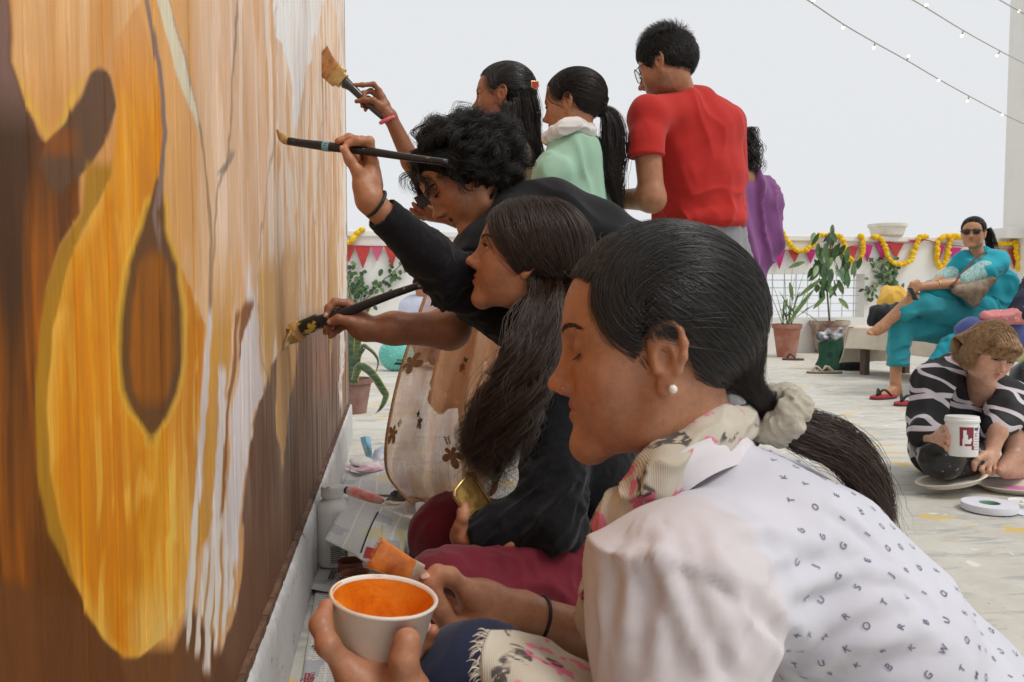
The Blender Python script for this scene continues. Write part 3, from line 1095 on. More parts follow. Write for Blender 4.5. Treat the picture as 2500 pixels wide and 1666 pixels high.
# ------------------------------------------------------------------ the painted board
def mural_colour(Y, Z):
    """paint on the board as seen in wall coordinates; outlines traced in the photograph and laid on the wall plane"""
    P = np.stack([np.full_like(Y, WALLX), Y, Z], 1)
    q = proj(P)
    X_, Y_ = q[:, 0], q[:, 1]
    # hand wobble of the brush edges
    wob = 5.0 * vnoise(np.stack([Y * 9, Z * 14, Y * 0], 1), 3) + 2.5 * vnoise(np.stack([Y * 40, Z * 55, Y * 0], 1), 4)
    x, y = X_ + wob, Y_
    wrp = 1.6 * vnoise(np.stack([Y * 7, Z * 3.5, Y * 0], 1), 31) + 0.7 * vnoise(np.stack([Y * 18, Z * 8, Y * 0], 1), 32)
    streak = vnoise(np.stack([Y * 46 + wrp, Z * 4.0, Y * 0], 1), 1) * 0.40 + vnoise(np.stack([Y * 130 + 2 * wrp, Z * 7.0, Y * 0], 1), 2) * 0.25 + vnoise(np.stack([Y * 300 + 3 * wrp, Z * 11.0, Y * 0], 1), 5) * 0.15
    patch = fbm(np.stack([Y * 7, Z * 4.0, Y * 0], 1), 4, 8)
    def curve(pts):
        p = np.array(pts, float)
        return np.interp(y, p[:, 0], p[:, 1])
    def band(l, r, soft=5.0):
        return np.clip((x - l) / soft + 0.5, 0, 1) * np.clip((r - x) / soft + 0.5, 0, 1)
    C = np.zeros((len(Y), 3))
    def lay(c, m):
        nonlocal C
        m = np.clip(m, 0, 1)[:, None]
        C = C * (1 - m) + np.asarray(c) * m
    def yb(a, b, soft=30.0):
        return np.clip((y - a) / soft + 0.5, 0, 1) * np.clip((b - y) / soft + 0.5, 0, 1)
    OR, OR2, OC, YE = (0.52, 0.225, 0.045), (0.56, 0.28, 0.085), (0.50, 0.30, 0.085), (0.66, 0.42, 0.12)
    BR, DB, PK, WH, GY, PU = (0.125, 0.052, 0.022), (0.060, 0.030, 0.018), (0.66, 0.44, 0.31), (0.74, 0.72, 0.70), (0.30, 0.25, 0.22), (0.20, 0.13, 0.12)
    C[:] = (0.56, 0.33, 0.15)
    # --- right field: pale wash over ochre
    far = np.clip((x - 330) / 220, 0, 1)
    lay((0.64, 0.40, 0.20), far)
    lay((0.70, 0.55, 0.43), far * np.clip((x - 420) / 200, 0, 0.75) * np.clip(0.6 + 0.5 * patch, 0, 1))
    lay(PK, far * np.clip(0.55 + 0.8 * streak, 0, 1) * np.clip((620 - y) / 500 + 0.25, 0.10, 0.8))
    lay(OR2, far * np.clip(-0.30 + 1.1 * patch + 0.6 * streak, 0, 1) * 0.75)
    lay((0.76, 0.64, 0.52), far * np.clip((x - 620) / 180, 0, 1) * np.clip(0.35 + 1.0 * streak + 0.4 * patch, 0, 1) * 0.9)
    rs = vnoise(np.stack([Y * 16 + 1.5 * wrp, Z * 2.6, Y * 0], 1), 61); rs2 = vnoise(np.stack([Y * 30 - wrp, Z * 3.4, Y * 0], 1), 62)
    lay((0.58, 0.30, 0.085), far * np.clip((rs - 0.05) * 4, 0, 1) * 0.62)
    lay((0.80, 0.72, 0.64), far * np.clip((rs2 - 0.12) * 4, 0, 1) * 0.70 * np.clip((X_ - 420) / 200, 0, 1))
    # white flame at the top
    for pts, c, s in (([(-200, 660), (0, 672), (90, 675), (150, 690), (300, 722), (380, 726), (560, 728)], None, 0),):
        l = curve([(-200, 655), (0, 668), (90, 676), (110, 690), (200, 712), (290, 719), (330, 722)]); r = curve([(-200, 815), (0, 790), (80, 772), (180, 748), (280, 727), (330, 722)])
        lay((0.78, 0.80, 0.82), band(l, r) * yb(-400, 325, 20) * np.clip(0.85 + 0.5 * streak, 0, 1))
    l = curve([(-200, 800), (0, 812), (120, 828), (600, 838)]); lay((0.76, 0.74, 0.74), band(l, 1e4 + 0 * l) * np.clip(0.6 + 0.9 * streak, 0, 1) * 0.9)
    lay((0.20, 0.18, 0.18), band(curve([(0, 851), (990, 846)]), 1e4 + 0 * x, 2) * 0.8)
    # --- big trunk fold on the left
    l = curve([(-200, 10), (0, 22), (150, 26), (240, 60), (320, 120), (360, 130)]); r = curve([(-200, 330), (0, 340), (120, 372), (300, 392), (420, 395), (520, 375), (560, 372)])
    lay((0.52, 0.29, 0.14), band(0 * l - 900, r) * yb(-900, 520, 120))
    lay((0.58, 0.36, 0.22), band(l + 40, r - 60, 60) * yb(-900, 160, 160) * np.clip(0.4 + 0.7 * streak, 0, 1))
    # dark left mass
    l0 = curve([(-200, -900), (1666, -900)])
    r0 = curve([(-200, 5), (0, 20), (150, 28), (250, 62), (330, 100), (345, 112), (420, 190), (520, 195), (600, 150), (700, 118), (800, 108), (1000, 95), (1200, 110), (1400, 170), (1520, 260), (1700, 330)])
    lay((0.105, 0.042, 0.014), band(l0, r0, 10))
    lay((0.34, 0.125, 0.022), band(l0, r0, 10) * np.clip(0.15 + 1.2 * streak + 1.0 * patch, 0, 1) * np.clip((y - 420) / 200, 0, 1) * 0.95)
    lay((0.045, 0.024, 0.012), band(l0, r0, 10) * np.clip(-0.1 + 1.4 * vnoise(np.stack([Y * 22 + wrp, Z * 5, Y * 0], 1), 44), 0, 1) * 0.85)
    lay(PU, band(l0, r0 - 4, 14) * yb(-900, 260, 150) * 0.8)
    # bright lobe (upper) and its rim
    l = curve([(-200, 18), (0, 30), (150, 30), (250, 66), (330, 112), (360, 124)]); r = curve([(-200, 345), (0, 350), (130, 262), (190, 205), (260, 175), (330, 150), (360, 126)])
    lobe = band(l, r, 8) * yb(-900, 352, 10)
    lay((0.55, 0.30, 0.13), lobe)
    lay((0.60, 0.42, 0.27), lobe * np.clip(0.15 + 0.9 * streak + 0.4 * patch, 0, 1) * yb(-900, 240, 160))
    lay((0.58, 0.40, 0.12), lobe * np.clip(1 - np.minimum(x - l, (r - x)) / 26, 0, 1) * yb(190, 400, 120))
    # brown hook under the lobe
    l = curve([(160, 235), (180, 215), (230, 196), (300, 160), (350, 115), (400, 100), (470, 130)]); r = curve([(160, 245), (190, 268), (260, 282), (340, 258), (400, 222), (470, 150)])
    hook = band(l, r, 9) * yb(168, 470, 14)
    lay((0.105, 0.060, 0.036), hook)
    lay((0.20, 0.075, 0.026), hook * np.clip((205 - x) / 40, 0, 1) * np.clip((y - 300) / 30, 0, 1) * np.clip((395 - y) / 30, 0, 1))
    lay((0.07, 0.042, 0.030), hook * np.clip(0.1 + 1.5 * streak, 0, 1) * 0.7)
    # olive stripe left of the main lobe
    l = curve([(420, 205), (520, 200), (600, 152), (700, 116), (800, 100), (1000, 84), (1150, 88), (1300, 118), (1420, 180), (1520, 262)]); r = curve([(380, 290), (450, 262), (560, 200), (680, 165), (800, 135), (1000, 118), (1150, 122), (1300, 160), (1420, 210), (1520, 300)])
    lay((0.33, 0.19, 0.045), band(l, r, 9) * yb(400, 1545, 30))
    # main body lobe
    l = curve([(-100, 265), (150, 275), (300, 285), (430, 268), (540, 215), (640, 172), (800, 133), (1000, 117), (1150, 122), (1280, 150), (1400, 180), (1500, 216), (1560, 252), (1600, 300)])
    r = curve([(-100, 360), (100, 382), (300, 398), (430, 392), (470, 380), (620, 300), (1000, 500), (1120, 484), (1250, 470), (1400, 458), (1480, 420), (1560, 370), (1600, 330)])
    r2 = curve([(-100, 360), (100, 380), (300, 398), (470, 386), (560, 400), (700, 470), (800, 502), (1000, 492), (1150, 480), (1300, 470), (1420, 464), (1490, 452), (1550, 408), (1606, 335)])
    body = band(l, r2, 6) * np.clip((y - 60) / 240, 0, 1) * np.clip((1606 - y) / 10 + 0.5, 0, 1)
    lay(OR, body)
    lay((0.58, 0.30, 0.085), body * np.clip(0.1 + 0.9 * streak, 0, 1) * 0.8)
    lay(YE, body * np.clip(0.05 + 1.2 * patch + 0.5 * streak, 0, 1) * np.clip((y - 900) / 300, 0.08, 0.8))
    lay((0.64, 0.41, 0.13), body * np.clip(1 - (x - l) / 34, 0, 1) * yb(420, 1700, 100) * 0.85)
    lay((0.64, 0.41, 0.13), body * np.clip(1 - (r2 - x) / 22, 0, 1) * yb(1000, 1700, 100) * 0.8)
    lay((0.66, 0.46, 0.18), body * np.clip((y - 1400) / 140, 0, 1) * np.clip(0.3 + patch, 0, 1))
    bs = vnoise(np.stack([Y * 34 + 2 * wrp, Z * 8, Y * 0], 1), 51); bs2 = vnoise(np.stack([Y * 60 - 2 * wrp, Z * 13, Y * 0], 1), 52)
    lay((0.72, 0.47, 0.15), body * np.clip((bs - 0.18) * 5, 0, 1) * (0.25 + 0.45 * np.clip((y - 800) / 500, 0, 1)))
    lay((0.50, 0.20, 0.035), body * np.clip((bs2 - 0.20) * 5, 0, 1) * 0.45)
    # dark teardrop inside
    l = curve([(430, 384), (560, 352), (650, 318), (740, 300), (850, 292), (950, 302), (1010, 330), (1065, 370)]); r = curve([(430, 392), (560, 398), (650, 432), (760, 446), (880, 444), (960, 425), (1020, 400), (1065, 372)])
    lay((0.60, 0.38, 0.10), band(l - 18, r + 16, 8) * yb(480, 1090, 24) * 0.85)
    lay((0.34, 0.21, 0.055), band(l - 8, r + 6, 8) * yb(500, 1080, 24))
    tear = band(l, r, 7) * yb(436, 1062, 16)
    lay((0.110, 0.055, 0.022), tear)
    lay((0.27, 0.105, 0.024), band(l + 22, r - 18, 12) * yb(620, 985, 40) * np.clip(0.7 + 0.7 * streak, 0, 1))
    # grey-violet line running down beside the trunk
    l = curve([(-100, 335), (60, 366), (150, 384), (320, 394), (430, 386), (520, 374), (600, 386)]); lay((0.20, 0.145, 0.135), band(l, l + 11, 5) * yb(-900, 600, 60))
    l = curve([(-100, 362), (60, 400), (150, 425), (260, 462), (330, 482)]); w = curve([(-100, 26), (60, 30), (150, 30), (260, 14), (330, 3)])
    lay((0.62, 0.60, 0.50), band(l, l + w, 5) * yb(-900, 335, 20)); lay((0.36, 0.30, 0.26), band(l + w, l + w + 4, 3) * yb(-900, 300, 20))
    # second trunk edge and thin dark contours
    for pts, wd, c in (([(300, 482), (420, 502), (520, 515), (620, 518), (760, 516), (900, 506), (1100, 490), (1300, 476), (1500, 455)], 7, (0.22, 0.15, 0.10)),
                       ([(0, 583), (120, 576), (240, 566), (330, 560), (400, 552), (460, 536), (560, 527), (680, 521), (900, 512)], 5, (0.26, 0.20, 0.16)),
                       ([(370, 566), (385, 562), (410, 548), (425, 540)], 13, (0.20, 0.16, 0.14)),
                       ([(340, 673), (420, 660), (560, 640), (700, 630), (860, 640), (940, 652)], 3, (0.36, 0.27, 0.20)),
                       ([(0, 676), (160, 674), (330, 668)], 2, (0.40, 0.33, 0.28)),
                       ([(700, 722), (800, 706), (900, 700), (1000, 690)], 4, (0.34, 0.25, 0.18)),
                       ([(520, 812), (600, 816), (700, 806)], 3, (0.45, 0.34, 0.24)),
                       ([(260, 792), (420, 776), (560, 770)], 3, (0.50, 0.38, 0.26))):
        l = curve(pts); lay(c, band(l - wd / 2, l + wd / 2, 3) * yb(pts[0][0], pts[-1][0], 14) * np.clip(0.75 + 0.5 * streak, 0, 1))
    # ochre strip, pale strips
    l = curve([(600, 522), (760, 520), (1000, 506), (1150, 494), (1340, 485)]); r = curve([(600, 580), (760, 572), (880, 560), (1000, 545), (1200, 530), (1340, 500)])
    lay((0.56, 0.30, 0.065), band(l, r, 4) * np.clip((y - 560) / 260, 0, 1) * np.clip((1345 - y) / 40 + 0.5, 0, 1) * np.clip(0.9 + 0.3 * streak, 0, 1))
    l = curve([(760, 512), (1000, 494), (1200, 482), (1400, 462), (1560, 450)]); lay((0.62, 0.58, 0.58), band(l - 2, l + 11, 4) * yb(760, 1570, 30))
    # bare brown boards at the lower right
    l = curve([(800, 720), (900, 652), (960, 640), (1000, 622), (1100, 605), (1200, 598), (1400, 588), (1500, 575), (1600, 540), (1700, 500)])
    brd = band(l, 1e4 + 0 * l, 6) * np.clip((y - curve([(0, 0), (1, 0)]) - np.interp(X_, [560, 640, 700, 800, 850], [1000, 930, 800, 770, 760])) / 60 + 0.5, 0, 1)
    lay((0.150, 0.078, 0.046), brd)
    lay(GY, brd * np.clip(0.12 + 0.8 * streak + 0.4 * patch, 0, 1) * np.clip(1.25 - (y - 900) / 380, 0.0, 0.9))
    lay((0.42, 0.36, 0.33), brd * np.clip((X_ - 700) / 130, 0, 1) * np.clip(0.2 + 0.9 * streak, 0, 1) * 0.8)
    lay((0.42, 0.17, 0.08), brd * yb(830, 960, 90) * np.clip((X_ - 660) / 120, 0, 1) * np.clip(0.35 + streak, 0, 1) * 0.75)
    # white tongue
    l = curve([(690, 606), (760, 596), (820, 586), (900, 580), (1000, 566), (1150, 556), (1300, 548), (1500, 540)]); r = curve([(690, 612), (760, 626), (840, 634), (920, 640), (960, 640), (1000, 618), (1100, 602), (1250, 590), (1420, 572), (1500, 560)])
    lay((0.66, 0.64, 0.67), band(l, r, 4) * yb(640, 1520, 20) * np.clip(0.92 + 0.25 * streak, 0, 1))
    l = curve([(760, 588), (900, 572), (1000, 556), (1200, 548), (1500, 530)]); lay((0.28, 0.13, 0.05), band(l - 8, l, 4) * yb(760, 1560, 20))
    l = curve([(1000, 540), (1200, 530), (1400, 520), (1560, 508)]); lay((0.68, 0.65, 0.64), band(l - 9, l + 7, 4) * yb(900, 1580, 30))
    # ragged white drips
    drip = np.zeros(len(Y))
    for (xa, ya, xb, yb_, w) in ((486, 1180, 462, 1580, 11), (504, 1330, 486, 1600, 12), (524, 1300, 506, 1640, 13), (538, 1260, 528, 1590, 12), (556, 1330, 548, 1540, 9), (566, 1340, 560, 1480, 8)):
        l = np.interp(y, [ya, yb_], [xa, xb]); dm = band(l - w / 2, l + w / 2, 3) * yb(ya, yb_, 30); drip = np.maximum(drip, dm); lay((0.72, 0.70, 0.68), dm)
        lay((0.50, 0.28, 0.08), band(l + w / 2, l + w / 2 + 6, 3) * yb(ya + 40, yb_, 30) * 0.9)
    # ochre spears over the bare boards
    for pts_l, pts_r, c in (([(600, 694), (760, 680), (900, 672), (1000, 672), (1160, 690)], [(600, 730), (760, 728), (900, 720), (1000, 706), (1160, 691)], (0.58, 0.36, 0.16)),
                            ([(560, 806), (700, 802), (860, 802), (930, 808)], [(560, 824), (700, 820), (860, 812), (930, 808)], (0.60, 0.38, 0.16)),
                            ([(640, 628), (760, 636), (850, 645), (945, 651)], [(640, 690), (760, 684), (850, 665), (945, 653)], (0.58, 0.36, 0.14))):
        lay(c, band(curve(pts_l), curve(pts_r), 4) * yb(pts_l[0][0], pts_l[-1][0], 60) * np.clip(0.85 + 0.5 * streak, 0, 1))
    l = curve([(700, 600), (760, 592), (900, 575)]); lay((0.24, 0.11, 0.05), band(l, curve([(700, 612), (745, 618), (800, 600), (900, 577)]), 4) * yb(735, 880, 20))
    l = curve([(760, 836), (1000, 826)]); lay((0.70, 0.68, 0.66), band(l, l + 7, 3) * yb(700, 985, 30))
    # bottom: dark earth colour
    lay((0.115, 0.050, 0.022), np.clip((y - np.interp(X_, [0, 170, 280, 420, 470, 560], [1390, 1440, 1560, 1560, 1460, 1600])) / 40, 0, 1) * np.clip((600 - X_) / 60, 0, 1) * 0.95 * (1 - body) * (1 - drip))
    lum = C.mean(1, keepdims=True)
    C = np.clip(lum + (C - lum) * (1.24 - 0.22 * np.clip((X_ - 380) / 200, 0, 1))[:, None], 0.004, 1) * (np.array((1.20, 1.10, 0.92)) * (1 - far * 0.8)[:, None] + np.array((1.14, 1.07, 1.04)) * (far * 0.8)[:, None])
    C *= (1 + 0.16 * streak + 0.10 * patch)[:, None]
    return np.clip(C, 0.004, 0.9)

def mural_mat():
    g = NB('painted_board')
    v = g.coord((1, 1, 1))
    s = g.noise(g.coord((1, 44, 4.5)), 3.0, 5, 0.65, 1.2)
    s2 = g.noise(g.coord((1, 200, 9)), 2.0, 4, 0.65, 0.8)
    k = g.ramp(s, [(0.25, 0.86), (0.75, 1.12)])
    c = g.mix(1.0, g.attr(), k, 'MULTIPLY')
    k2 = g.ramp(s2, [(0.3, 0.90), (0.7, 1.08)])
    c = g.mix(1.0, c, k2, 'MULTIPLY')
    g.color(c)
    g.set(Roughness=g.ramp(s, [(0.3, 0.45), (0.7, 0.65)]))
    g.b.inputs['Specular IOR Level'].default_value = 0.22
    g.bump(g.math('ADD', s, s2), 0.40, 0.003)
    return g.m

wallr = empty('painted_board', (WALLX, 2.2, KERB), 'tall board of vertical planks painted with flowing orange and brown forms', 'mural')
mm = mural_mat()
PWID = 0.0715
npl = int((WALL_END + 0.15) / PWID)
edges = WALL_END - PWID * np.arange(npl + 1)
raw_wood = simple('board_edge', (0.24, 0.19, 0.15), 0.7)
for i in range(npl):
    y1, y0 = edges[i], edges[i + 1]
    near = y0 < 1.3
    zt = min(3.2, 1.1 + 0.62 * y1 + 0.25)
    zb = KERB + 0.012
    dz = 0.0024 if y0 < 0.9 else 0.0045 if y0 < 1.8 else 0.008
    ny = 34 if y0 < 0.9 else 20 if y0 < 1.8 else 12
    u = np.linspace(0, 1, ny)
    g_ = 0.0012
    ys = np.concatenate([[y0, y0 + g_], (y0 + g_ + 0.0010) + (y1 - y0 - 2 * g_ - 0.0020) * u, [y1 - g_, y1]])
    ofs = np.concatenate([[-0.0035, -0.0028], [0.0 - 0.0004 * (k in (0, ny - 1)) for k in range(ny)], [-0.0028, -0.0035]])
    v0, v1 = max(zb, 0.75 - 0.52 * max(y1, 0.05) - 0.06), min(zt, 0.75 + 0.40 * max(y1, 0.05) + 0.08)
    zs = np.unique(np.concatenate([np.arange(zb, v0, 0.05), np.arange(v0, v1, dz), np.arange(v1, zt, 0.05), [zt]]))
    nz = len(zs)
    YY, ZZ = np.meshgrid(ys, zs)
    XX = np.broadcast_to(ofs, YY.shape) + WALLX + 0.0006 * math.sin(i * 2.7)
    V = np.stack([XX.ravel(), YY.ravel(), ZZ.ravel()], 1)
    n_ = len(ys)
    a = (np.arange(nz - 1)[:, None] * n_ + np.arange(n_ - 1)[None]).ravel()
    Q = np.stack([a, a + 1, a + 1 + n_, a + n_], 1)
    col = mural_colour(V[:, 1], V[:, 2])
    # colour mixed with dark brown down inside the joints
    gr = (np.broadcast_to(ofs, YY.shape).ravel() < -0.002)
    col[gr] = col[gr] * 0.7 + np.array((0.13, 0.055, 0.02)) * 0.3
    o = obj('plank', V, Q, mm, wallr, col)
mb = MB(); mb.box((WALLX - 0.03, (WALL_END + edges[-1]) / 2, 1.70), (0.045, WALL_END - edges[-1], 3.0)); mb.build('backing_sheet', raw_wood, wallr)
mb = MB(); mb.box((WALLX - 0.024, WALL_END + 0.004, 1.70), (0.052, 0.006, 3.0)); mb.build('edge_trim', simple('edge_metal', (0.30, 0.30, 0.31), 0.45, metal=0.4), wallr)
mb = MB()
zs = np.linspace(edges[-1], WALL_END, 160)
for i in range(159):
    mb.box((WALLX + 0.003 + 0.0005 * math.sin(i * 3.1), (zs[i] + zs[i + 1]) / 2, KERB + 0.008), (0.012 + 0.0008 * math.sin(i * 1.7), zs[1] - zs[0] + 0.004, 0.016 + 0.0015 * math.sin(i * 2.3)))
mb.build('bottom_rail', simple('worn_rail', (0.16, 0.085, 0.05), 0.7, 0.5, 25, 0.5), wallr)

def kerb_mat():
    g = NB('kerb_plaster')
    v = g.coord()
    a = g.noise(v, 5, 6, 0.65)
    b = g.noise(v, 34, 6, 0.7)
    c = g.mix(g.ramp(a, [(0.4, 0.0), (0.75, 0.6)]), (0.62, 0.61, 0.60), (0.42, 0.41, 0.40))
    c = g.mix(g.ramp(b, [(0.60, 0.0), (0.66, 0.9)]), c, (0.22, 0.15, 0.10))
    g.color(c); g.set(Roughness=0.85); g.bump(b, 0.5, 0.006)
    return g.m
ky = np.linspace(-0.6, WALL_END + 0.005, 420)
prof = [(-0.204, 0.0), (-0.2035, 0.05), (-0.204, 0.11), (-0.2045, 0.165), (-0.207, 0.180), (-0.212, 0.187), (-0.236, 0.188), (-0.30, 0.188), (-0.30, 0.0)]
V = []
for j, yy in enumerate(ky):
    for (x, z) in prof:
        e = (z > 0.16) * 1.0
        n1 = float(vnoise(np.array([[yy * 38, z * 40, x * 90]]), 5)[0]); n2 = float(vnoise(np.array([[yy * 110, z * 60, 3]]), 6)[0])
        V.append((x + 0.0012 * n1 + e * (-0.003 * max(0, n1) - 0.0025 * n2) * (x > -0.25), yy, max(0, z + e * (-0.005 * max(0, n1 + 0.3 * n2)) * (x > -0.25))))
n_ = len(prof)
F = [(j * n_ + k, (j + 1) * n_ + k, (j + 1) * n_ + k + 1, j * n_ + k + 1) for j in range(len(ky) - 1) for k in range(n_ - 1)]
F += [tuple(range((len(ky) - 1) * n_, len(ky) * n_))]
mb = MB(); mb.add(V, F)
tag(mb.build('kerb', kerb_mat(), smooth=True, auto=50), 'white chipped plaster kerb along the foot of the painted board', 'kerb')
# ------------------------------------------------------------------ nearest person: white letter-print shirt, cup of orange paint
def spline(pts, n):
    """Catmull-Rom through points"""
    p = np.asarray(pts, float)
    p = np.concatenate([[2 * p[0] - p[1]], p, [2 * p[-1] - p[-2]]])
    m = len(p) - 3
    out = []
    for s in np.linspace(0, m - 1e-6, n):
        i = int(s); t = s - i
        a, b, c, d = p[i:i + 4]
        out.append(0.5 * (2 * b + (c - a) * t + (2 * a - 5 * b + 4 * c - d) * t * t + (3 * b - a - 3 * c + d) * t ** 3))
    return np.array(out)

def A(*pts):
    return [at(*p) for p in pts]

HAIR_BASE = simple('hair_base', (0.007, 0.0055, 0.0045), 0.75, 0.3, 80, spec=0.15)
BLACK_HAIR = hair_mat('black_hair', (0.016, 0.012, 0.0095), 0.32, 0.7)
DARK_BROWN_HAIR = hair_mat('dark_brown_hair', (0.045, 0.0225, 0.013), 0.36, 0.6)

def hair_cap(H, parent, mat, off=0.010, cut=None, extra=(), h=0.0035, name='hair', tex=0.0015, side=0.0):
    """close shell of hair over the skull (local prims), open over face and ears"""
    P = [ell((0, -0.010, 0.030), (0.0740 + off, 0.094 + off, 0.080 + off), k=0.01)]
    P += list(extra)
    P += cut if cut is not None else [
        ell((0, 0.105, -0.045), (0.120, 0.084, 0.118), k=0.008, op='s'),
        ell((-0.075, -0.004, -0.030), (0.030, 0.026, 0.046), k=0.008, op='s'),
        ell((0.075, -0.004, -0.030), (0.030, 0.026, 0.046), k=0.008, op='s'),
        ell((0, 0.01, -0.110), (0.10, 0.085, 0.060), k=0.01, op='s')]
    V, Q = sdf_mesh(P, h, smooth=1)
    if len(V):
        N = vnormals(V, Q)
        V = V + N * (tex * vnoise(V * np.array((260, 40, 120)), 2))[:, None]
    return obj(name, H.w(V), Q, mat, parent)

g1 = empty('person', on_floor(1900, 1900), 'girl in white letter-print shirt with low ponytail, holding a cup of orange paint', 'person', 'people painting the board')
H1 = head_at(1598, 884, 0.758, (-0.0735, 0.008, -0.016), (-1, -0.04, 0.06), (0.0, 1, 0.0), (1.0, 0.985, 1.015))
n1 = [at(1765, 1215, 0.86), at(1850, 1330, 0.88)]
o1 = dict(eye=0.0, skin='brown', nose=0.86, nose_drop=0.003, chin=0.001, jaw=1.0, brow_r=0.00026)
pc1 = [build_head(H1, g1, o1, n1, 0.0022)]

# hair: skull shell, combed strands and the low ponytail
tie1 = H1.l(at(1868, 985, 0.86))
hair_cap(H1, g1, HAIR_BASE, 0.0040, h=0.0028, tex=0.0005)
def region1(p):
    y, z = p[:, 1], p[:, 2]
    face = ((y - 0.105) / 0.085) ** 2 + ((z + 0.045) / 0.118) ** 2 > 1.0
    ear = ((y + 0.004) / 0.024) ** 2 + ((z + 0.030) / 0.044) ** 2 > 1.0
    return face & ear & (z > -0.045 - 0.2 * (y + 0.05))
S = scalp_pts(30000, 3, region1)
edge = S[(np.abs(((S[:, 1] - 0.105) / 0.085) ** 2 + ((S[:, 2] + 0.045) / 0.118) ** 2 - 1.0) < 0.28)]
S = np.concatenate([S, edge])
curves_obj('hair_strands', H1.w(combed(S, tie1, 14, 0.011, 4)), 0.00020, BLACK_HAIR, g1)
pt = spline(A((1868, 985, 0.86), (1935, 1040, 0.87), (2020, 1075, 0.875), (2095, 1130, 0.88), (2140, 1210, 0.885), (2165, 1300, 0.89)), 30)
st = strand_bundle([pt], 4200, [0.008, 0.013, 0.0155, 0.0145, 0.0115, 0.007], 5, 0.0025, 45, 26, frizz=0.004)
st2 = strand_bundle([spline(A((1880, 985, 0.86), (2000, 1030, 0.875), (2100, 1100, 0.88), (2170, 1220, 0.885), (2215, 1330, 0.89)), 26)], 40, [0.01, 0.02, 0.022, 0.018], 6, 0.003, 40, 26, frizz=0.008)
curves_obj('ponytail', np.concatenate([st, st2]), 0.00024, DARK_BROWN_HAIR, g1)
# stray hairs at crown and temple
fl = []
for i in range(160):
    p = on_cran(np.array([rng.normal(-0.03, 0.03), rng.uniform(-0.02, 0.09), rng.uniform(0.07, 0.12)]), 0.011)
    d = nrm((rng.normal(0, 0.5), rng.normal(-0.6, 0.6), 0.35))
    L = rng.uniform(0.006, 0.016)
    fl.append(H1.w(np.array([p, p + d * L * 0.5, p + d * L + np.array((0, -0.3 * L, -0.2 * L))])))
curves_obj('stray_hair', np.array(fl), 0.00022, BLACK_HAIR, g1)

# scrunchie
scr = simple('scrunchie_cloth', (0.46, 0.42, 0.34), 0.8, 0.18, 60, 0.3)
P = []
ax = nrm(at(1935, 1030, 0.87) - at(1868, 985, 0.86)); cc = at(1905, 1010, 0.862)
u = nrm(np.cross(ax, UP)); v = np.cross(ax, u)
for i in range(14):
    a0 = i * 2 * math.pi / 14
    r0, r1 = 0.021 + 0.004 * math.sin(i * 2.1), 0.021 + 0.004 * math.sin((i + 1) * 2.1)
    b0 = cc + (u * math.cos(a0) + v * math.sin(a0)) * r0 + ax * 0.007 * math.sin(i * 2.6)
    a1 = (i + 1) * 2 * math.pi / 14
    b1 = cc + (u * math.cos(a1) + v * math.sin(a1)) * r1 + ax * 0.007 * math.sin((i + 1) * 2.6)
    P.append(cap(b0, b1, 0.0125, 0.0125, k=0.003))
cloth('scrunchie', P, 0.002, scr, g1, lambda V, N: folds(V, N, 0.003, 130, ax, 2))

# ears: pearl stud; nose stud
pearl = simple('pearl', (0.78, 0.74, 0.70), 0.15, 0.03, 30, spec=0.8)
mb = MB(); mb.ball(H1.w((-0.0815, -0.007, -0.041)), 0.0042, 10); mb.build('earring', pearl, g1, smooth=True)
gold = simple('gold', (0.75, 0.55, 0.25), 0.25, 0.05, 30, metal=1.0)
mb = MB(); mb.ball(H1.w((-0.0162, 0.0945, -0.0405)), 0.0012, 6); mb.build('nose_stud', gold, g1, smooth=True)

# arms (skin): left forearm and hand round the cup, right forearm and hand with the brush
CUPD = 0.75
wl = at(945, 1760, 0.705)
Lf = [A((842, 1625, 0.705), (800, 1575, 0.698), (783, 1525, 0.708), (797, 1482, 0.722)),
      A((905, 1620, 0.74), (880, 1560, 0.79), (890, 1530, 0.80), (905, 1505, 0.80)),
      A((940, 1620, 0.75), (960, 1560, 0.80), (965, 1530, 0.80), (975, 1505, 0.80)),
      A((985, 1640, 0.745), (1010, 1590, 0.775), (1035, 1565, 0.775), (1056, 1540, 0.768))]
Lt = A((1000, 1700, 0.70), (985, 1610, 0.690), (993, 1567, 0.694), (1005, 1560, 0.715))
PL = hand_prims(wl, None, Lf, Lt, 1.06)
PL += [cap(wl, at(1130, 1960, 0.665), 0.0265, 0.036, k=0.02), cap(at(900, 1690, 0.715), at(960, 1690, 0.715), 0.020, 0.021, k=0.02)]
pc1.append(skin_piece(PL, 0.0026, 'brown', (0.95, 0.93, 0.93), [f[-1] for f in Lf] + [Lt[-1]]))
wr = at(1278, 1508, 0.915)
Rf = [A((1140, 1442, 0.890), (1098, 1408, 0.880), (1068, 1402, 0.874), (1045, 1416, 0.868)),
      A((1150, 1460, 0.915), (1100, 1425, 0.91), (1070, 1420, 0.90), (1050, 1432, 0.888)),
      A((1150, 1490, 0.93), (1105, 1465, 0.935), (1085, 1450, 0.92), (1068, 1450, 0.905)),
      A((1150, 1515, 0.93), (1120, 1500, 0.94), (1105, 1485, 0.93), (1095, 1475, 0.915))]
Rt = A((1190, 1545, 0.895), (1108, 1548, 0.880), (1075, 1490, 0.874), (1054, 1428, 0.868))
PR = hand_prims(wr, None, Rf, Rt, 1.1)
PR += [cap(wr, at(1560, 1600, 0.97), 0.0255, 0.036, k=0.02), cap(at(1170, 1470, 0.905), at(1200, 1525, 0.90), 0.021, 0.020, k=0.02)]
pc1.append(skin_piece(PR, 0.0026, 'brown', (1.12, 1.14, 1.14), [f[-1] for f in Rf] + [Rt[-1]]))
body_obj(g1, pc1)
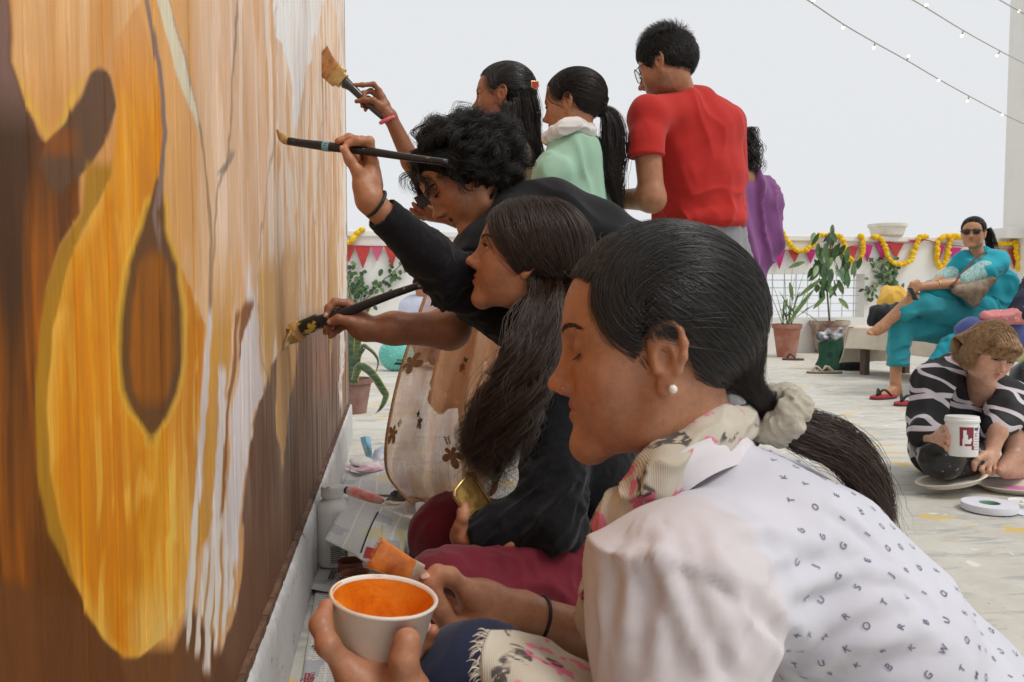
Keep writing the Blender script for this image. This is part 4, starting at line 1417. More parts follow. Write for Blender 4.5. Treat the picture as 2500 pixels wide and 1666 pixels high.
nails(g1, [Lf[3]], 1.1, (0.66, 0.40, 0.32), UP * 0.9 - FW * 0.6)
nails(g1, [Rf[0]], 1.1, (0.66, 0.40, 0.32), UP - FW * 0.3)
band = simple('black_band', (0.012, 0.012, 0.016), 0.5)
mb = MB(); axw = nrm(at(1560, 1600, 0.97) - wr); c_ = at(1312, 1517, 0.921); u = nrm(np.cross(axw, UP)); v = np.cross(axw, u)
mb.tube([c_ + 0.0275 * (u * math.cos(a) + v * math.sin(a)) for a in np.linspace(0, 2 * math.pi, 25)], 0.0022, 6, caps=False); mb.build('wristband', band, g1, smooth=True)

# shirt: torso, sleeve, collar
ctr = [(1740, 1250, 0.865), (1835, 1300, 0.875), (1915, 1370, 0.885), (2030, 1485, 0.90), (2170, 1650, 0.92), (2310, 1830, 0.94), (2420, 2080, 0.96)]
hw = [0.075, 0.130, 0.165, 0.185, 0.190, 0.190, 0.190]
hd = [0.062, 0.078, 0.094, 0.102, 0.106, 0.110, 0.115]
P = []
for i in range(len(ctr) - 1):
    P.append(sect(at(*ctr[i]), at(*ctr[i + 1]), (hw[i], hd[i]), (hw[i + 1], hd[i + 1]), FW, k=0.03))
shl, ell_ = at(1650, 1445, 0.70), at(1665, 1960, 0.640)
P.append(cap(at(1800, 1345, 0.80), shl, 0.072, 0.060, k=0.07))
P.append(cap(shl, ell_, 0.064, 0.074, k=0.085))
P.append(cap(at(1800, 1330, 0.93), at(1700, 1480, 1.04), 0.06, 0.06, k=0.05))
P.append(cap(at(1700, 1480, 1.04), at(1560, 1760, 1.02), 0.058, 0.055, k=0.03))
nk0, nk1 = H1.w((0, -0.03, -0.085)), at(1800, 1260, 0.87)
V, Q = sdf_mesh(P, 0.0045, hi=None)
N = vnormals(V, Q)
ds = np.linalg.norm(V - (shl + np.clip(((V - shl) @ (ell_ - shl)) / ((ell_ - shl) @ (ell_ - shl)), 0, 1)[:, None] * (ell_ - shl)), axis=1)
sl = np.clip((0.092 - ds) / 0.006, 0, 1)
V = folds(V, N, 0.010, 9, ell_ - shl + 0.25 * RT, 4, sl, 0.15)
V = folds(V, vnormals(V, Q), 0.009, 9, camv(-0.75, -0.6, 0.1), 7, (1 - sl), 0.2)
_bv = BVHTree.FromPolygons([Vector(p) for p in V], [list(map(int, q)) for q in Q])
V = creases(V, vnormals(V, Q), _bv, [[(1640, 1320), (1660, 1400), (1713, 1500), (1775, 1640)], [(1700, 1405), (1780, 1450), (1860, 1492)], [(1862, 1490), (1835, 1560), (1798, 1650)], [(1850, 1495), (1900, 1550), (1950, 1615)], [(1520, 1320), (1500, 1420), (1490, 1560)],
    [(1560, 1330), (1570, 1450), (1560, 1640)], [(1600, 1420), (1640, 1540), (1650, 1660)], [(1945, 1605), (2030, 1560), (2110, 1530), (2190, 1500)], [(1884, 1420), (1960, 1385), (2050, 1362)], [(1927, 1490), (2010, 1460), (2100, 1436)], [(1965, 1660), (2080, 1610), (2220, 1570)], [(1800, 1330), (1880, 1330), (1960, 1350)], [(2040, 1660), (2150, 1625), (2260, 1600)]], 0.0065, 0.010)
V = creases(V, vnormals(V, Q), _bv, [[(1700, 1300), (1720, 1380), (1790, 1480)], [(1580, 1290), (1600, 1380), (1600, 1480)], [(1450, 1420), (1455, 1540), (1450, 1650)], [(1740, 1560), (1760, 1620), (1800, 1665)], [(2000, 1250), (2080, 1290), (2150, 1350)], [(2100, 1420), (2180, 1430), (2260, 1470)], [(1690, 1480), (1700, 1560), (1690, 1660)]], 0.004, 0.007)
Nn = vnormals(V, Q); V = V - Nn * (0.0035 * np.exp(-((ds - 0.092) / 0.004) ** 2))[:, None]      # seam
V = V + Nn * (0.0008 * vnoise(V * 55, 12))[:, None]
col = np.tile(np.array((0.60, 0.595, 0.655)), (len(V), 1)) * (1 - sl)[:, None] + np.array((0.60, 0.555, 0.57)) * sl[:, None]
shirt1 = obj('shirt', V, Q, fabric('white_shirt', (1, 1, 1), 1400, col_attr=True, var=0.05), g1, col)
# shoulder seam
seam_m = simple('seam_thread', (0.60, 0.56, 0.57), 0.9)
bv1 = BVHTree.FromPolygons([Vector(p) for p in V], [list(map(int, q)) for q in Q])
def drop(px, py, bv, d0=0.3, lift=0.0):
    o = Vector(CAM); d = Vector(nrm(at(px, py, 1.0) - CAM))
    h = bv.ray_cast(o, d)
    if h[0] is None:
        return None, None
    n = h[1] if h[1].dot(d) < 0 else -h[1]
    return np.array(h[0] + n * lift), np.array(n)
sp = [drop(px, py, bv1, lift=0.0005)[0] for px, py in spline([(1475, 1262), (1560, 1255), (1680, 1290), (1790, 1370), (1880, 1470), (1940, 1580), (1960, 1680)], 30)[:, :2]] if False else []
# collar: a standing band round the back of the neck
cpts = spline(A((1605, 1235, 0.775), (1660, 1180, 0.755), (1735, 1132, 0.765), (1812, 1105, 0.805), (1852, 1095, 0.86), (1820, 1100, 0.92), (1740, 1130, 0.96)), 40)
V, F = [], []
for i, p in enumerate(cpts):
    inn = nrm(nk1 - p)
    top = nrm(nk0 - nk1)
    for (hh, oo) in ((-0.012, 0.0), (0.012, 0.002), (0.030, 0.006), (0.0315, 0.0085), (0.029, 0.011), (0.0, 0.007)):
        V.append(p + top * hh + inn * oo)
for i in range(len(cpts) - 1):
    for k in range(5):
        a = i * 6 + k
        F.append((a, a + 1, a + 7, a + 6))
mb = MB(); mb.add(V, F); mb.build('collar', fabric('collar_cloth', (0.68, 0.64, 0.66), 1200), shirt1, smooth=True)

# printed letters laid on the cloth
def letter_mesh(ch):
    cu = bpy.data.curves.new('glyph', 'FONT'); cu.body = ch; cu.size = 1.0; cu.align_x = 'CENTER'; cu.align_y = 'CENTER'
    cu.resolution_u = 3; cu.offset = 0.012
    ob = bpy.data.objects.new('glyph', cu); COL.objects.link(ob)
    dg = bpy.context.evaluated_depsgraph_get()
    me = ob.evaluated_get(dg).to_mesh()
    V = np.array([v.co[:2] for v in me.vertices]); F = [list(p.vertices) for p in me.polygons]
    ob.evaluated_get(dg).to_mesh_clear()
    bpy.data.objects.remove(ob); bpy.data.curves.remove(cu)
    return V, F
_gl = {}
def glyph(ch):
    if ch not in _gl:
        _gl[ch] = letter_mesh(ch)
    return _gl[ch]
mbL = MB()
seq = 'WKOSCGKOSTQNRPDMLJIEBUCGFTHDNQKRSTOV'
R_ = random.Random(4)
spd = nrm(at(2310, 1830, 0.94) - at(1915, 1370, 0.885))      # down the back
acr = nrm(FW - spd * (FW @ spd))
nrm_b = np.cross(spd, acr); nrm_b = nrm_b if nrm_b @ UP > 0 else -nrm_b
c0 = at(1915, 1370, 0.885)
cnt = 0
axis = spline([at(*c) for c in ctr], 60)
La = np.r_[0, np.cumsum(np.linalg.norm(np.diff(axis, axis=0), axis=1))]
for i in range(0, 40):
    if i * 0.0215 > La[-1]: break
    c_ = np.array([np.interp(i * 0.0215, La, axis[:, a]) for a in range(3)])
    k_ = min(58, int(np.searchsorted(La, i * 0.0215))); tg = nrm(axis[min(59, k_ + 1)] - axis[max(0, k_ - 1)])
    e1 = nrm(nrm_b - tg * (nrm_b @ tg)); e2 = np.cross(tg, e1); e2 = e2 if e2 @ FW < 0 else -e2
    ph = -1.0 + 0.11 * (i % 2)
    while ph < 2.2:
        d_ = e1 * math.cos(ph) + e2 * math.sin(ph)
        hit = bv1.ray_cast(Vector(c_ + d_ * 0.5), Vector(-d_))
        if hit[0] is None: ph += 0.2; continue
        hp, hn = np.array(hit[0]), np.array(hit[1])
        if hn @ d_ < 0: hn = -hn
        ph += 0.0260 / max(0.06, np.linalg.norm(hp - c_))
        dsl = np.linalg.norm(hp - (shl + np.clip(((hp - shl) @ (ell_ - shl)) / ((ell_ - shl) @ (ell_ - shl)), 0, 1) * (ell_ - shl)))
        if dsl < 0.100: continue
        q_ = proj(hp)
        if q_[0] < 1480 or q_[0] > 2560 or q_[1] > 1760 or q_[1] < 1090: continue
        ch = seq[R_.randrange(len(seq))]
        Vg, Fg = glyph(ch)
        ux = nrm(acr * 0.95 - spd * 0.3); uy = nrm(-spd * 0.95 - acr * 0.3)
        uy = nrm(uy - hn * (uy @ hn)); ux = np.cross(uy, hn)
        ok = True; Vw = []
        for (a, b) in Vg * 0.0090:
            pp = hp + ux * a + uy * b
            h2 = bv1.find_nearest(Vector(pp))
            Vw.append(np.array(h2[0]) + hn * 0.0009)
        mbL = MB(); mbL.add(Vw, Fg); cnt += 1
        mbL.build('letter', simple('navy_ink', (0.15, 0.15, 0.225), 0.85), shirt1)

# scarf round the neck and its fringed end over the knee
def scarf_mat():
    g = NB('patterned_scarf')
    v = g.coord()
    a = g.noise(v, 38, 2, 0.5, 0.2); b = g.noise(v, 24, 2, 0.5); c = g.noise(g.coord((1, 3, 1), rot=(0.3, 0.5, 0.2)), 90, 2)
    base = g.ramp(g.noise(v, 14, 3), [(0.3, (0.48, 0.42, 0.33)), (0.7, (0.62, 0.57, 0.48))])
    base = g.mix(g.ramp(a, [(0.60, 0.0), (0.63, 0.85)]), base, (0.70, 0.13, 0.26))
    base = g.mix(g.math('MULTIPLY', g.ramp(b, [(0.57, 0.0), (0.60, 1.0)]), g.ramp(c, [(0.42, 0.0), (0.5, 0.9)])), base, (0.045, 0.04, 0.04))
    g.color(base); g.set(Roughness=0.9)
    w = g.n('TexWave'); g.l(v, w.inputs['Vector']); w.inputs['Scale'].default_value = 160
    g.bump(w.outputs['Fac'], 0.3, 0.001)
    return g.m
sm = scarf_mat()
scp = spline(A((1500, 1330, 0.80), (1545, 1235, 0.775), (1610, 1150, 0.765), (1690, 1085, 0.785), (1770, 1040, 0.825), (1800, 1045, 0.87), (1755, 1090, 0.92), (1650, 1160, 0.94), (1560, 1230, 0.92)), 26)
scr_ = spline(A((1510, 1350, 0.82), (1565, 1270, 0.80), (1640, 1180, 0.79), (1720, 1110, 0.80), (1785, 1075, 0.84)), 20)
P = chain(scp, [0.018 + 0.003 * math.sin(i * 1.3) for i in range(26)], 0.01) + chain(scr_, [0.015] * 20, 0.008)
P += [cap(at(1540, 1290, 0.80), at(1500, 1500, 0.86), 0.03, 0.04, k=0.03)]
cloth('scarf', P, 0.0032, sm, g1, lambda V, N: folds(V, N, 0.006, 38, at(1770, 1040, 0.825) - at(1545, 1235, 0.775), 3))
# scarf end over the knee: thick draped sheet
def drape(name, rows, mat, parent, th=0.002, nu=30, nv=24, amp=0.0, fr=20, seed=0, smooth=True):
    """rows: list of polylines of world points (same length) -> smooth sheet with thickness"""
    rows = [spline(r, nu) for r in rows]
    G = np.stack([spline([r[i] for r in rows], nv) for i in range(nu)], 1)   # nv,nu,3
    du = np.gradient(G, axis=1); dv = np.gradient(G, axis=0)
    N = np.cross(du, dv); N /= np.linalg.norm(N, axis=2)[..., None] + 1e-9
    if amp:
        n = vnoise((G * fr).reshape(-1, 3), seed).reshape(G.shape[:2])
        G = G + N * (amp * n)[..., None]
    V = np.concatenate([(G + N * th / 2).reshape(-1, 3), (G - N * th / 2).reshape(-1, 3)])
    a = (np.arange(nv - 1)[:, None] * nu + np.arange(nu - 1)[None]).ravel()
    Q = np.stack([a, a + 1, a + nu + 1, a + nu], 1)
    m = nu * nv
    b = np.concatenate([np.arange(nu), (np.arange(1, nv) * nu + nu - 1), (nv - 1) * nu + np.arange(nu - 2, -1, -1), np.arange(nv - 2, -1, -1) * nu])
    S = np.stack([b[:-1], b[:-1] + m, b[1:] + m, b[1:]], 1)
    Q = np.concatenate([Q, Q[:, ::-1] + m, S])
    return obj(name, V, Q, mat, parent, smooth=smooth), G
se, G = drape('scarf_end', [A((1195, 1540, 0.70), (1290, 1550, 0.74), (1380, 1590, 0.76), (1480, 1640, 0.75)),
                            A((1175, 1590, 0.68), (1270, 1600, 0.69), (1380, 1640, 0.70), (1490, 1700, 0.70)),
                            A((1178, 1660, 0.675), (1270, 1680, 0.66), (1400, 1730, 0.66), (1500, 1790, 0.67)),
                            A((1200, 1760, 0.68), (1290, 1790, 0.66), (1400, 1830, 0.66), (1500, 1890, 0.67))], sm, g1, 0.004, amp=0.003, fr=30)
fr = []
for i in range(70):
    t = rng.random(); p = G[int(t * 23), 0]
    d = nrm(-RT + UP * rng.normal(-0.2, 0.5) + FW * rng.normal(0, 0.4)); L = rng.uniform(0.006, 0.014)
    fr.append(np.array([p, p + d * L * 0.6, p + d * L - UP * 0.003]))
curves_obj('scarf_fringe', np.array(fr), 0.0006, simple('fringe_thread', (0.62, 0.57, 0.50), 0.9), g1)
# navy trousers: the raised knee
P = [cap(at(1160, 1690, 0.80), at(1750, 2050, 0.93), 0.062, 0.085, k=0.03), cap(at(1160, 1690, 0.80), at(1190, 2250, 0.86), 0.060, 0.05, k=0.03),
     cap(at(1200, 1900, 0.98), at(1750, 2150, 1.0), 0.062, 0.085, k=0.03)]
cloth('trousers', P, 0.006, fabric('navy_cotton', (0.018, 0.022, 0.05), 900), g1, lambda V, N: folds(V, N, 0.005, 16, camv(-0.3, -1, 0), 5))

# ---- paint cup and the brush above it
def paint_inside():
    g = NB('orange_paint_film')
    v = g.coord()
    a = g.noise(v, 30, 4, 0.6, 0.6)
    c = g.ramp(a, [(0.25, (0.55, 0.10, 0.008)), (0.45, (0.80, 0.22, 0.012)), (0.62, (0.86, 0.30, 0.03)), (0.66, (0.84, 0.55, 0.34))])
    g.color(c); g.set(Roughness=0.22); g.b.inputs['Coat Weight'].default_value = 0.4
    g.bump(a, 0.4, 0.004)
    return g.m
cupax = nrm(UP * 1.0 + RT * 0.13 + FW * -0.08)
cupc = at(937, 1462, CUPD)
cup = empty('paper_cup', cupc - cupax * 0.066, 'white paper cup smeared inside with wet orange paint', 'cup')
R0, Rb, hh = 0.0478, 0.036, 0.066
mb = MB()
mb.lathe([(Rb, -hh), (R0, 0.0), (R0 + 0.0016, 0.0008), (R0 + 0.0020, 0.0026), (R0 + 0.0006, 0.0040), (R0 - 0.0016, 0.0030), (R0 - 0.0022, 0.0004)], cupc, 56, cupax, caps=False)
mb.build('wall', simple('cup_paper', (0.76, 0.70, 0.62), 0.55, 0.05, 40), cup, smooth=True, auto=60)
mb = MB()
mb.lathe([(0.0005, -0.052), (0.02, -0.0515), (R0 - 0.0115, -0.050), (R0 - 0.0070, -0.028), (R0 - 0.0020, 0.0004)], cupc, 56, cupax, caps=False)
mb.build('paint', paint_inside(), cup, smooth=True)
mb = MB()
rr = []
for i in range(60):
    a = i * 2 * math.pi / 60
    rr.append((a, 0.0010 + 0.0016 * float(vnoise(np.array([[i * 0.31, 2.0, 0.5]]), 3)[0])))
E_ = np.cross([0, 1, 0], cupax); E_ = nrm(E_); E2 = np.cross(cupax, E_)
mb.tube([cupc + (R0 - 0.0008) * (E_ * math.cos(a) + E2 * math.sin(a)) + cupax * 0.0026 for a, r in rr] + [cupc + (R0 - 0.0008) * E_ + cupax * 0.0026], [max(0.0002, r) for a, r in rr] + [max(0.0002, rr[0][1])], 6, caps=False)
mb.build('rim_paint', simple('rim_orange', (0.80, 0.36, 0.09), 0.3, 0.3, 120), cup, smooth=True)

def flat_brush(name, heel, tip_dir, wide, lens, widths, thick, mats, label, cat='paintbrush', handle=None, bend=None, group=None):
    """heel: where ferrule meets handle; tip_dir along bristles; wide: width axis. lens=(ferrule, bristle)"""
    e = empty(name, heel, label, cat, group)
    t = nrm(tip_dir); w = nrm(wide - t * (np.asarray(wide) @ t)); n = np.cross(t, w)
    lf, lb = lens; w0, w1, w2 = widths
    def loft(rows, nm, m, smooth=True):
        V, F = [], []
        K = 20
        for (c, hw_, ht) in rows:
            for k in range(K):
                a = 2 * math.pi * k / K
                ca, sa = math.cos(a), math.sin(a)
                V.append(c + w * hw_ * np.sign(ca) * abs(ca) ** 0.6 + n * ht * np.sign(sa) * abs(sa) ** 0.6)
        for i in range(len(rows) - 1):
            for k in range(K):
                a, b = i * K + k, i * K + (k + 1) % K
                F.append((a, b, b + K, a + K))
        F.append(tuple(range(K))[::-1]); F.append(tuple(range((len(rows) - 1) * K, len(rows) * K)))
        q = MB(); q.add(V, F); return q.build(nm, m, e, smooth=smooth, auto=55)
    loft([(heel, w0, thick * 0.9), (heel + t * lf * 0.12, w0 * 1.02, thick), (heel + t * lf * 0.3, w0 * 1.05, thick * 0.94), (heel + t * lf * 0.36, w1, thick), (heel + t * lf * 0.8, w1, thick * 0.96), (heel + t * lf, w1, thick * 0.9)], 'ferrule', mats[0])
    b = np.zeros(3) if bend is None else np.asarray(bend)
    rows = []
    for s in np.linspace(0, 1, 9):
        rows.append((heel + t * (lf - 0.002 + lb * s) + b * s * s, (w1 * 0.97) * (1 - s) + w2 * s, thick * 0.86 * (1 - s) ** 0.7 + 0.0012))
    loft(rows, 'bristles', mats[1])
    # loose bristle tips
    sb = []
    for i in range(240):
        q = rng.uniform(-1, 1); z = rng.uniform(-1, 1)
        p0 = heel + t * (lf + lb * 0.1) + w * q * w1 * 0.95 + n * z * thick * 0.75
        p1 = heel + t * (lf + lb * 0.6) + b * 0.36 + w * q * (w1 + w2) / 2 + n * z * thick * 0.5
        s = rng.uniform(0.93, 1.06)
        p2 = heel + t * (lf + lb * s) + b * s * s + w * q * w2 * 1.03 + n * z * 0.0015
        sb.append(np.array([p0, p1, p2]))
    curves_obj('bristle_tips', np.array(sb), 0.0004, mats[1], e)
    if handle is not None:
        q = MB(); q.tube(spline(handle[0], 24), np.interp(np.linspace(0, 1, 24), np.linspace(0, 1, len(handle[1])), handle[1]), 14)
        q.build('handle', mats[2], e, smooth=True)
    return e
def brush_paint(name, c, c2, k=60):
    g = NB(name); v = g.coord(); a = g.noise(v, k, 4)
    g.color(g.ramp(a, [(0.35, c), (0.65, c2)])); g.set(Roughness=0.28)
    g.bump(g.noise(g.coord(), 260, 3), 0.15, 0.001)
    return g.m
b_heel = at(1036, 1412, 0.872)
b_dir = at(900, 1342, 0.85) - b_heel
flat_brush('paintbrush', b_heel, b_dir, UP * 1.0 + RT * 0.35 + FW * 0.25, (0.020, 0.044), (0.008, 0.0125, 0.0165), 0.0055,
           [brush_paint('paint_caked_ferrule', (0.50, 0.42, 0.33), (0.30, 0.14, 0.07), 45), brush_paint('orange_loaded_bristles', (0.36, 0.075, 0.014), (0.74, 0.22, 0.022), 40), simple('brush_wood_worn', (0.20, 0.13, 0.09), 0.5)],
           'flat brush loaded with orange paint over the paper cup', handle=(A((1036, 1412, 0.872), (1075, 1430, 0.885), (1130, 1455, 0.90), (1180, 1480, 0.912)), (0.007, 0.006, 0.006, 0.005)))
# ------------------------------------------------------------------ woman with long wavy hair, black sweater, maroon trousers
def long_brush(name, pts, radii, heel_i, label, mats, bristle_pts, bw, bt, wide, ring=None, fer=None, cat='paintbrush'):
    """round-handled artist brush: handle polyline, ferrule, curved flat bristles"""
    e = empty(name, pts[0], label, cat)
    mb = MB(); mb.tube(spline(pts, 30), np.interp(np.linspace(0, 1, 30), np.linspace(0, 1, len(radii)), radii), 14); mb.build('handle', mats[0], e, smooth=True)
    if fer is not None:
        mb = MB(); mb.tube([fer[0], fer[1]], fer[2], 16); mb.build('ferrule', mats[1], e, smooth=True, auto=50)
    if ring is not None:
        mb = MB(); mb.tube([ring[0], ring[1]], ring[2], 16); mb.build('band', mats[3], e, smooth=True, auto=50)
    B = spline(bristle_pts, 14)
    T = np.gradient(B, axis=0); V, F, K = [], [], 14
    for i, p in enumerate(B):
        t = nrm(T[i]); w = nrm(np.asarray(wide) - t * (np.asarray(wide) @ t)); n = np.cross(t, w)
        s = i / 13
        a_ = np.interp(s, np.linspace(0, 1, len(bw)), bw); b_ = np.interp(s, np.linspace(0, 1, len(bt)), bt)
        for k in range(K):
            a = 2 * math.pi * k / K
            V.append(p + w * a_ * math.cos(a) + n * b_ * math.sin(a))
    for i in range(13):
        for k in range(K):
            a, b = i * K + k, i * K + (k + 1) % K
            F.append((a, b, b + K, a + K))
    F += [tuple(range(K))[::-1], tuple(range(13 * K, 14 * K))]
    mb = MB(); mb.add(V, F); mb.build('bristles', mats[2], e, smooth=True)
    return e
def specked(name, base, speck, amt=0.62, scale=55):
    g = NB(name); v = g.coord(); a = g.noise(v, scale, 3, 0.6)
    g.color(g.mix(g.ramp(a, [(amt, 0.0), (amt + 0.03, 0.95)]), base, speck)); g.set(Roughness=0.3); g.b.inputs['Specular IOR Level'].default_value = 0.5
    return g.m
def knit(name, col):
    g = NB(name); v = g.coord()
    w = g.n('TexWave', bands_direction='Y'); g.l(g.coord(), w.inputs['Vector']); w.inputs['Scale'].default_value = 170; w.inputs['Distortion'].default_value = 0.3
    f = g.noise(v, 300, 3)
    g.color(g.ramp(f, [(0.3, tuple(c * 0.7 for c in col)), (0.7, tuple(c * 1.4 for c in col))]))
    g.set(Roughness=0.92); g.b.inputs['Sheen Weight'].default_value = 0.12; g.b.inputs['Specular IOR Level'].default_value = 0.15
    g.bump(g.math('ADD', g.math('MULTIPLY', w.outputs['Fac'], 0.25), f), 0.35, 0.002)
    return g.m
black_knit = knit('black_ribbed_knit', (0.0085, 0.0085, 0.0105))

g2 = empty('person', on_floor(1450, 1290), 'woman with long wavy dark hair in black sweater and maroon trousers, arm raised to paint', 'person', 'people painting the board')
H2 = head_at(1277, 640, 1.545, (-0.0735, 0.008, -0.016), (-0.965, 0.235, -0.10), (0.2, 1, 0.0), 1.0)
n2 = [at(1330, 775, 1.63), at(1360, 850, 1.66)]
pc2 = [build_head(H2, g2, dict(eye=0.62, gaze=(0, 1, 0.25), skin='brown', tint=(1.0, 0.93, 0.86), nose=0.95, nose_drop=-0.001, chin=-0.005), n2, 0.0021)]
# raised right hand with brush
w2_ = at(903, 492, 1.56)
F2 = [A((912, 398, 1.575), (902, 345, 1.56), (872, 344, 1.55), (848, 351, 1.545)),
      A((908, 405, 1.595), (885, 345, 1.585), (852, 338, 1.57), (826, 345, 1.56)),
      A((900, 415, 1.61), (880, 362, 1.605), (868, 368, 1.59), (872, 390, 1.58)),
      A((890, 425, 1.62), (872, 382, 1.615), (866, 385, 1.60), (872, 405, 1.59))]
T2 = A((884, 455, 1.555), (872, 418, 1.545), (854, 392, 1.54), (840, 364, 1.54))
P = hand_prims(w2_, None, F2, T2, 1.0)
P += [cap(w2_, at(985, 572, 1.60), 0.0245, 0.030, k=0.02), cap(at(895, 440, 1.575), at(905, 455, 1.59), 0.020, 0.020, k=0.02)]
pc2.append(skin_piece(P, 0.0026, 'tan', (0.92, 0.84, 0.78), [f[-1] for f in F2] + [T2[-1]]))
# left hand with the little golden tray
w3_ = at(1140, 1318, 1.47)
F3 = [A((1128, 1272, 1.455), (1128, 1250, 1.445), (1133, 1238, 1.45), (1142, 1236, 1.46)),
      A((1140, 1268, 1.47), (1138, 1246, 1.475), (1145, 1236, 1.48), (1153, 1238, 1.48)),
      A((1152, 1270, 1.485), (1150, 1252, 1.495), (1158, 1246, 1.495), (1164, 1250, 1.49)),
      A((1160, 1278, 1.495), (1162, 1264, 1.50), (1168, 1262, 1.50), (1172, 1266, 1.495))]
T3 = A((1124, 1305, 1.455), (1122, 1285, 1.445), (1130, 1266, 1.44), (1140, 1252, 1.445))
P = hand_prims(w3_, None, F3, T3, 0.95) + [cap(w3_, at(1250, 1325, 1.46), 0.024, 0.03, k=0.02)]
pc2.append(skin_piece(P, 0.003, 'brown', (1.02, 0.98, 0.95), [f[-1] for f in F3]))
pc2.append(skin_piece([cap(at(1345, 830, 1.655), at(1290, 800, 1.79), 0.05, 0.045, k=0.02), cap(at(1290, 800, 1.79), at(1112, 686, 1.70), 0.042, 0.036, k=0.02), cap(at(1112, 686, 1.70), at(985, 572, 1.60), 0.034, 0.030, k=0.02), cap(at(1345, 830, 1.655), at(1480, 1250, 1.70), 0.07, 0.09, k=0.03), cap(at(1345, 830, 1.655), at(1375, 905, 1.56), 0.05, 0.045, k=0.02), cap(at(1375, 905, 1.56), at(1345, 1265, 1.48), 0.043, 0.036, k=0.02), cap(at(1345, 1265, 1.48), at(1245, 1325, 1.465), 0.034, 0.029, k=0.02)], 0.009, 'brown'))
body_obj(g2, pc2)
nails(g2, [T2], 1.0, (0.62, 0.36, 0.28), -RT * 0.6 - FW * 0.8)
mb = MB(); ax = nrm(at(985, 572, 1.60) - w2_); c_ = at(918, 498, 1.562); u = nrm(np.cross(ax, UP)); v = np.cross(ax, u)
mb.tube([c_ + 0.028 * (u * math.cos(a) + v * math.sin(a)) + ax * 0.004 * math.sin(a) for a in np.linspace(0, 2 * math.pi, 25)], 0.0032, 7, caps=False); mb.build('hair_tie', band, g2, smooth=True)

# sweater
cuff = at(930, 519, 1.572); mid2 = at(1043, 622, 1.63); elb2 = at(1112, 686, 1.70); sho2 = at(1285, 800, 1.80)
P = [cap(cuff, mid2, 0.036, 0.046, k=0.02), cap(mid2, elb2, 0.046, 0.056, k=0.02), cap(elb2, sho2, 0.056, 0.066, k=0.03)]
tor = [(1335, 850, 1.67), (1375, 980, 1.68), (1425, 1120, 1.69), (1480, 1260, 1.70), (1510, 1330, 1.70)]
tw = [(0.150, 0.085), (0.175, 0.105), (0.165, 0.105), (0.165, 0.110), (0.165, 0.11)]
for i in range(4):
    P.append(sect(at(*tor[i]), at(*tor[i + 1]), tw[i], tw[i + 1], FW, k=0.04))
shn, eln, cfn = at(1375, 900, 1.555), at(1345, 1265, 1.475), at(1150, 1312, 1.47)
P += [cap(at(1340, 830, 1.62), shn, 0.07, 0.062, k=0.05), cap(shn, eln, 0.062, 0.060, k=0.03), cap(eln, cfn, 0.058, 0.042, k=0.03)]
P += [cap(at(1330, 790, 1.65), at(1340, 850, 1.66), 0.062, 0.08, k=0.04)]
P.append(plane_cut(cuff, -nrm(elb2 - cuff), cuff - 0.07, cuff + 0.07))
P.append(cap(cuff - nrm(elb2 - cuff) * 0.02, cuff + nrm(elb2 - cuff) * 0.010, 0.0275, 0.0275, k=0.004, op='s'))
P.append(plane_cut(cfn, -nrm(eln - cfn), cfn - 0.06, cfn + 0.06))
P.append(ell(H2.w((0, 0.0, -0.10)), 0.068, k=0.01, op='s'))
def fold2(V, N):
    m = np.clip(np.exp(-(np.linalg.norm(V - elb2, axis=1) / 0.10) ** 2) + np.exp(-(np.linalg.norm(V - eln, axis=1) / 0.12) ** 2) + 0.25, 0, 1)
    m = m * np.clip(np.linalg.norm(V - cuff, axis=1) / 0.12 - 0.35, 0, 1)
    V = folds(V, N, 0.012, 30, np.cross(elb2 - cuff, FW), 3, m)
    return V + N * 0.0012 * vnoise(V * 120, 4)[:, None]
cloth('sweater', P, 0.005, black_knit, g2, fold2)
# trousers
P = [cap(at(1510, 1400, 1.60), at(1090, 1465, 1.40), 0.115, 0.082, k=0.04), cap(at(1090, 1465, 1.40), at(1330, 1640, 1.32), 0.078, 0.055, k=0.03),
     cap(at(1500, 1380, 1.75), at(1100, 1305, 1.66), 0.110, 0.078, k=0.05), cap(at(1100, 1305, 1.66), at(1180, 1500, 1.70), 0.076, 0.055, k=0.03),
     sect(at(1500, 1300, 1.70), at(1560, 1420, 1.72), (0.170, 0.12), (0.18, 0.14), FW, k=0.04)]
cloth('trousers', P, 0.006, fabric('maroon_cotton', (0.135, 0.011, 0.022), 1000, var=0.18), g2,
      lambda V, N: folds(folds(V, N, 0.010, 12, at(1090, 1465, 1.40) - at(1510, 1400, 1.60), 6, np.clip((proj(V)[:, 0] - 1180) / 250, 0.1, 1)), N, 0.004, 30, camv(-0.2, -1, 0.3), 9))
# hair
hair_cap(H2, g2, HAIR_BASE, 0.006, h=0.0035, extra=[ell((0, -0.035, 0.0), (0.076, 0.072, 0.085), k=0.03)],
         cut=[ell((0, 0.105, -0.045), (0.120, 0.085, 0.118), k=0.008, op='s'), ell((-0.08, 0.012, -0.036), (0.034, 0.024, 0.034), k=0.006, op='s'), ell((0.08, 0.012, -0.036), (0.034, 0.024, 0.034), k=0.006, op='s')])
wav = hair_mat('wavy_dark_hair', (0.036, 0.0170, 0.0095), 0.38, 0.55)
P = chain(A((1345, 640, 1.62), (1318, 760, 1.60), (1268, 870, 1.545), (1228, 970, 1.52), (1206, 1070, 1.52), (1212, 1150, 1.53)), [0.046, 0.042, 0.030, 0.024, 0.018, 0.008], 0.03)
P += chain(A((1395, 590, 1.64), (1415, 700, 1.66), (1400, 780, 1.66)), [0.050, 0.044, 0.030], 0.03)
V, Q = sdf_mesh(P, 0.007); N = vnormals(V, Q)
V = V + N * (0.008 * vnoise(V * np.array((45, 45, 14)), 3))[:, None]
obj('hair_mass', V, Q, HAIR_BASE, g2)
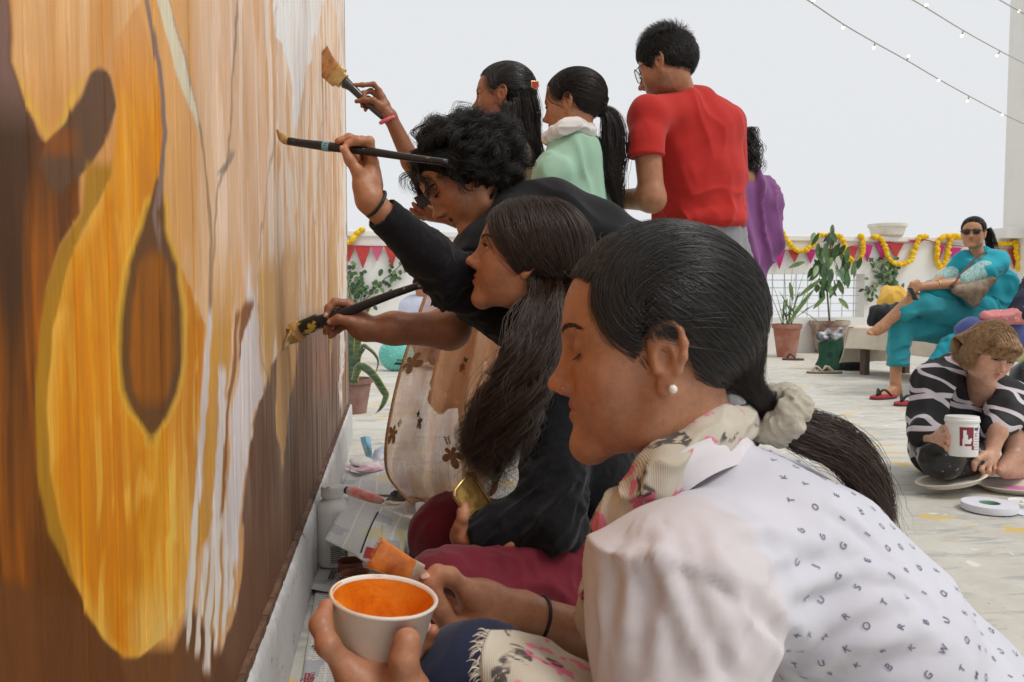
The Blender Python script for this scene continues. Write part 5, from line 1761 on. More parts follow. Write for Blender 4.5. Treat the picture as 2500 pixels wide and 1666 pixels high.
def reg2(p):
    y, z = p[:, 1], p[:, 2]
    return (((y - 0.105) / 0.085) ** 2 + ((z + 0.045) / 0.118) ** 2 > 1.0) & ~((np.abs(y - 0.010) < 0.022) & (z < -0.012) & (z > -0.07)) & (z > -0.06)
S = scalp_pts(11000, 8, reg2)
part = np.array((0.010, 0.03, 0.112))
allst = []
R2 = np.random.default_rng(21)
ends = [A((1300, 735, 1.515), (1262, 850, 1.455), (1220, 950, 1.445), (1182, 1050, 1.455), (1172, 1130, 1.475), (1195, 1215, 1.50)),
        A((1320, 745, 1.50), (1290, 870, 1.445), (1248, 980, 1.435), (1215, 1080, 1.45), (1208, 1160, 1.475), (1222, 1225, 1.50)),
        A((1345, 740, 1.495), (1325, 860, 1.44), (1288, 965, 1.43), (1250, 1060, 1.445), (1235, 1130, 1.47), (1230, 1200, 1.49)),
        A((1362, 725, 1.495), (1345, 840, 1.45), (1310, 940, 1.44), (1270, 1030, 1.445), (1245, 1100, 1.46), (1240, 1160, 1.48)),
        A((1420, 690, 1.56), (1425, 790, 1.55), (1405, 870, 1.545), (1385, 930, 1.54), (1370, 980, 1.54), (1360, 1020, 1.54)),
        A((1330, 740, 1.66), (1270, 850, 1.60), (1220, 950, 1.55), (1178, 1030, 1.52), (1165, 1100, 1.52), (1180, 1180, 1.53))]
ends = [np.array(e) for e in ends]
tt = np.linspace(0, 1, 40)
for p in S[:10000]:
    hd = H2.w(p)
    side = p[0] < 0.004 + 0.006 * R2.random()
    t_ = np.linspace(0, 1, 9)[:, None]
    # comb back and down over the skull to a point behind/below the ear
    tgt = np.array((-0.058 - 0.02 * R2.random(), -0.005 - 0.085 * R2.random(), -0.030 - 0.045 * R2.random())) if side else np.array((0.060, -0.045 - 0.04 * R2.random(), -0.055))
    if side and p[1] < -0.015: tgt = np.array((p[0] * 0.8 - 0.015, -0.085 - 0.02 * R2.random(), -0.045))
    sk = slerp_path(p, tgt, 10, 0.012 + (0.014 if p[1] > -0.015 else 0.026) * R2.random())[0]
    skw = H2.w(sk)
    if side:
        k = np.clip((-0.005 - tgt[1]) / 0.088 + R2.normal(0.0, 0.10), 0, 0.999)
        gi = int(k * 4.4); g = ends[gi]
    else:
        g = ends[5] if R2.random() < 0.7 else ends[4]
    L = R2.uniform(0.68, 0.95)
    off = R2.normal(0, 0.011, 3)
    tail = spline(np.concatenate([[skw[-1]], g + off * np.linspace(0.4, 1.5, 6)[:, None]]), 30)[3:]
    m = max(12, int(len(tail) * L)); tail = tail[:m]
    q = np.linspace(0, 1, m)
    ph = 3.0 * vnoise(np.array([off * 60]), 4)[0] + R2.normal(0, 0.5)
    amp = (0.004 + 0.013 * q) * np.clip(q * 3, 0, 1)
    wv = np.sin(q * L * 32 + ph)[:, None] * RT * amp[:, None] + np.cos(q * L * 32 + ph)[:, None] * FW * amp[:, None] * 0.7
    allst.append(np.concatenate([skw, tail + wv]))
allst = [spline(s[::2], 44) if False else s for s in allst]
curves_obj('hair_strands', allst, 0.00030, wav, g2)
# loose curls on the fringe of the mass
cu = strand_bundle([np.array(e) for e in ends[:3]], 45, [0.012, 0.02, 0.022, 0.022], 14, 0.007, 42, 40, frizz=0.006, curl=0.006)
curves_obj('loose_curls', cu, 0.00038, wav, g2)

# golden tray
gt = empty('golden_tray', at(1150, 1290, 1.47), 'small worn golden metal tray held at the knee', 'tray')
E_ = np.stack([nrm(camv(0.55, -0.8, 0.25)), nrm(camv(0.8, 0.55, 0.2)), camv(0, 0, -1)], 1)
ex = nrm(camv(0.5, -0.82, 0.3)); ey = nrm(camv(0.6, 0.30, 0.75) - ex * (camv(0.6, 0.30, 0.75) @ ex)); ez = np.cross(ex, ey)
gm_ = brush_paint('tarnished_gold', (0.55, 0.36, 0.10), (0.28, 0.15, 0.04), 70)
gc = at(1160, 1235, 1.475)
poly = [(-0.048, -0.030), (-0.055, -0.022), (-0.055, 0.022), (-0.048, 0.030), (0.048, 0.030), (0.055, 0.022), (0.055, -0.022), (0.048, -0.030)]
mb = MB(); mb.prism(poly, 0, 0.003, np.stack([ex, ey, ez], 1), gc); mb.build('base', gm_, gt)
mb = MB()
ring_ = [gc + ex * a + ey * b + ez * 0.005 for a, b in poly + poly[:1]]
mb.tube(ring_, 0.0035, 6, caps=False); mb.build('rim', simple('brass_rim', (0.62, 0.42, 0.16), 0.3, 0.1, 50, metal=0.9), gt, smooth=True)

# brush with the blue band
tipw = on_x(676, 318, WALLX + 0.004)
dt = lambda px, py, d: at(px, py, d)
hpts = A((712, 347, 1.575), (800, 358, 1.568), (900, 370, 1.56), (1000, 385, 1.545), (1092, 397, 1.53))
long_brush('paintbrush', hpts, [0.0072, 0.0092, 0.0080, 0.0068, 0.0062], 0, 'long black artist brush with a pale blue band on the handle',
           [specked('black_handle_specked', (0.010, 0.010, 0.013), (0.42, 0.34, 0.20), 0.66, 70), simple('black_ferrule', (0.02, 0.02, 0.024), 0.3, metal=0.3), brush_paint('ochre_bristles', (0.30, 0.17, 0.06), (0.50, 0.30, 0.10)), simple('pale_blue_band', (0.16, 0.34, 0.40), 0.4)],
           [at(714, 347, 1.575), at(696, 342, 1.58), at(684, 332, 1.585), tipw], [0.0075, 0.0085, 0.0075, 0.003], [0.006, 0.005, 0.003, 0.001], UP,
           ring=(at(789, 357, 1.5695), at(805, 359, 1.568), 0.0096), fer=(at(735, 350, 1.5735), at(705, 345, 1.577), 0.0078))
# ------------------------------------------------------------------ bending woman with short curly hair, black t-shirt
g3 = empty('person', on_floor(1650, 1050), 'woman with short black curls and black t-shirt bending down to paint', 'person', 'people painting the board')
H3 = head_at(1066, 527, 1.93, (0, 0.1045, -0.0345), (-0.74, -0.60, -0.24), (-0.62, 0.78, 0.0), 1.0)
n3 = [at(1205, 535, 1.99), at(1265, 560, 2.02)]
pc3 = [build_head(H3, g3, dict(eye=0.42, gaze=(0, 1, -0.45), skin='brown', tint=(0.98, 0.92, 0.86), nose=1.1, nose_drop=0.001, mouth_open=0.005, chin=0.0, lip=(0.24, 0.075, 0.065)), n3, 0.0022)]
w_ = at(897, 805, 1.775)
F3_ = [A((850, 742, 1.77), (818, 738, 1.755), (803, 752, 1.75), (796, 770, 1.745)),
       A((842, 758, 1.785), (808, 760, 1.775), (797, 780, 1.765), (794, 798, 1.76)),
       A((845, 775, 1.795), (815, 785, 1.79), (800, 800, 1.78), (795, 812, 1.775)),
       A((850, 792, 1.80), (825, 805, 1.80), (812, 815, 1.79), (806, 822, 1.785))]
T3_ = A((880, 797, 1.755), (852, 785, 1.745), (826, 779, 1.742), (807, 786, 1.742))
P = hand_prims(w_, None, F3_, T3_, 1.0)
elb3 = at(1098, 805, 1.83); sh3 = at(1165, 640, 1.93)
P += [cap(w_, at(960, 802, 1.79), 0.0250, 0.034, k=0.02), cap(at(960, 802, 1.79), elb3, 0.034, 0.040, k=0.02), cap(elb3, sh3, 0.041, 0.050, k=0.03), cap(at(870, 780, 1.775), at(875, 800, 1.78), 0.018, 0.019, k=0.02)]
pc3.append(skin_piece(P, 0.0028, 'brown', (0.80, 0.74, 0.72), [f[-1] for f in F3_] + [T3_[-1]]))
body_obj(g3, pc3)
nails(g3, [T3_, F3_[0]], 1.0, (0.50, 0.28, 0.22), -FW)
tee = fabric('black_jersey', (0.0075, 0.0075, 0.009), 1100, var=0.2, sheen=0.1)
bk = [(1225, 545, 2.0), (1300, 555, 2.03), (1400, 590, 2.09), (1500, 640, 2.16), (1600, 700, 2.22)]
bw_ = [(0.12, 0.075), (0.19, 0.110), (0.19, 0.118), (0.175, 0.110), (0.17, 0.11)]
P = [sect(at(*bk[i]), at(*bk[i + 1]), bw_[i], bw_[i + 1], FW, k=0.05) for i in range(4)]
P += [cap(at(1265, 560, 1.93), at(1190, 610, 1.93), 0.075, 0.068, k=0.04), cap(at(1190, 610, 1.93), at(1172, 660, 1.92), 0.068, 0.060, k=0.03),
      cap(at(1250, 580, 2.10), at(1150, 640, 2.15), 0.07, 0.06, k=0.04), cap(at(1180, 545, 2.0), at(1170, 640, 2.0), 0.06, 0.07, k=0.04)]
P.append(ell(at(1168, 515, 1.97), 0.052, k=0.015, op='s'))
cloth('t_shirt', P, 0.007, tee, g3, lambda V, N: folds(V, N, 0.012, 10, camv(1, -0.3, 0.2), 3))
P = [cap(at(1600, 700, 2.16), at(1640, 960, 2.25), 0.10, 0.07, k=0.03), cap(at(1640, 960, 2.25), on_floor(1650, 1360) + np.array((0, 0.0, 0.06)), 0.07, 0.05, k=0.03),
     cap(at(1620, 700, 2.34), at(1660, 950, 2.40), 0.10, 0.07, k=0.03), cap(at(1660, 950, 2.40), on_floor(1660, 1320) + np.array((0, 0, 0.06)), 0.07, 0.05, k=0.03)]
cloth('trousers', P, 0.009, fabric('dark_denim', (0.02, 0.022, 0.03), 800), g3)
# curls
hair_cap(H3, g3, HAIR_BASE, 0.010, h=0.004, extra=[ell((0, -0.03, 0.01), (0.084, 0.080, 0.080), k=0.03)],
         cut=[ell((0, 0.105, -0.045), (0.120, 0.085, 0.118), k=0.008, op='s'), ell((0, 0.03, -0.12), (0.10, 0.06, 0.06), k=0.01, op='s')])
def reg3(p):
    y, z = p[:, 1], p[:, 2]
    return (((y - 0.105) / 0.085) ** 2 + ((z + 0.045) / 0.118) ** 2 > 1.0) & (z > -0.05) & (y < 0.085)
S = scalp_pts(520, 5, reg3)
R3 = np.random.default_rng(8)
curl_m = hair_mat('curly_black_hair', (0.0095, 0.0075, 0.0068), 0.40)
cs = []
t = np.linspace(0, 1, 26)
grav = H3.R.T @ np.array((0, 0, -1.0))
for p in S:
    nn = nrm((p - np.array((0, -0.01, 0.03))) / np.array((0.074, 0.094, 0.08)) ** 2)
    L = R3.uniform(0.07, 0.12)
    flow = nrm(np.array((nn[0] * 0.3, -1.0, -0.15)) + grav * 0.35 + R3.normal(0, 0.30, 3))
    flow = nrm(flow - nn * (flow @ nn) * 0.85 + nn * 0.12)
    b1 = np.cross(flow, nn); b1 = nrm(b1); b2 = np.cross(flow, b1)
    rad = R3.uniform(0.007, 0.014); turns = R3.uniform(1.2, 2.2); ph = R3.random() * 6.28
    base = p[None] + nn * (0.006 + 0.016 * np.sin(t * 2.4) - 0.014 * t ** 2)[:, None] + flow * (t * L)[:, None]
    hel = rad * np.clip(t * 3, 0, 1)[:, None] * (np.cos(t * turns * 6.28 + ph)[:, None] * b1 + np.sin(t * turns * 6.28 + ph)[:, None] * nn)
    for k in range(26):
        o_ = R3.normal(0, 0.0045, 3); dph = R3.normal(0, 0.18)
        hel2 = rad * np.clip(t * 3, 0, 1)[:, None] * (np.cos(t * turns * 6.28 + ph + dph)[:, None] * b1 + np.sin(t * turns * 6.28 + ph + dph)[:, None] * nn)
        cs.append(H3.w(base + hel2 + o_ * (0.5 + t)[:, None]))
curves_obj('curls', np.array(cs), 0.00040, curl_m, g3)
fl = []
for i in range(130):
    p = S[R3.integers(len(S))]; nn = nrm(p - np.array((0, -0.01, 0.02))); d = nrm(nn + R3.normal(0, 0.6, 3)); L = R3.uniform(0.03, 0.06)
    q = np.linspace(0, 1, 10)[:, None]; b = nrm(np.cross(d, R3.normal(0, 1, 3)))
    fl.append(H3.w(p + nn * 0.012 + d * q * L + b * 0.008 * np.sin(q * 5 + i)))
curves_obj('flyaway_hair', np.array(fl), 0.00022, curl_m, g3)
# her brush
hp = A((800, 783, 1.755), (860, 758, 1.75), (950, 722, 1.74), (1045, 688, 1.73))
tipw = on_x(694, 843, WALLX + 0.004)
long_brush('paintbrush', A((772, 787, 1.757), (800, 778, 1.755), (860, 757, 1.75), (950, 722, 1.74), (1045, 690, 1.73)), [0.0135, 0.0125, 0.0105, 0.0090, 0.0070], 0, 'thick black brush splashed with yellow paint at the lower boards',
           [specked('black_handle_splashed', (0.010, 0.010, 0.014), (0.40, 0.36, 0.26), 0.62, 60), specked('ferrule_splashed', (0.014, 0.013, 0.014), (0.62, 0.42, 0.05), 0.56, 45), brush_paint('yellow_bristles', (0.42, 0.22, 0.06), (0.66, 0.42, 0.14))],
           [at(738, 802, 1.76), at(722, 812, 1.755), at(705, 826, 1.745), tipw], [0.021, 0.022, 0.020, 0.012], [0.010, 0.008, 0.005, 0.002], nrm(camv(0.35, 1, 0.1)),
           fer=(at(736, 803, 1.76), at(778, 785, 1.757), 0.0175))
# ------------------------------------------------------------------ the standing painters
def floor_under(px, d):
    p = at(px, 720, d); p[2] = 0; return p
# -------- woman with hair clip, peach floral dress
g4 = empty('person', floor_under(1180, 2.9), 'woman in peach floral dress and sheer scarf, red hair clip, brush raised to the board', 'person', 'people painting the board')
H4 = head_at(1217, 234, 2.78, (-0.0735, 0.008, -0.016), (-1, 0.03, 0.10), (0, 1, 0), 1.0)
pc4 = [build_head(H4, g4, dict(eye=0.6, gaze=(0, 1, 0.0), skin='deep', tint=(1.1, 1.0, 0.95), nose=0.85, ears=True), [at(1228, 330, 2.86), at(1230, 380, 2.88)], 0.0030)]
w_ = at(953, 287, 2.735)
Fh = [A((926, 222, 2.73), (912, 206, 2.72), (885, 208, 2.71), (860, 208, 2.705)),
      A((922, 235, 2.74), (905, 222, 2.735), (888, 228, 2.715), (890, 243, 2.705)),
      A((920, 248, 2.75), (898, 240, 2.745), (884, 250, 2.73), (884, 260, 2.72)),
      A((924, 260, 2.755), (905, 258, 2.75), (893, 264, 2.735), (892, 270, 2.725))]
Th = A((930, 262, 2.72), (912, 246, 2.705), (890, 244, 2.70), (870, 248, 2.70))
P = hand_prims(w_, None, Fh, Th, 0.95)
P += [cap(w_, at(1005, 395, 2.78), 0.0225, 0.033, k=0.02), cap(at(1005, 395, 2.78), at(1050, 470, 2.80), 0.033, 0.036, k=0.02), cap(at(1050, 470, 2.80), at(1200, 430, 2.86), 0.037, 0.045, k=0.03)]
pc4.append(skin_piece(P, 0.0034, 'deep', (1.0, 0.95, 0.92), [f[-1] for f in Fh]))
w_ = at(1075, 525, 2.74)
Fb = [A((1045, 520, 2.72), (1025, 512, 2.71), (1014, 503, 2.705), (1008, 497, 2.70)),
      A((1044, 525, 2.735), (1020, 522, 2.73), (1010, 516, 2.725), (1003, 511, 2.72)),
      A((1046, 530, 2.75), (1026, 528, 2.75), (1016, 522, 2.745), (1010, 518, 2.74)),
      A((1050, 534, 2.76), (1034, 534, 2.765), (1026, 530, 2.76), (1020, 527, 2.755))]
Tb = A((1062, 516, 2.72), (1046, 508, 2.70), (1036, 500, 2.695), (1030, 492, 2.69))
P = hand_prims(w_, None, Fb, Tb, 0.95) + [cap(w_, at(1180, 560, 2.80), 0.0225, 0.034, k=0.02), cap(at(1180, 560, 2.80), at(1250, 430, 2.86), 0.034, 0.045, k=0.02)]
pc4.append(skin_piece(P, 0.004, 'deep', (1.05, 0.98, 0.94), [f[-1] for f in Fb]))
# trunk and legs under the dress keep the figure whole
P = [sect(at(1230, 400, 2.88), at(1200, 800, 2.88), (0.12, 0.09), (0.14, 0.10), FW, k=0.03), cap(at(1185, 800, 2.82), floor_under(1165, 2.80) + np.array((0, 0, 0.07)), 0.075, 0.042, k=0.02), cap(at(1200, 800, 2.95), floor_under(1190, 2.98) + np.array((0, 0, 0.07)), 0.075, 0.042, k=0.02),
     cap(floor_under(1165, 2.80) + np.array((0, 0, 0.04)), floor_under(1105, 2.76) + np.array((0, 0, 0.025)), 0.035, 0.02, k=0.02), cap(floor_under(1190, 2.98) + np.array((0, 0, 0.04)), floor_under(1135, 2.98) + np.array((0, 0, 0.025)), 0.035, 0.02, k=0.02)]
pc4.append(skin_piece(P, 0.010, 'deep'))
body_obj(g4, pc4)
def floral(name, base, c1, c2, alpha=None, scale=22, sheer=False):
    g = NB(name); v = g.coord()
    vo = g.n('TexVoronoi'); g.l(v, vo.inputs['Vector']); vo.inputs['Scale'].default_value = scale
    wob = g.noise(v, scale * 4, 2)
    d = g.math('ADD', vo.outputs['Distance'], g.math('MULTIPLY', g.math('SUBTRACT', wob, 0.5), 0.25))
    pick = g.n('SeparateColor'); g.l(vo.outputs['Color'], pick.inputs[0])
    on = g.ramp(pick.outputs[0], [(0.62, 0.0), (0.63, 1.0)])
    on2 = g.ramp(pick.outputs[1], [(0.50, 0.0), (0.51, 1.0)])
    b = g.ramp(g.noise(v, 9, 3), [(0.3, tuple(c * 0.88 for c in base)), (0.7, tuple(min(1, c * 1.08) for c in base))])
    c = g.mix(g.math('MULTIPLY', g.ramp(d, [(0.20, 1.0), (0.24, 0.0)]), on), b, g.mix(on2, c1, c2))
    g.color(c); g.set(Roughness=0.8)
    g.bump(g.noise(v, 700, 2), 0.2, 0.001)
    return g.m
peach = floral('peach_floral_cotton', (0.66, 0.40, 0.24), (0.55, 0.05, 0.06), (0.10, 0.12, 0.03), scale=26)
P = [sect(at(1232, 385, 2.88), at(1215, 600, 2.88), (0.165, 0.10), (0.150, 0.095), FW, k=0.04), sect(at(1215, 600, 2.88), at(1185, 760, 2.86), (0.150, 0.095), (0.185, 0.130), FW, k=0.04), sect(at(1185, 760, 2.86), at(1170, 1000, 2.86), (0.185, 0.130), (0.235, 0.165), FW, k=0.04),
     cap(at(1235, 390, 2.80), at(1180, 430, 2.78), 0.07, 0.06, k=0.04), cap(at(1225, 345, 2.87), at(1230, 400, 2.88), 0.07, 0.09, k=0.03)]
P.append(plane_cut(at(1170, 985, 2.86), -UP, at(1170, 985, 2.86) - 0.6, at(1170, 985, 2.86) + 0.6, 0.004))
P.append(ell(at(1224, 318, 2.85), 0.06, k=0.01, op='s'))
cloth('dress', P, 0.009, peach, g4, lambda V, N: folds(V, N, 0.03, 9, (0, 0, 1), 2, np.clip((proj(V)[:, 1] - 600) / 300, 0.15, 1)))
P = [cap(at(1172, 900, 2.80), floor_under(1165, 2.80) + np.array((0, 0, 0.10)), 0.085, 0.052, k=0.02), cap(at(1200, 900, 2.96), floor_under(1190, 2.98) + np.array((0, 0, 0.10)), 0.085, 0.052, k=0.02)]
cloth('leggings', P, 0.010, fabric('grey_beige_cotton', (0.46, 0.40, 0.33), 700), g4)
# sheer scarf hanging in front, ochre border
def sheer_mat():
    g = NB('sheer_peach_net'); v = g.coord()
    g.color(g.ramp(g.noise(v, 30, 3), [(0.3, (0.66, 0.36, 0.19)), (0.7, (0.76, 0.46, 0.27))])); g.set(Roughness=0.75)
    g.l(g.ramp(g.noise(g.coord((1, 1, 0.3)), 14, 3), [(0.3, 0.30), (0.7, 0.54)]), g.b.inputs['Alpha'])
    g.bump(g.noise(v, 500, 2), 0.2, 0.001)
    return g.m
R_rows = []
for (py, xl, xr, dl, dr) in ((600, 1075, 1215, 2.62, 2.62), (700, 1045, 1225, 2.56, 2.62), (800, 1010, 1225, 2.55, 2.62), (900, 978, 1215, 2.55, 2.62), (1000, 955, 1205, 2.56, 2.62), (1090, 942, 1195, 2.58, 2.63), (1160, 946, 1190, 2.62, 2.66), (1205, 975, 1180, 2.66, 2.68), (1228, 1005, 1172, 2.69, 2.70)):
    row = []
    for k in range(9):
        s = k / 8
        row.append(at(xl + (xr - xl) * s, py + 6 * math.sin(k * 1.7 + py), dl + (dr - dl) * s + 0.055 * math.sin(s * 19 + py * 0.004) * (0.3 + (py - 600) / 700)))
    R_rows.append(row)
so, G = drape('sheer_scarf', R_rows, sheer_mat(), g4, 0.0012, 60, 60)
Gp = proj(G.reshape(-1, 3)).reshape(60, 60, 2)
leafm = simple('brown_applique', (0.20, 0.085, 0.03), 0.7, 0.25, 80); sprig = simple('green_sprig', (0.05, 0.07, 0.02), 0.8)
for (lx, ly, sz, rot) in ((1003, 883, 0.030, 0.3), (960, 1055, 0.032, 2.4), (1102, 1110, 0.032, 1.2), (1024, 1030, 0.020, 0.9), (1130, 900, 0.014, 2.0)):
    k = np.argmin(((Gp - np.array((lx, ly))) ** 2).sum(2)); i, j = divmod(k, 60); i = min(max(i, 1), 58); j = min(max(j, 1), 58)
    c_ = G[i, j]; du = nrm(G[i, j + 1] - G[i, j - 1]); dv = nrm(G[i + 1, j] - G[i - 1, j]); nn = nrm(np.cross(du, dv)); nn = nn if nn @ FW < 0 else -nn
    V = [c_ + nn * 0.003]
    for q in range(40):
        a = 2 * math.pi * q / 40
        r = 1.5 * sz * (0.35 + 0.65 * abs(math.cos(2.5 * a)) ** 0.8) * (0.75 + 0.25 * math.cos(a))
        V.append(c_ + nn * 0.003 + du * r * math.cos(a + rot) + dv * r * math.sin(a + rot))
    mb = MB(); mb.add(V, [(0, q + 1, (q + 1) % 40 + 1) for q in range(40)]); mb.build('embroidered_leaf', leafm, so, smooth=True)
    mb = MB()
    for q in range(4):
        p = c_ + nn * 0.003 - (du * math.cos(rot) + dv * math.sin(rot)) * sz * (1.0 + 0.2 * q)
        for s_ in (-1, 1):
            t_ = du * math.cos(rot + s_ * 2.1) + dv * math.sin(rot + s_ * 2.1)
            mb.ball(p + t_ * 0.006, (0.0055, 0.0022, 0.0012), 5, R=np.stack([t_, np.cross(nn, t_), nn], 1))
    mb.build('embroidered_sprig', sprig, so, smooth=True)
mb = MB(); mb.tube(list(G[::2, 0]) + list(G[-1, ::2]), 0.006, 6, flat=0.5); mb.build('scarf_border', simple('ochre_border', (0.42, 0.24, 0.12), 0.8, 0.3, 90), g4, smooth=True)
# hair: half tied with a red clip, falling down the back
hair_cap(H4, g4, HAIR_BASE, 0.005, h=0.004, extra=[ell((0, -0.055, -0.02), (0.070, 0.055, 0.08), k=0.03)],
         cut=[ell((0, 0.105, -0.045), (0.120, 0.084, 0.118), k=0.008, op='s'), ell((-0.075, 0.004, -0.030), (0.030, 0.024, 0.044), k=0.008, op='s'), ell((0.075, 0.004, -0.030), (0.030, 0.024, 0.044), k=0.008, op='s'), ell((0, 0.03, -0.11), (0.10, 0.06, 0.06), k=0.01, op='s')])
S = scalp_pts(3600, 31, region1)
tie4 = H4.l(at(1303, 212, 2.84))
curves_obj('hair_strands', H4.w(combed(S, tie4, 12, 0.012, 6)), 0.00055, BLACK_HAIR, g4)
gs = [spline(A(*p), 20) for p in (((1290, 205, 2.82), (1305, 270, 2.83), (1308, 340, 2.84), (1320, 420, 2.85)), ((1265, 235, 2.78), (1270, 300, 2.79), (1285, 370, 2.81), (1312, 415, 2.83)), ((1245, 250, 2.77), (1245, 310, 2.77), (1262, 370, 2.79), (1290, 405, 2.81)), ((1280, 220, 2.80), (1290, 290, 2.81), (1302, 350, 2.82), (1330, 400, 2.84)), ((1262, 220, 2.87), (1285, 300, 2.90), (1290, 380, 2.9), (1310, 410, 2.9)))]
curves_obj('long_hair', strand_bundle(gs, 330, [0.020, 0.024, 0.020, 0.010], 9, 0.004, 40, 20, frizz=0.004), 0.00060, BLACK_HAIR, g4)
clip = simple('red_clip', (0.50, 0.035, 0.03), 0.3, 0.1, 40)
E4 = np.stack([camv(1, 0.1, 0.3), camv(0, 1, 0), camv(0.3, 0, -1)], 1)
mb = MB(); mb.prism([(-0.014, 0.012), (0.010, 0.012), (0.012, -0.004), (0.002, -0.016), (-0.012, -0.008)], -0.006, 0.006, E4, at(1307, 208, 2.755)); c_ = mb.build('hair_clip', clip, g4, bevel=0.002)
mb = MB(); mb.tube([at(1307, 208, 2.75) + E4[:, 0] * a + E4[:, 1] * b for a, b in [(-0.014, 0.012), (0.010, 0.012), (0.012, -0.004), (0.002, -0.016), (-0.012, -0.008), (-0.014, 0.012)]], 0.0022, 6, caps=False); mb.build('clip_rim', gold, c_)
mb = MB(); mb.ball(H4.w((-0.080, -0.002, -0.046)), 0.0030, 8); mb.build('earring', gold, g4, smooth=True)
pinkm = simple('pink_band', (0.75, 0.16, 0.20), 0.7, 0.1, 90)
mb = MB(); ax = nrm(at(1005, 395, 2.78) - at(953, 287, 2.735)); c_ = at(947, 292, 2.735); u = nrm(np.cross(ax, UP)); v = np.cross(ax, u)
mb.tube([c_ + 0.0265 * (u * math.cos(a) + v * math.sin(a)) for a in np.linspace(0, 2 * math.pi, 25)], 0.0065, 8, caps=False); mb.build('wristband', pinkm, g4, smooth=True)
# wide brush
hb = at(838, 199, 2.71); tb = on_x(795, 150, WALLX + 0.012)
flat_brush('paintbrush', hb, at(800, 166, 2.715) - hb, camv(0.66, 0.95, -0.1), (0.045, 0.060), (0.026, 0.036, 0.040), 0.011,
           [simple('brass_ferrule', (0.50, 0.33, 0.13), 0.35, 0.15, 60, metal=0.5), brush_paint('brown_bristles', (0.30, 0.12, 0.04), (0.48, 0.22, 0.08)), simple('black_lacquer', (0.014, 0.012, 0.012), 0.2, spec=0.7)],
           'wide flat brush with brass ferrule and black handle high on the board', handle=(A((842, 202, 2.71), (858, 214, 2.712), (885, 240, 2.718), (912, 266, 2.722), (935, 288, 2.725)), (0.020, 0.014, 0.013, 0.012, 0.009)), bend=camv(-0.1, 1, 0) * 0.022)
# bowl in her other hand
bw4 = empty('paint_bowl', at(1036, 506, 2.70), 'small dark clay bowl held up by the woman in peach', 'bowl')
mb = MB(); mb.lathe([(0.014, 0.0), (0.020, 0.012), (0.026, 0.030), (0.029, 0.040), (0.026, 0.040), (0.022, 0.028), (0.012, 0.008), (0.0005, 0.007)], at(1038, 508, 2.70), 24, UP * 1.0 - RT * 0.25, caps=False)
mb.build('bowl_body', simple('dark_clay', (0.035, 0.025, 0.022), 0.5), bw4, smooth=True)

# -------- girl in green with ponytail
g5 = empty('person', floor_under(1420, 2.8), 'girl in pale green kurta with white collar and long ponytail', 'person', 'people painting the board')
H5 = head_at(1378, 256, 2.62, (-0.0735, 0.008, -0.016), (-0.94, -0.06, 0.36), (0, 1, 0), 0.98)
pc5 = [build_head(H5, g5, dict(eye=0.3, skin='brown', tint=(1.0, 0.92, 0.85), nose=0.8), [at(1408, 360, 2.74), at(1412, 420, 2.76)], 0.0030)]
P = [sect(at(1412, 420, 2.76), at(1420, 800, 2.80), (0.12, 0.085), (0.13, 0.1), FW, k=0.03), cap(at(1420, 800, 2.74), floor_under(1420, 2.74) + np.array((0, 0, 0.05)), 0.075, 0.045, k=0.02), cap(at(1420, 800, 2.88), floor_under(1420, 2.88) + np.array((0, 0, 0.05)), 0.075, 0.045, k=0.02)]
pc5.append(skin_piece(P, 0.012, 'brown'))
body_obj(g5, pc5)
P = [sect(at(1408, 395, 2.76), at(1405, 560, 2.76), (0.155, 0.095), (0.165, 0.105), camv(0.45, 0, 1), k=0.04), sect(at(1405, 560, 2.76), at(1420, 1000, 2.80), (0.165, 0.105), (0.21, 0.16), FW, k=0.04),
     cap(at(1395, 380, 2.68), at(1350, 430, 2.62), 0.065, 0.055, k=0.05), cap(at(1350, 430, 2.62), at(1330, 620, 2.62), 0.055, 0.05, k=0.03), cap(at(1440, 385, 2.84), at(1455, 470, 2.87), 0.062, 0.058, k=0.05), cap(at(1455, 470, 2.87), at(1440, 640, 2.88), 0.056, 0.05, k=0.03)]
P.append(ell(at(1390, 325, 2.71), 0.055, k=0.01, op='s'))
P.append(plane_cut(at(1420, 985, 2.80), -UP, at(1420, 985, 2.80) - 0.5, at(1420, 985, 2.80) + 0.5, 0.004))
cloth('kurta', P, 0.008, fabric('mint_cotton', (0.33, 0.52, 0.39), 800, var=0.08), g5, lambda V, N: folds(V, N, 0.014, 12, camv(0.2, -1, 0), 4))
wc = [at(1340, 338, 2.66), at(1368, 318, 2.62), at(1400, 306, 2.62), at(1435, 315, 2.67), at(1440, 335, 2.74), at(1410, 340, 2.80), at(1360, 345, 2.78), at(1340, 338, 2.68)]
cloth('white_collar', chain(spline(wc, 20), [0.021] * 20, 0.01), 0.005, fabric('white_cotton', (0.74, 0.71, 0.68), 900), g5, lambda V, N: folds(V, N, 0.008, 40, RT, 5))
hair_cap(H5, g5, HAIR_BASE, 0.005, h=0.004)
DB5 = hair_mat('brown_black_hair', (0.017, 0.0105, 0.0085), 0.4)
tie5 = H5.l(at(1466, 262, 2.72))
curves_obj('hair_strands', H5.w(combed(scalp_pts(4200, 33, region1), tie5, 12, 0.013, 7)), 0.00055, DB5, g5)
pt5 = [spline(A((1468, 262, 2.72), (1495, 285, 2.73), (1505, 340, 2.735), (1500, 410, 2.74), (1500, 470, 2.74), (1525, 535, 2.745)), 22), spline(A((1468, 266, 2.72), (1482, 300, 2.72), (1480, 380, 2.725), (1492, 450, 2.73), (1515, 500, 2.74)), 22)]
curves_obj('ponytail', strand_bundle(pt5, 520, [0.010, 0.026, 0.030, 0.030, 0.022, 0.008], 10, 0.004, 30, 22, frizz=0.005), 0.00060, DB5, g5)
P = []
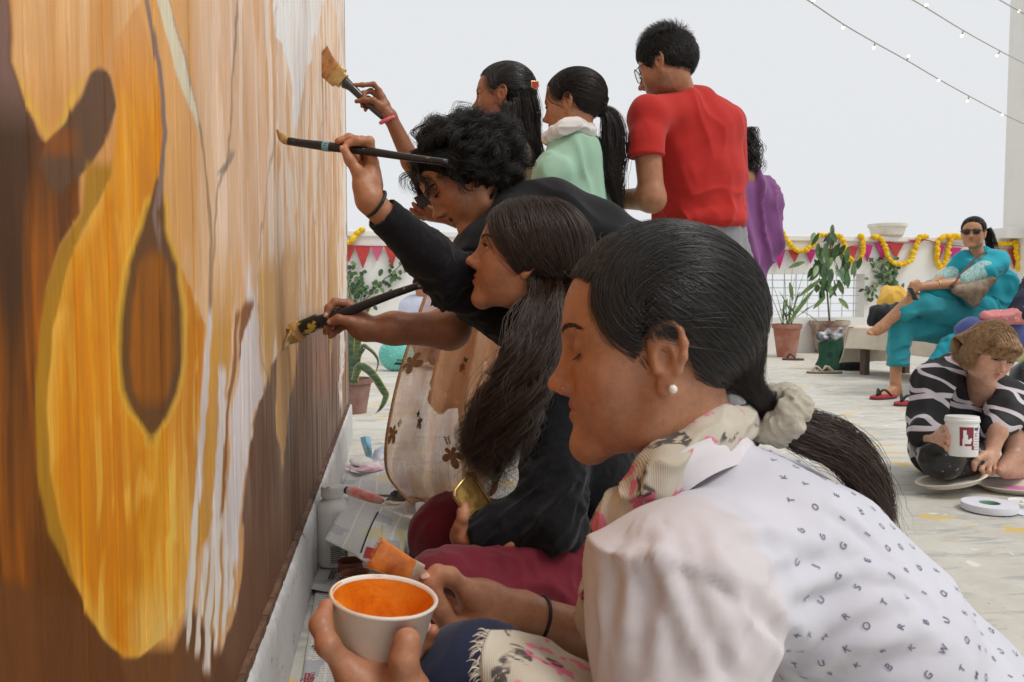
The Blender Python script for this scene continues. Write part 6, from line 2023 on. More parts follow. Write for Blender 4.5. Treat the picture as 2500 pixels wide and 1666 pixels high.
for i in range(16):
    a = i * 0.393
    P.append(ell(at(1470, 260, 2.72) + camv(0.3, 1, 0) * 0.022 * math.cos(a) + camv(0, 0, 1) * 0.022 * math.sin(a), 0.013 + 0.003 * math.sin(i * 2.3), k=0.004))
cloth('scrunchie', P, 0.003, simple('black_velvet', (0.008, 0.010, 0.012), 0.9), g5, lambda V, N: folds(V, N, 0.004, 100, RT, 5))

# -------- young man in red t-shirt with glasses
g6 = empty('person', floor_under(1720, 2.95), 'young man with glasses in red t-shirt and grey trousers seen from behind', 'person', 'people painting the board')
H6 = head_at(1603, 155, 2.80, (-0.0735, 0.008, -0.012), (-0.82, -0.24, 0.52), (-0.06, 1, 0.12), 1.03)
pc6 = [build_head(H6, g6, dict(eye=0.3, skin='brown', tint=(0.95, 0.9, 0.86), nose=1.1, jaw=1.05, stubble=0.35, neck_r=(0.052, 0.055, 0.064)), [at(1650, 225, 2.90), at(1672, 275, 2.93)], 0.0030)]
el6 = at(1592, 486, 2.74)
P = [cap(at(1579, 350, 2.755), el6, 0.046, 0.042, k=0.02), cap(el6, at(1490, 487, 2.92), 0.042, 0.030, k=0.03), cap(at(1490, 487, 2.92), at(1455, 482, 3.0), 0.030, 0.026, k=0.02)]
pc6.append(skin_piece(P, 0.004, 'brown', (0.92, 0.88, 0.86)))
P = [sect(at(1690, 310, 2.95), at(1712, 600, 2.98), (0.12, 0.08), (0.11, 0.08), camv(1, 0, 0.35), k=0.03)]
P += [cap(at(1685, 640, 2.94), floor_under(1690, 2.92) + np.array((0, 0, 0.05)), 0.07, 0.045, k=0.02), cap(at(1760, 640, 3.04), floor_under(1780, 3.05) + np.array((0, 0, 0.05)), 0.08, 0.045, k=0.02)]
pc6.append(skin_piece(P, 0.012, 'brown'))
body_obj(g6, pc6)
ux6 = camv(1, -0.02, 0.32)
tors = [(1668, 268, 2.92), (1690, 330, 2.95), (1705, 430, 2.97), (1712, 520, 2.98), (1715, 575, 2.98)]
tw6 = [(0.125, 0.080), (0.190, 0.118), (0.172, 0.125), (0.160, 0.122), (0.163, 0.128)]
P = [sect(at(*tors[i]), at(*tors[i + 1]), tw6[i], tw6[i + 1], ux6, k=0.04) for i in range(4)]
slv = at(1578, 385, 2.75)
P += [cap(at(1655, 272, 2.87), at(1585, 285, 2.79), 0.072, 0.068, k=0.04), cap(at(1585, 285, 2.79), at(1577, 352, 2.755), 0.068, 0.060, k=0.02), sect(at(1578, 340, 2.757), at(1577, 383, 2.747), (0.060, 0.060), (0.063, 0.061), RT, k=0.01), cap(at(1700, 275, 2.98), at(1772, 305, 3.06), 0.07, 0.066, k=0.05), cap(at(1772, 305, 3.06), at(1785, 430, 3.10), 0.066, 0.066, k=0.03)]
P.append(plane_cut(at(1577, 384, 2.745), camv(0.05, -1, 0), at(1577, 384, 2.745) - np.array((0.075, 0.12, 0.09)), at(1577, 384, 2.745) + np.array((0.07, 0.08, 0.03)), 0.004))
hem = at(1715, 560, 2.98)
P.append(plane_cut(hem, camv(0.02, -1, 0), hem - 0.32, hem + 0.32, 0.004))
P.append(ell(at(1650, 205, 2.895), 0.060, k=0.008, op='s'))
def fold6(V, N):
    q = proj(V)
    low = np.clip((q[:, 1] - 400) / 140, 0, 1)
    hm_ = np.clip(np.linalg.norm(V - at(1577, 384, 2.745), axis=1) / 0.10 - 0.6, 0, 1) * np.clip((556 - q[:, 1]) / 18, 0, 1)
    low = low * hm_
    V = folds(V, N, 0.016, 10, camv(0.35, -1, 0), 3, 0.6 * hm_)
    V = folds(V, N, 0.022, 14, camv(1, 0.2, 0.2), 6, low)
    return V
red = fabric('red_jersey', (0.47, 0.026, 0.021), 1100, var=0.06, sheen=0.1)
ts6 = cloth('t_shirt', P, 0.006, red, g6, fold6)
mb = MB(); rg = []
for a in np.linspace(0, 2 * math.pi, 30):
    rg.append(at(1650, 212, 2.897) + 0.062 * (camv(1, -0.12, 0) * math.cos(a) + camv(0.0, 0.30, 1) * math.sin(a)))
mb.tube(rg, 0.006, 6, caps=False); mb.build('neckband', red, ts6, smooth=True)
P = [sect(at(1715, 540, 2.98), at(1720, 640, 2.99), (0.155, 0.118), (0.175, 0.125), ux6, k=0.03), cap(at(1670, 640, 2.92), floor_under(1690, 2.92) + np.array((0, 0, 0.08)), 0.095, 0.06, k=0.03), cap(at(1765, 640, 3.05), floor_under(1780, 3.05) + np.array((0, 0, 0.08)), 0.095, 0.06, k=0.03)]
cloth('trousers', P, 0.009, fabric('grey_marl', (0.25, 0.25, 0.265), 700, var=0.15), g6, lambda V, N: folds(V, N, 0.012, 26, UP, 3))
# short hair
hair_cap(H6, g6, HAIR_BASE, 0.011, h=0.0035, extra=[ell((0, 0.02, 0.075), (0.062, 0.07, 0.045), k=0.03)],
         cut=[ell((0, 0.100, -0.060), (0.115, 0.070, 0.108), k=0.010, op='s'), ell((-0.075, 0.006, -0.036), (0.034, 0.028, 0.046), k=0.008, op='s'), ell((0.075, 0.006, -0.036), (0.034, 0.028, 0.046), k=0.008, op='s'), ell((0, 0.01, -0.115), (0.10, 0.085, 0.070), k=0.01, op='s')])
def reg6(p):
    y, z = p[:, 1], p[:, 2]
    return (((y - 0.100) / 0.070) ** 2 + ((z + 0.06) / 0.108) ** 2 > 1.0) & (((y - 0.006) / 0.026) ** 2 + ((z + 0.036) / 0.044) ** 2 > 1.0) & (z > -0.045)
S = scalp_pts(8000, 41, reg6); R6 = np.random.default_rng(3)
sh = []
for p in S:
    nn = nrm((p - CC) / CR ** 2)
    top = np.clip((p[2] - 0.05) / 0.05, 0, 1)
    L = 0.016 + 0.020 * top
    d = nrm(nn * (0.12 + 0.30 * top) + np.array((0, 0.7 * top - 0.30, -0.9 * (1 - top))) + R6.normal(0, 0.13, 3))
    b = p + nn * 0.006
    if p[2] > 0.06: b = b + np.array((0, 0, 0.012 * top))
    sh.append(H6.w(np.array([b, b + d * L * 0.5 + nn * 0.002, b + d * L])))
curves_obj('short_hair', np.array(sh), 0.00045, BLACK_HAIR, g6)
# glasses
gl = simple('black_frame', (0.012, 0.010, 0.012), 0.25)
mb = MB()
for s_ in (-1, 1):
    c_ = np.array((s_ * 0.034, 0.098, -0.006))
    ring_ = [H6.w(c_ + np.array((0.024 * math.cos(a), -0.004 * abs(math.cos(a)), 0.0235 * math.sin(a)))) for a in np.linspace(0, 2 * math.pi, 29)]
    mb.tube(ring_, 0.0016, 6, caps=False)
    mb.tube([H6.w((s_ * 0.058, 0.094, 0.002)), H6.w((s_ * 0.072, 0.07, 0.004)), H6.w((s_ * 0.078, 0.008, 0.006)), H6.w((s_ * 0.076, -0.014, -0.012))], 0.0015, 6)
mb.tube([H6.w((-0.010, 0.099, 0.0)), H6.w((0, 0.101, 0.002)), H6.w((0.010, 0.099, 0.0))], 0.0014, 6)
go = mb.build('glasses', gl, g6, smooth=True)
gm2 = NB('lens_glass'); gm2.color((0.9, 0.92, 0.92)); gm2.set(Roughness=0.03); gm2.b.inputs['Transmission Weight'].default_value = 1.0; gm2.b.inputs['Alpha'].default_value = 0.18
for s_ in (-1, 1):
    c_ = np.array((s_ * 0.034, 0.097, -0.006)); mb = MB()
    mb.add([H6.w(c_ + np.array((0.0235 * math.cos(a), 0.0, 0.023 * math.sin(a)))) for a in np.linspace(0, 2 * math.pi, 24, endpoint=False)] + [H6.w(c_ + np.array((0.0235 * math.cos(a), -0.0015, 0.023 * math.sin(a)))) for a in np.linspace(0, 2 * math.pi, 24, endpoint=False)], [tuple(range(24)), tuple(range(24, 48))[::-1]] + [(i, (i + 1) % 24, 24 + (i + 1) % 24, 24 + i) for i in range(24)])
    mb.build('lens', gm2.m, go)

# -------- woman in purple behind him
g7 = empty('person', floor_under(1835, 3.45), 'woman in purple blouse half hidden behind the red t-shirt', 'person', 'people painting the board')
H7 = head_at(1812, 352, 3.36, (-0.0735, 0.008, -0.016), (-0.45, -0.1, -0.89), (0, 1, 0), 0.98)
pc7 = [build_head(H7, g7, dict(eye=0.3, skin='brown'), [at(1815, 440, 3.40), at(1822, 480, 3.42)], 0.005)]
P = [sect(at(1815, 490, 3.42), at(1815, 760, 3.45), (0.05, 0.04), (0.05, 0.05), FW, k=0.03), cap(at(1805, 760, 3.40), floor_under(1800, 3.40) + np.array((0, 0, 0.05)), 0.08, 0.045, k=0.02), cap(at(1810, 760, 3.52), floor_under(1805, 3.52) + np.array((0, 0, 0.05)), 0.08, 0.045, k=0.02)]
pc7.append(skin_piece(P, 0.014, 'brown'))
body_obj(g7, pc7)
P = [sect(at(1815, 465, 3.42), at(1815, 620, 3.44), (0.145, 0.090), (0.125, 0.090), camv(1, 0, 0.5), k=0.04), sect(at(1812, 620, 3.44), at(1800, 900, 3.46), (0.115, 0.090), (0.15, 0.12), camv(1, 0, 0.5), k=0.04),
     cap(at(1840, 470, 3.42), at(1865, 490, 3.44), 0.055, 0.055, k=0.04), cap(at(1865, 490, 3.44), at(1868, 590, 3.44), 0.056, 0.066, k=0.03), cap(at(1868, 590, 3.44), at(1835, 620, 3.40), 0.060, 0.05, k=0.03)]
P.append(plane_cut(at(1812, 770, 3.45), -UP, at(1812, 770, 3.45) - 0.5, at(1812, 770, 3.45) + 0.5, 0.004))
cloth('blouse', P, 0.008, fabric('purple_satin', (0.215, 0.075, 0.22), 900, rough=0.6, var=0.08), g7, lambda V, N: folds(V, N, 0.026, 13, camv(0.3, -1, 0), 4))
hair_cap(H7, g7, HAIR_BASE, 0.012, h=0.006)
cl = [spline(A((1828 + dx, 310, 3.36), (1832 + dx, 370, 3.37), (1834 + dx, 410, 3.38), (1832 + dx, 445, 3.38)), 16) for dx in (-14, -6, 2)]
curves_obj('curly_hair', strand_bundle(cl, 160, [0.022, 0.030, 0.034, 0.022], 12, 0.009, 90, 40, frizz=0.008, curl=0.004), 0.00070, BLACK_HAIR, g7)

# -------- shoes and hems that complete the standing figures
def shoes(parent, pts, mat, toe):
    for p in pts:
        p = np.array(p, float); p[2] = 0
        t = nrm(np.array((toe[0], toe[1], 0)))
        P = [cap(p + np.array((0, 0, 0.045)), p + t * 0.07 + np.array((0, 0, 0.040)), 0.042, 0.040, k=0.03), cap(p + t * 0.07 + np.array((0, 0, 0.036)), p + t * 0.155 + np.array((0, 0, 0.026)), 0.040, 0.026, k=0.03), cap(p - t * 0.045 + np.array((0, 0, 0.036)), p + np.array((0, 0, 0.05)), 0.036, 0.042, k=0.03)]
        P.append(plane_cut(p + np.array((0, 0, 0.003)), (0, 0, -1), p - 0.3, p + np.array((0.3, 0.3, 0.05)), 0.003))
        cloth('shoe', P, 0.008, mat, parent)
lf = np.array((-0.9, 0.45)) ; 
shoes(g3, [on_floor(1650, 1360), on_floor(1660, 1320)], simple('black_shoe', (0.02, 0.02, 0.022), 0.5), (-1, 0.1))
shoes(g5, [floor_under(1420, 2.74), floor_under(1420, 2.88)], simple('brown_shoe', (0.10, 0.06, 0.04), 0.5), (-0.9, 0.4))
shoes(g6, [floor_under(1690, 2.92), floor_under(1780, 3.05)], simple('white_trainer', (0.62, 0.61, 0.60), 0.6), (-0.8, 0.6))
shoes(g7, [floor_under(1800, 3.40), floor_under(1805, 3.52)], simple('brown_shoe', (0.10, 0.06, 0.04)), (-0.5, -0.85))
cloth('leggings', [cap(at(1420, 830, 2.74), floor_under(1420, 2.74) + np.array((0, 0, 0.09)), 0.088, 0.055, k=0.02), cap(at(1420, 830, 2.88), floor_under(1420, 2.88) + np.array((0, 0, 0.09)), 0.088, 0.055, k=0.02)], 0.012, fabric('white_legging', (0.66, 0.64, 0.60), 600), g5)
cloth('trousers', [cap(at(1805, 740, 3.40), floor_under(1800, 3.40) + np.array((0, 0, 0.09)), 0.095, 0.060, k=0.03), cap(at(1810, 740, 3.52), floor_under(1805, 3.52) + np.array((0, 0, 0.09)), 0.095, 0.060, k=0.03)], 0.012, fabric('dark_jeans', (0.02, 0.024, 0.04), 600), g7, lambda V, N: folds(V, N, 0.01, 12, UP, 3))
# ------------------------------------------------------------------ right side: bench, sitters, pots, garlands
def box_cloth(o):
    return o
def fl(px, py):
    return on_floor(px, py)
# ---- bench with a cream cloth
b0 = at(2078, 790, 7.75); b0[2] = 0
b1 = at(2640, 790, 5.75); b1[2] = 0
bx_ = nrm(b1 - b0); by_ = np.array((-bx_[1], bx_[0], 0.0)); by_ = by_ if by_[1] > 0 else -by_
BL, BD, BH = np.linalg.norm(b1 - b0), 0.62, 0.44
bench = empty('bench', (b0 + b1) / 2, 'low bench draped with a cream cloth under the seated woman in turquoise', 'bench')
Eb = np.stack([bx_, by_, np.array((0, 0, 1.0))], 1)
wood = simple('bench_wood', (0.10, 0.06, 0.04), 0.6)
mb = MB(); mb.box(b0 + bx_ * BL / 2 + by_ * BD / 2 + np.array((0, 0, BH - 0.03)), (BL, BD, 0.05), Eb); mb.build('seat', wood, bench)
for (u, v) in ((0.12, 0.06), (BL - 0.12, 0.06), (0.12, BD - 0.06), (BL - 0.12, BD - 0.06), (BL * 0.5, 0.06)):
    mb = MB(); mb.box(b0 + bx_ * u + by_ * v + np.array((0, 0, (BH - 0.06) / 2)), (0.06, 0.06, BH - 0.06), Eb); mb.build('leg', wood, bench)
rows = []
for k, (v, z) in enumerate(((BD, 0.30), (BD + 0.01, BH), (BD * 0.5, BH + 0.012), (0.02, BH + 0.008), (-0.03, BH - 0.03), (-0.045, BH - 0.12), (-0.05, BH - 0.20))):
    rows.append([b0 + bx_ * (u - 0.03) + by_ * (v - 0.015 * math.sin(u * 9 + k) * (k > 3)) + np.array((0, 0, z + 0.012 * math.sin(u * 5) * (k > 5))) for u in np.linspace(0, BL + 0.05, 14)])
cream = fabric('cream_cloth', (0.66, 0.58, 0.47), 300, var=0.08)
o_, _ = drape('cloth', rows, cream, bench, 0.006, 60, 40, amp=0.006, fr=9)
rows = []
for k, (u, z) in enumerate(((0.05, BH + 0.012), (-0.02, BH), (-0.05, BH - 0.12), (-0.07, BH - 0.24), (-0.10, BH - 0.34))):
    rows.append([b0 + bx_ * (u + 0.02 * math.sin(v * 14 + k)) + by_ * v + np.array((0, 0, z)) for v in np.linspace(-0.04, BD, 8)])
drape('cloth', rows, cream, bench, 0.006, 30, 24, amp=0.008, fr=9)

# ---- seated woman in turquoise
g8 = empty('person', on_floor(2380, 945), 'seated woman in turquoise with sunglasses and crossed legs', 'person', 'onlookers at the side')
D8 = 6.25
H8 = head_at(2372, 566, D8, (0, 0.088, 0.0), (-0.60, -0.06, -0.80), (0.05, 1, 0), 1.05)
pc8 = [build_head(H8, g8, dict(eye=0.0, skin='tan', tint=(1.12, 1.12, 1.1), nose=0.95, jaw=1.08, brow_col=(0.02, 0.012, 0.01)), [at(2392, 640, D8 + 0.1), at(2398, 665, D8 + 0.12)], 0.0055)]
P = []
wA = at(2248, 700, 5.95)
P += [cap(at(2345, 690, 6.0), wA, 0.042, 0.030, k=0.03), cap(at(2305, 680, 6.35), at(2255, 702, 6.05), 0.04, 0.03, k=0.03)]
for dx, dy in ((0, -8), (-6, -2), (-10, 6), (-12, 14)):
    P += chain(A((2240 + dx * 0.3, 696 + dy, 5.93), (2226 + dx * 0.3, 700 + dy, 5.91), (2220 + dx * 0.3, 708 + dy, 5.93)), [0.018, 0.013, 0.011], 0.008)
P += [ell(at(2236, 700, 5.95), (0.045, 0.04, 0.035), k=0.02)]
P += [cap(at(2232, 730, 6.0), at(2150, 800, 6.0), 0.055, 0.036, k=0.02), cap(at(2150, 800, 6.0), at(2122, 812, 6.0), 0.035, 0.020, k=0.02), cap(at(2160, 797, 6.0), at(2140, 812, 6.0), 0.033, 0.028, k=0.02)]
P += [ell(at(2119 + i * 3, 812 + i * 1.5, 5.98), 0.012, k=0.004) for i in range(4)]
ank = at(2186, 935, 6.08)
P += [cap(at(2188, 880, 6.08), ank, 0.046, 0.036, k=0.02), cap(ank, at(2192, 958, 6.12), 0.036, 0.034, k=0.02), cap(at(2188, 950, 6.08), at(2140, 968, 5.98), 0.034, 0.022, k=0.02), cap(at(2188, 962, 6.08), at(2150, 971, 5.98), 0.028, 0.022, k=0.02)]
pc8.append(skin_piece(P, 0.007, 'tan', (1.08, 1.08, 1.06)))
body_obj(g8, pc8)
turq = fabric('turquoise_cotton', (0.020, 0.34, 0.42), 600, var=0.10)
turq2 = fabric('turquoise_trouser', (0.028, 0.27, 0.32), 600, var=0.12)
P = [sect(at(2398, 640, D8 + 0.10), at(2412, 700, D8 + 0.12), (0.17, 0.10), (0.20, 0.135), camv(1, 0, 0.6), k=0.05), sect(at(2412, 700, D8 + 0.12), at(2412, 775, D8 + 0.15), (0.20, 0.135), (0.22, 0.17), camv(1, 0, 0.6), k=0.05),
     cap(at(2435, 640, 6.10), at(2400, 668, 6.02), 0.09, 0.075, k=0.04), cap(at(2360, 640, 6.40), at(2320, 672, 6.38), 0.08, 0.062, k=0.04),
     cap(at(2400, 760, 6.20), at(2270, 712, 6.05), 0.10, 0.07, k=0.05), cap(at(2440, 700, 6.3), at(2455, 780, 6.45), 0.12, 0.12, k=0.05)]
P.append(ell(at(2386, 610, D8 + 0.03), 0.085, k=0.02, op='s'))
cloth('kurta', P, 0.012, turq, g8, lambda V, N: folds(V, N, 0.03, 7, camv(0.4, -1, 0.2), 3))
def embro():
    g = NB('embroidered_cuff'); v = g.coord(); n = g.noise(v, 55, 3, 0.6)
    g.color(g.ramp(n, [(0.38, (0.03, 0.36, 0.40)), (0.50, (0.50, 0.58, 0.52)), (0.60, (0.10, 0.36, 0.36)), (0.68, (0.55, 0.33, 0.20))])); g.set(Roughness=0.8); g.bump(n, 0.4, 0.004); return g.m
em = embro()
P = [cap(at(2402, 662, 6.02), at(2352, 688, 6.0), 0.078, 0.062, k=0.02)]
cloth('sleeve_cuff', P, 0.010, em, g8)
P = [cap(at(2322, 670, 6.38), at(2298, 684, 6.32), 0.064, 0.055, k=0.02)]
cloth('sleeve_cuff', P, 0.012, em, g8)
P = [cap(at(2395, 785, 6.2), at(2250, 742, 6.0), 0.115, 0.082, k=0.05), cap(at(2250, 742, 6.0), at(2205, 765, 6.0), 0.078, 0.062, k=0.03),
     cap(at(2380, 812, 6.3), at(2200, 800, 6.08), 0.115, 0.082, k=0.05), cap(at(2200, 800, 6.08), at(2188, 905, 6.08), 0.080, 0.072, k=0.03)]
hm8 = at(2188, 893, 6.08)
P.append(plane_cut(hm8, -UP, hm8 - np.array((0.12, 0.12, 0.15)), hm8 + np.array((0.12, 0.12, 0.05)), 0.004))
cloth('trousers', P, 0.010, turq2, g8, lambda V, N: folds(V, N, 0.016, 12, camv(1, 0.2, 0), 6))
P = [cap(at(2320, 842, 6.0), at(2262, 900, 5.95), 0.06, 0.035, k=0.03), cap(at(2360, 830, 6.0), at(2320, 842, 6.0), 0.06, 0.06, k=0.03)]
cloth('kurta_tail', P, 0.012, turq, g8, lambda V, N: folds(V, N, 0.02, 14, camv(0.4, -1, 0), 3))
hb8 = hair_mat('brown_hair', (0.022, 0.011, 0.008), 0.4)
hair_cap(H8, g8, HAIR_BASE, 0.007, h=0.006)
curves_obj('hair_strands', H8.w(combed(scalp_pts(1500, 51, region1), np.array((0.0, -0.095, -0.055)), 10, 0.008, 8)), 0.0010, hb8, g8)
gs = [spline(A((2404, 560, 6.40), (2418, 590, 6.42), (2424, 620, 6.44)), 12), spline(A((2410, 556, 6.38), (2420, 585, 6.40), (2420, 612, 6.42)), 12)]
curves_obj('long_hair', strand_bundle(gs, 160, [0.015, 0.02, 0.02], 3, 0.003, 20, 12), 0.0011, hb8, g8)
mb = MB()
for s_ in (-1, 1):
    mb.ball(H8.w((s_ * 0.033, 0.093, -0.003)), (0.026 * 1.05, 0.004, 0.019), 10, R=H8.R)
    mb.tube([H8.w((s_ * 0.058, 0.088, 0.004)), H8.w((s_ * 0.078, 0.06, 0.006)), H8.w((s_ * 0.080, 0.0, 0.006))], 0.003, 6)
mb.tube([H8.w((-0.06, 0.092, 0.012)), H8.w((0, 0.098, 0.012)), H8.w((0.06, 0.092, 0.012))], 0.004, 6)
mb.build('sunglasses', simple('dark_lens', (0.012, 0.011, 0.012), 0.12, spec=0.7), g8, smooth=True)
mb = MB(); c_ = at(2288, 695, 5.97); ax = nrm(at(2345, 690, 6.0) - wA); u = nrm(np.cross(ax, UP)); v = np.cross(ax, u)
mb.tube([c_ + 0.036 * (u * math.cos(a) + v * math.sin(a)) for a in np.linspace(0, 2 * math.pi, 20)], 0.004, 6, caps=False); mb.build('bangle', gold, g8, smooth=True)
mb = MB(); mb.box(at(2228, 718, 5.88), (0.03, 0.03, 0.10), np.stack([RT, FW, nrm(UP + RT * -0.5)], 1)); mb.build('phone', simple('phone_black', (0.015, 0.015, 0.017), 0.2), g8, bevel=0.005)
# her shoulder bag
def weave_bag():
    g = NB('beige_check_bag'); v = g.coord(); c = g.n('TexChecker'); g.l(g.coord((1, 1, 1), rot=(0.3, 0.6, 0.4)), c.inputs['Vector']); c.inputs['Scale'].default_value = 22
    g.color(g.mix(c.outputs['Fac'], (0.22, 0.155, 0.10), (0.29, 0.21, 0.145))); g.set(Roughness=0.6); return g.m
bag = empty('shoulder_bag', at(2378, 740, 6.0), 'beige checked shoulder bag with brown strap worn by the seated woman', 'bag')
V0 = A((2336, 708, 5.95), (2418, 682, 5.98), (2436, 690, 5.97), (2378, 738, 5.97))
P = [cap(V0[0], V0[1], 0.028, 0.028, k=0.03), cap(V0[1], V0[3], 0.028, 0.026, k=0.05), cap(V0[0], V0[3], 0.026, 0.026, k=0.05), ell((V0[0] + V0[1] + V0[3]) / 3, (0.09, 0.05, 0.05), k=0.05)]
cloth('bag_body', P, 0.009, weave_bag(), bag)
mb = MB(); mb.tube(spline(A((2322, 700, 5.93), (2350, 665, 6.0), (2395, 622, 6.08), (2440, 612, 6.18), (2462, 630, 6.2), (2448, 660, 6.0), (2430, 668, 5.95)), 40), 0.014, 6, flat=0.35); mb.build('strap', simple('brown_leather', (0.07, 0.04, 0.03), 0.45), bag, smooth=True)

# ---- flip-flops
redm, rub = simple('red_foam', (0.42, 0.03, 0.05), 0.7), simple('black_rubber', (0.015, 0.014, 0.015), 0.5)
def sole_poly(L, Wd):
    return [(L * math.cos(a) * (1 + 0.0 * a), Wd * math.sin(a) * (1 + 0.18 * math.cos(a))) for a in np.linspace(0, 2 * math.pi, 26, endpoint=False)]
def flipflop(name, c, yaw, label, L=0.132, Wd=0.048, top=redm, strapm=rub, group=None):
    e = empty(name, c, label, 'sandal', group)
    x = np.array((math.cos(yaw), math.sin(yaw), 0)); y = np.array((-math.sin(yaw), math.cos(yaw), 0))
    E = np.stack([x, y, np.array((0, 0, 1.0))], 1)
    mb = MB(); mb.prism(sole_poly(L, Wd), 0.002, 0.012, E, c); mb.build('sole', simple('sole_dark', (0.05, 0.03, 0.025), 0.7), e)
    mb = MB(); mb.prism(sole_poly(L * 0.99, Wd * 0.98), 0.012, 0.024, E, c); mb.build('footbed', top, e)
    mb = MB()
    tp = c + x * L * 0.55 + np.array((0, 0, 0.026))
    for s_ in (-1, 1):
        mb.tube(spline([tp, c + x * L * 0.25 + y * s_ * Wd * 0.5 + np.array((0, 0, 0.07)), c - x * L * 0.18 + y * s_ * Wd * 0.92 + np.array((0, 0, 0.024))], 10), 0.008, 6)
    mb.build('strap', strapm, e, smooth=True)
    return e
fy = math.atan2(*(nrm(at(2123, 975, 6) - at(2194, 965, 6.15))[[1, 0]]))
cf = on_floor(2158, 974)
flipflop('flip_flop', cf, fy, 'red flip-flop with black straps on the seated woman\'s foot', 0.135, 0.05)
flipflop('flip_flop', on_floor(2215, 989), fy + 0.1, 'empty red flip-flop beside the kneeling woman\'s shirt', 0.135, 0.05)

# ---- person at the frame edge in navy print and blue trousers
g10 = empty('person', on_floor(2540, 960), 'sitter in navy flower-print top and blue trousers cut off by the frame edge', 'person', 'onlookers at the side')
H10 = head_at(2555, 590, 5.75, (0, 0.088, 0.0), (-0.9, -0.1, -0.4), (0, 1, 0), 1.0)
pc = [build_head(H10, g10, dict(eye=0.5, skin='tan'), [at(2580, 655, 5.8), at(2580, 690, 5.82)], 0.007), skin_piece([cap(at(2362, 905, 5.45), at(2362, 950, 5.5), 0.042, 0.034, k=0.02), cap(at(2362, 960, 5.5), at(2325, 975, 5.4), 0.03, 0.02, k=0.02), cap(at(2500, 760, 5.5), at(2440, 775, 5.45), 0.035, 0.03, k=0.02), cap(at(2440, 775, 5.45), at(2415, 780, 5.45), 0.03, 0.018, k=0.02)], 0.008, 'tan')]
body_obj(g10, pc)
navyp = floral('navy_flower_print', (0.016, 0.017, 0.04), (0.60, 0.60, 0.62), (0.55, 0.55, 0.60), scale=17)
P = [sect(at(2575, 690, 5.8), at(2560, 820, 5.85), (0.20, 0.13), (0.22, 0.16), FW, k=0.05), cap(at(2540, 680, 5.65), at(2500, 740, 5.55), 0.085, 0.07, k=0.05), cap(at(2500, 740, 5.55), at(2490, 765, 5.5), 0.07, 0.06, k=0.03)]
cloth('blouse', P, 0.012, navyp, g10, lambda V, N: folds(V, N, 0.02, 9, UP, 4))
cloth('trousers', [cap(at(2530, 830, 5.75), at(2368, 808, 5.48), 0.12, 0.085, k=0.05), cap(at(2368, 808, 5.48), at(2362, 930, 5.46), 0.085, 0.06, k=0.03)], 0.012, fabric('blue_cotton', (0.065, 0.085, 0.24), 600), g10, lambda V, N: folds(V, N, 0.012, 14, camv(1, 0, 0), 4))
cloth('shawl', [cap(at(2405, 775, 5.45), at(2500, 770, 5.5), 0.035, 0.05, k=0.03), ell(at(2450, 772, 5.47), (0.10, 0.06, 0.03), k=0.03)], 0.010, floral('pink_print', (0.62, 0.22, 0.22), (0.75, 0.65, 0.6), (0.5, 0.1, 0.12), scale=40), g10, lambda V, N: folds(V, N, 0.02, 25, RT, 4))
hair_cap(H10, g10, HAIR_BASE, 0.012, h=0.008)

# ---- kneeling woman with a bob
g9 = empty('person', on_floor(2360, 1150), 'kneeling woman with fair bob in black and white print shirt, tipping a plate', 'person', 'onlookers at the side')
D9 = 3.22
H9 = head_at(2449, 906, 3.0, (0, 0.105, -0.034), (0.08, -0.36, -0.93), (0.20, 0.93, -0.2), 0.97)
pc9 = [build_head(H9, g9, dict(eye=0.40, gaze=(0, 1, -0.6), skin='fair', tint=(0.92, 0.88, 0.86), nose=1.0, brow_col=(0.05, 0.03, 0.02), brow_r=0.0009, iris=(0.05, 0.06, 0.07), lip=(0.42, 0.13, 0.12)), [at(2395, 935, 3.22), at(2385, 965, 3.28)], 0.0030)]
wl9 = at(2288, 1082, 3.06)
Fl = [A((2303, 1056, 3.03), (2309, 1046, 3.01), (2314, 1050, 3.0), (2316, 1056, 3.0)), A((2303, 1066, 3.02), (2311, 1061, 3.0), (2316, 1065, 2.99), (2317, 1070, 2.99)), A((2303, 1078, 3.02), (2311, 1075, 3.0), (2315, 1079, 2.99), (2315, 1084, 2.99)), A((2302, 1088, 3.02), (2308, 1091, 3.0), (2311, 1096, 3.0), (2312, 1100, 3.0))]
Tl = A((2292, 1062, 3.05), (2302, 1046, 3.06), (2312, 1040, 3.08), (2322, 1040, 3.10))
P = hand_prims(wl9, None, Fl, Tl, 0.95) + [cap(wl9, at(2268, 1066, 3.12), 0.026, 0.034, k=0.02)]
pc9.append(skin_piece(P, 0.0034, 'fair', (0.95, 0.92, 0.9), [f[-1] for f in Fl]))
wr9 = at(2420, 1108, 3.10)
Fr = [A((2395, 1122, 3.08), (2384, 1128, 3.06), (2378, 1138, 3.06), (2379, 1148, 3.07)), A((2405, 1130, 3.07), (2396, 1146, 3.06), (2400, 1156, 3.07), (2406, 1158, 3.08)), A((2416, 1132, 3.07), (2414, 1150, 3.06), (2412, 1158, 3.07), (2408, 1160, 3.09)), A((2426, 1128, 3.08), (2428, 1146, 3.07), (2424, 1156, 3.08), (2418, 1160, 3.09))]
Tr = A((2402, 1112, 3.07), (2386, 1120, 3.05), (2377, 1132, 3.05), (2378, 1146, 3.06))
P = hand_prims(wr9, None, Fr, Tr, 1.0) + [cap(wr9, at(2436, 1050, 3.12), 0.025, 0.035, k=0.02), cap(at(2436, 1050, 3.12), at(2452, 1008, 3.20), 0.035, 0.036, k=0.02)]
pc9.append(skin_piece(P, 0.0034, 'fair', (0.95, 0.88, 0.84), [f[-1] for f in Fr]))
body_obj(g9, pc9)
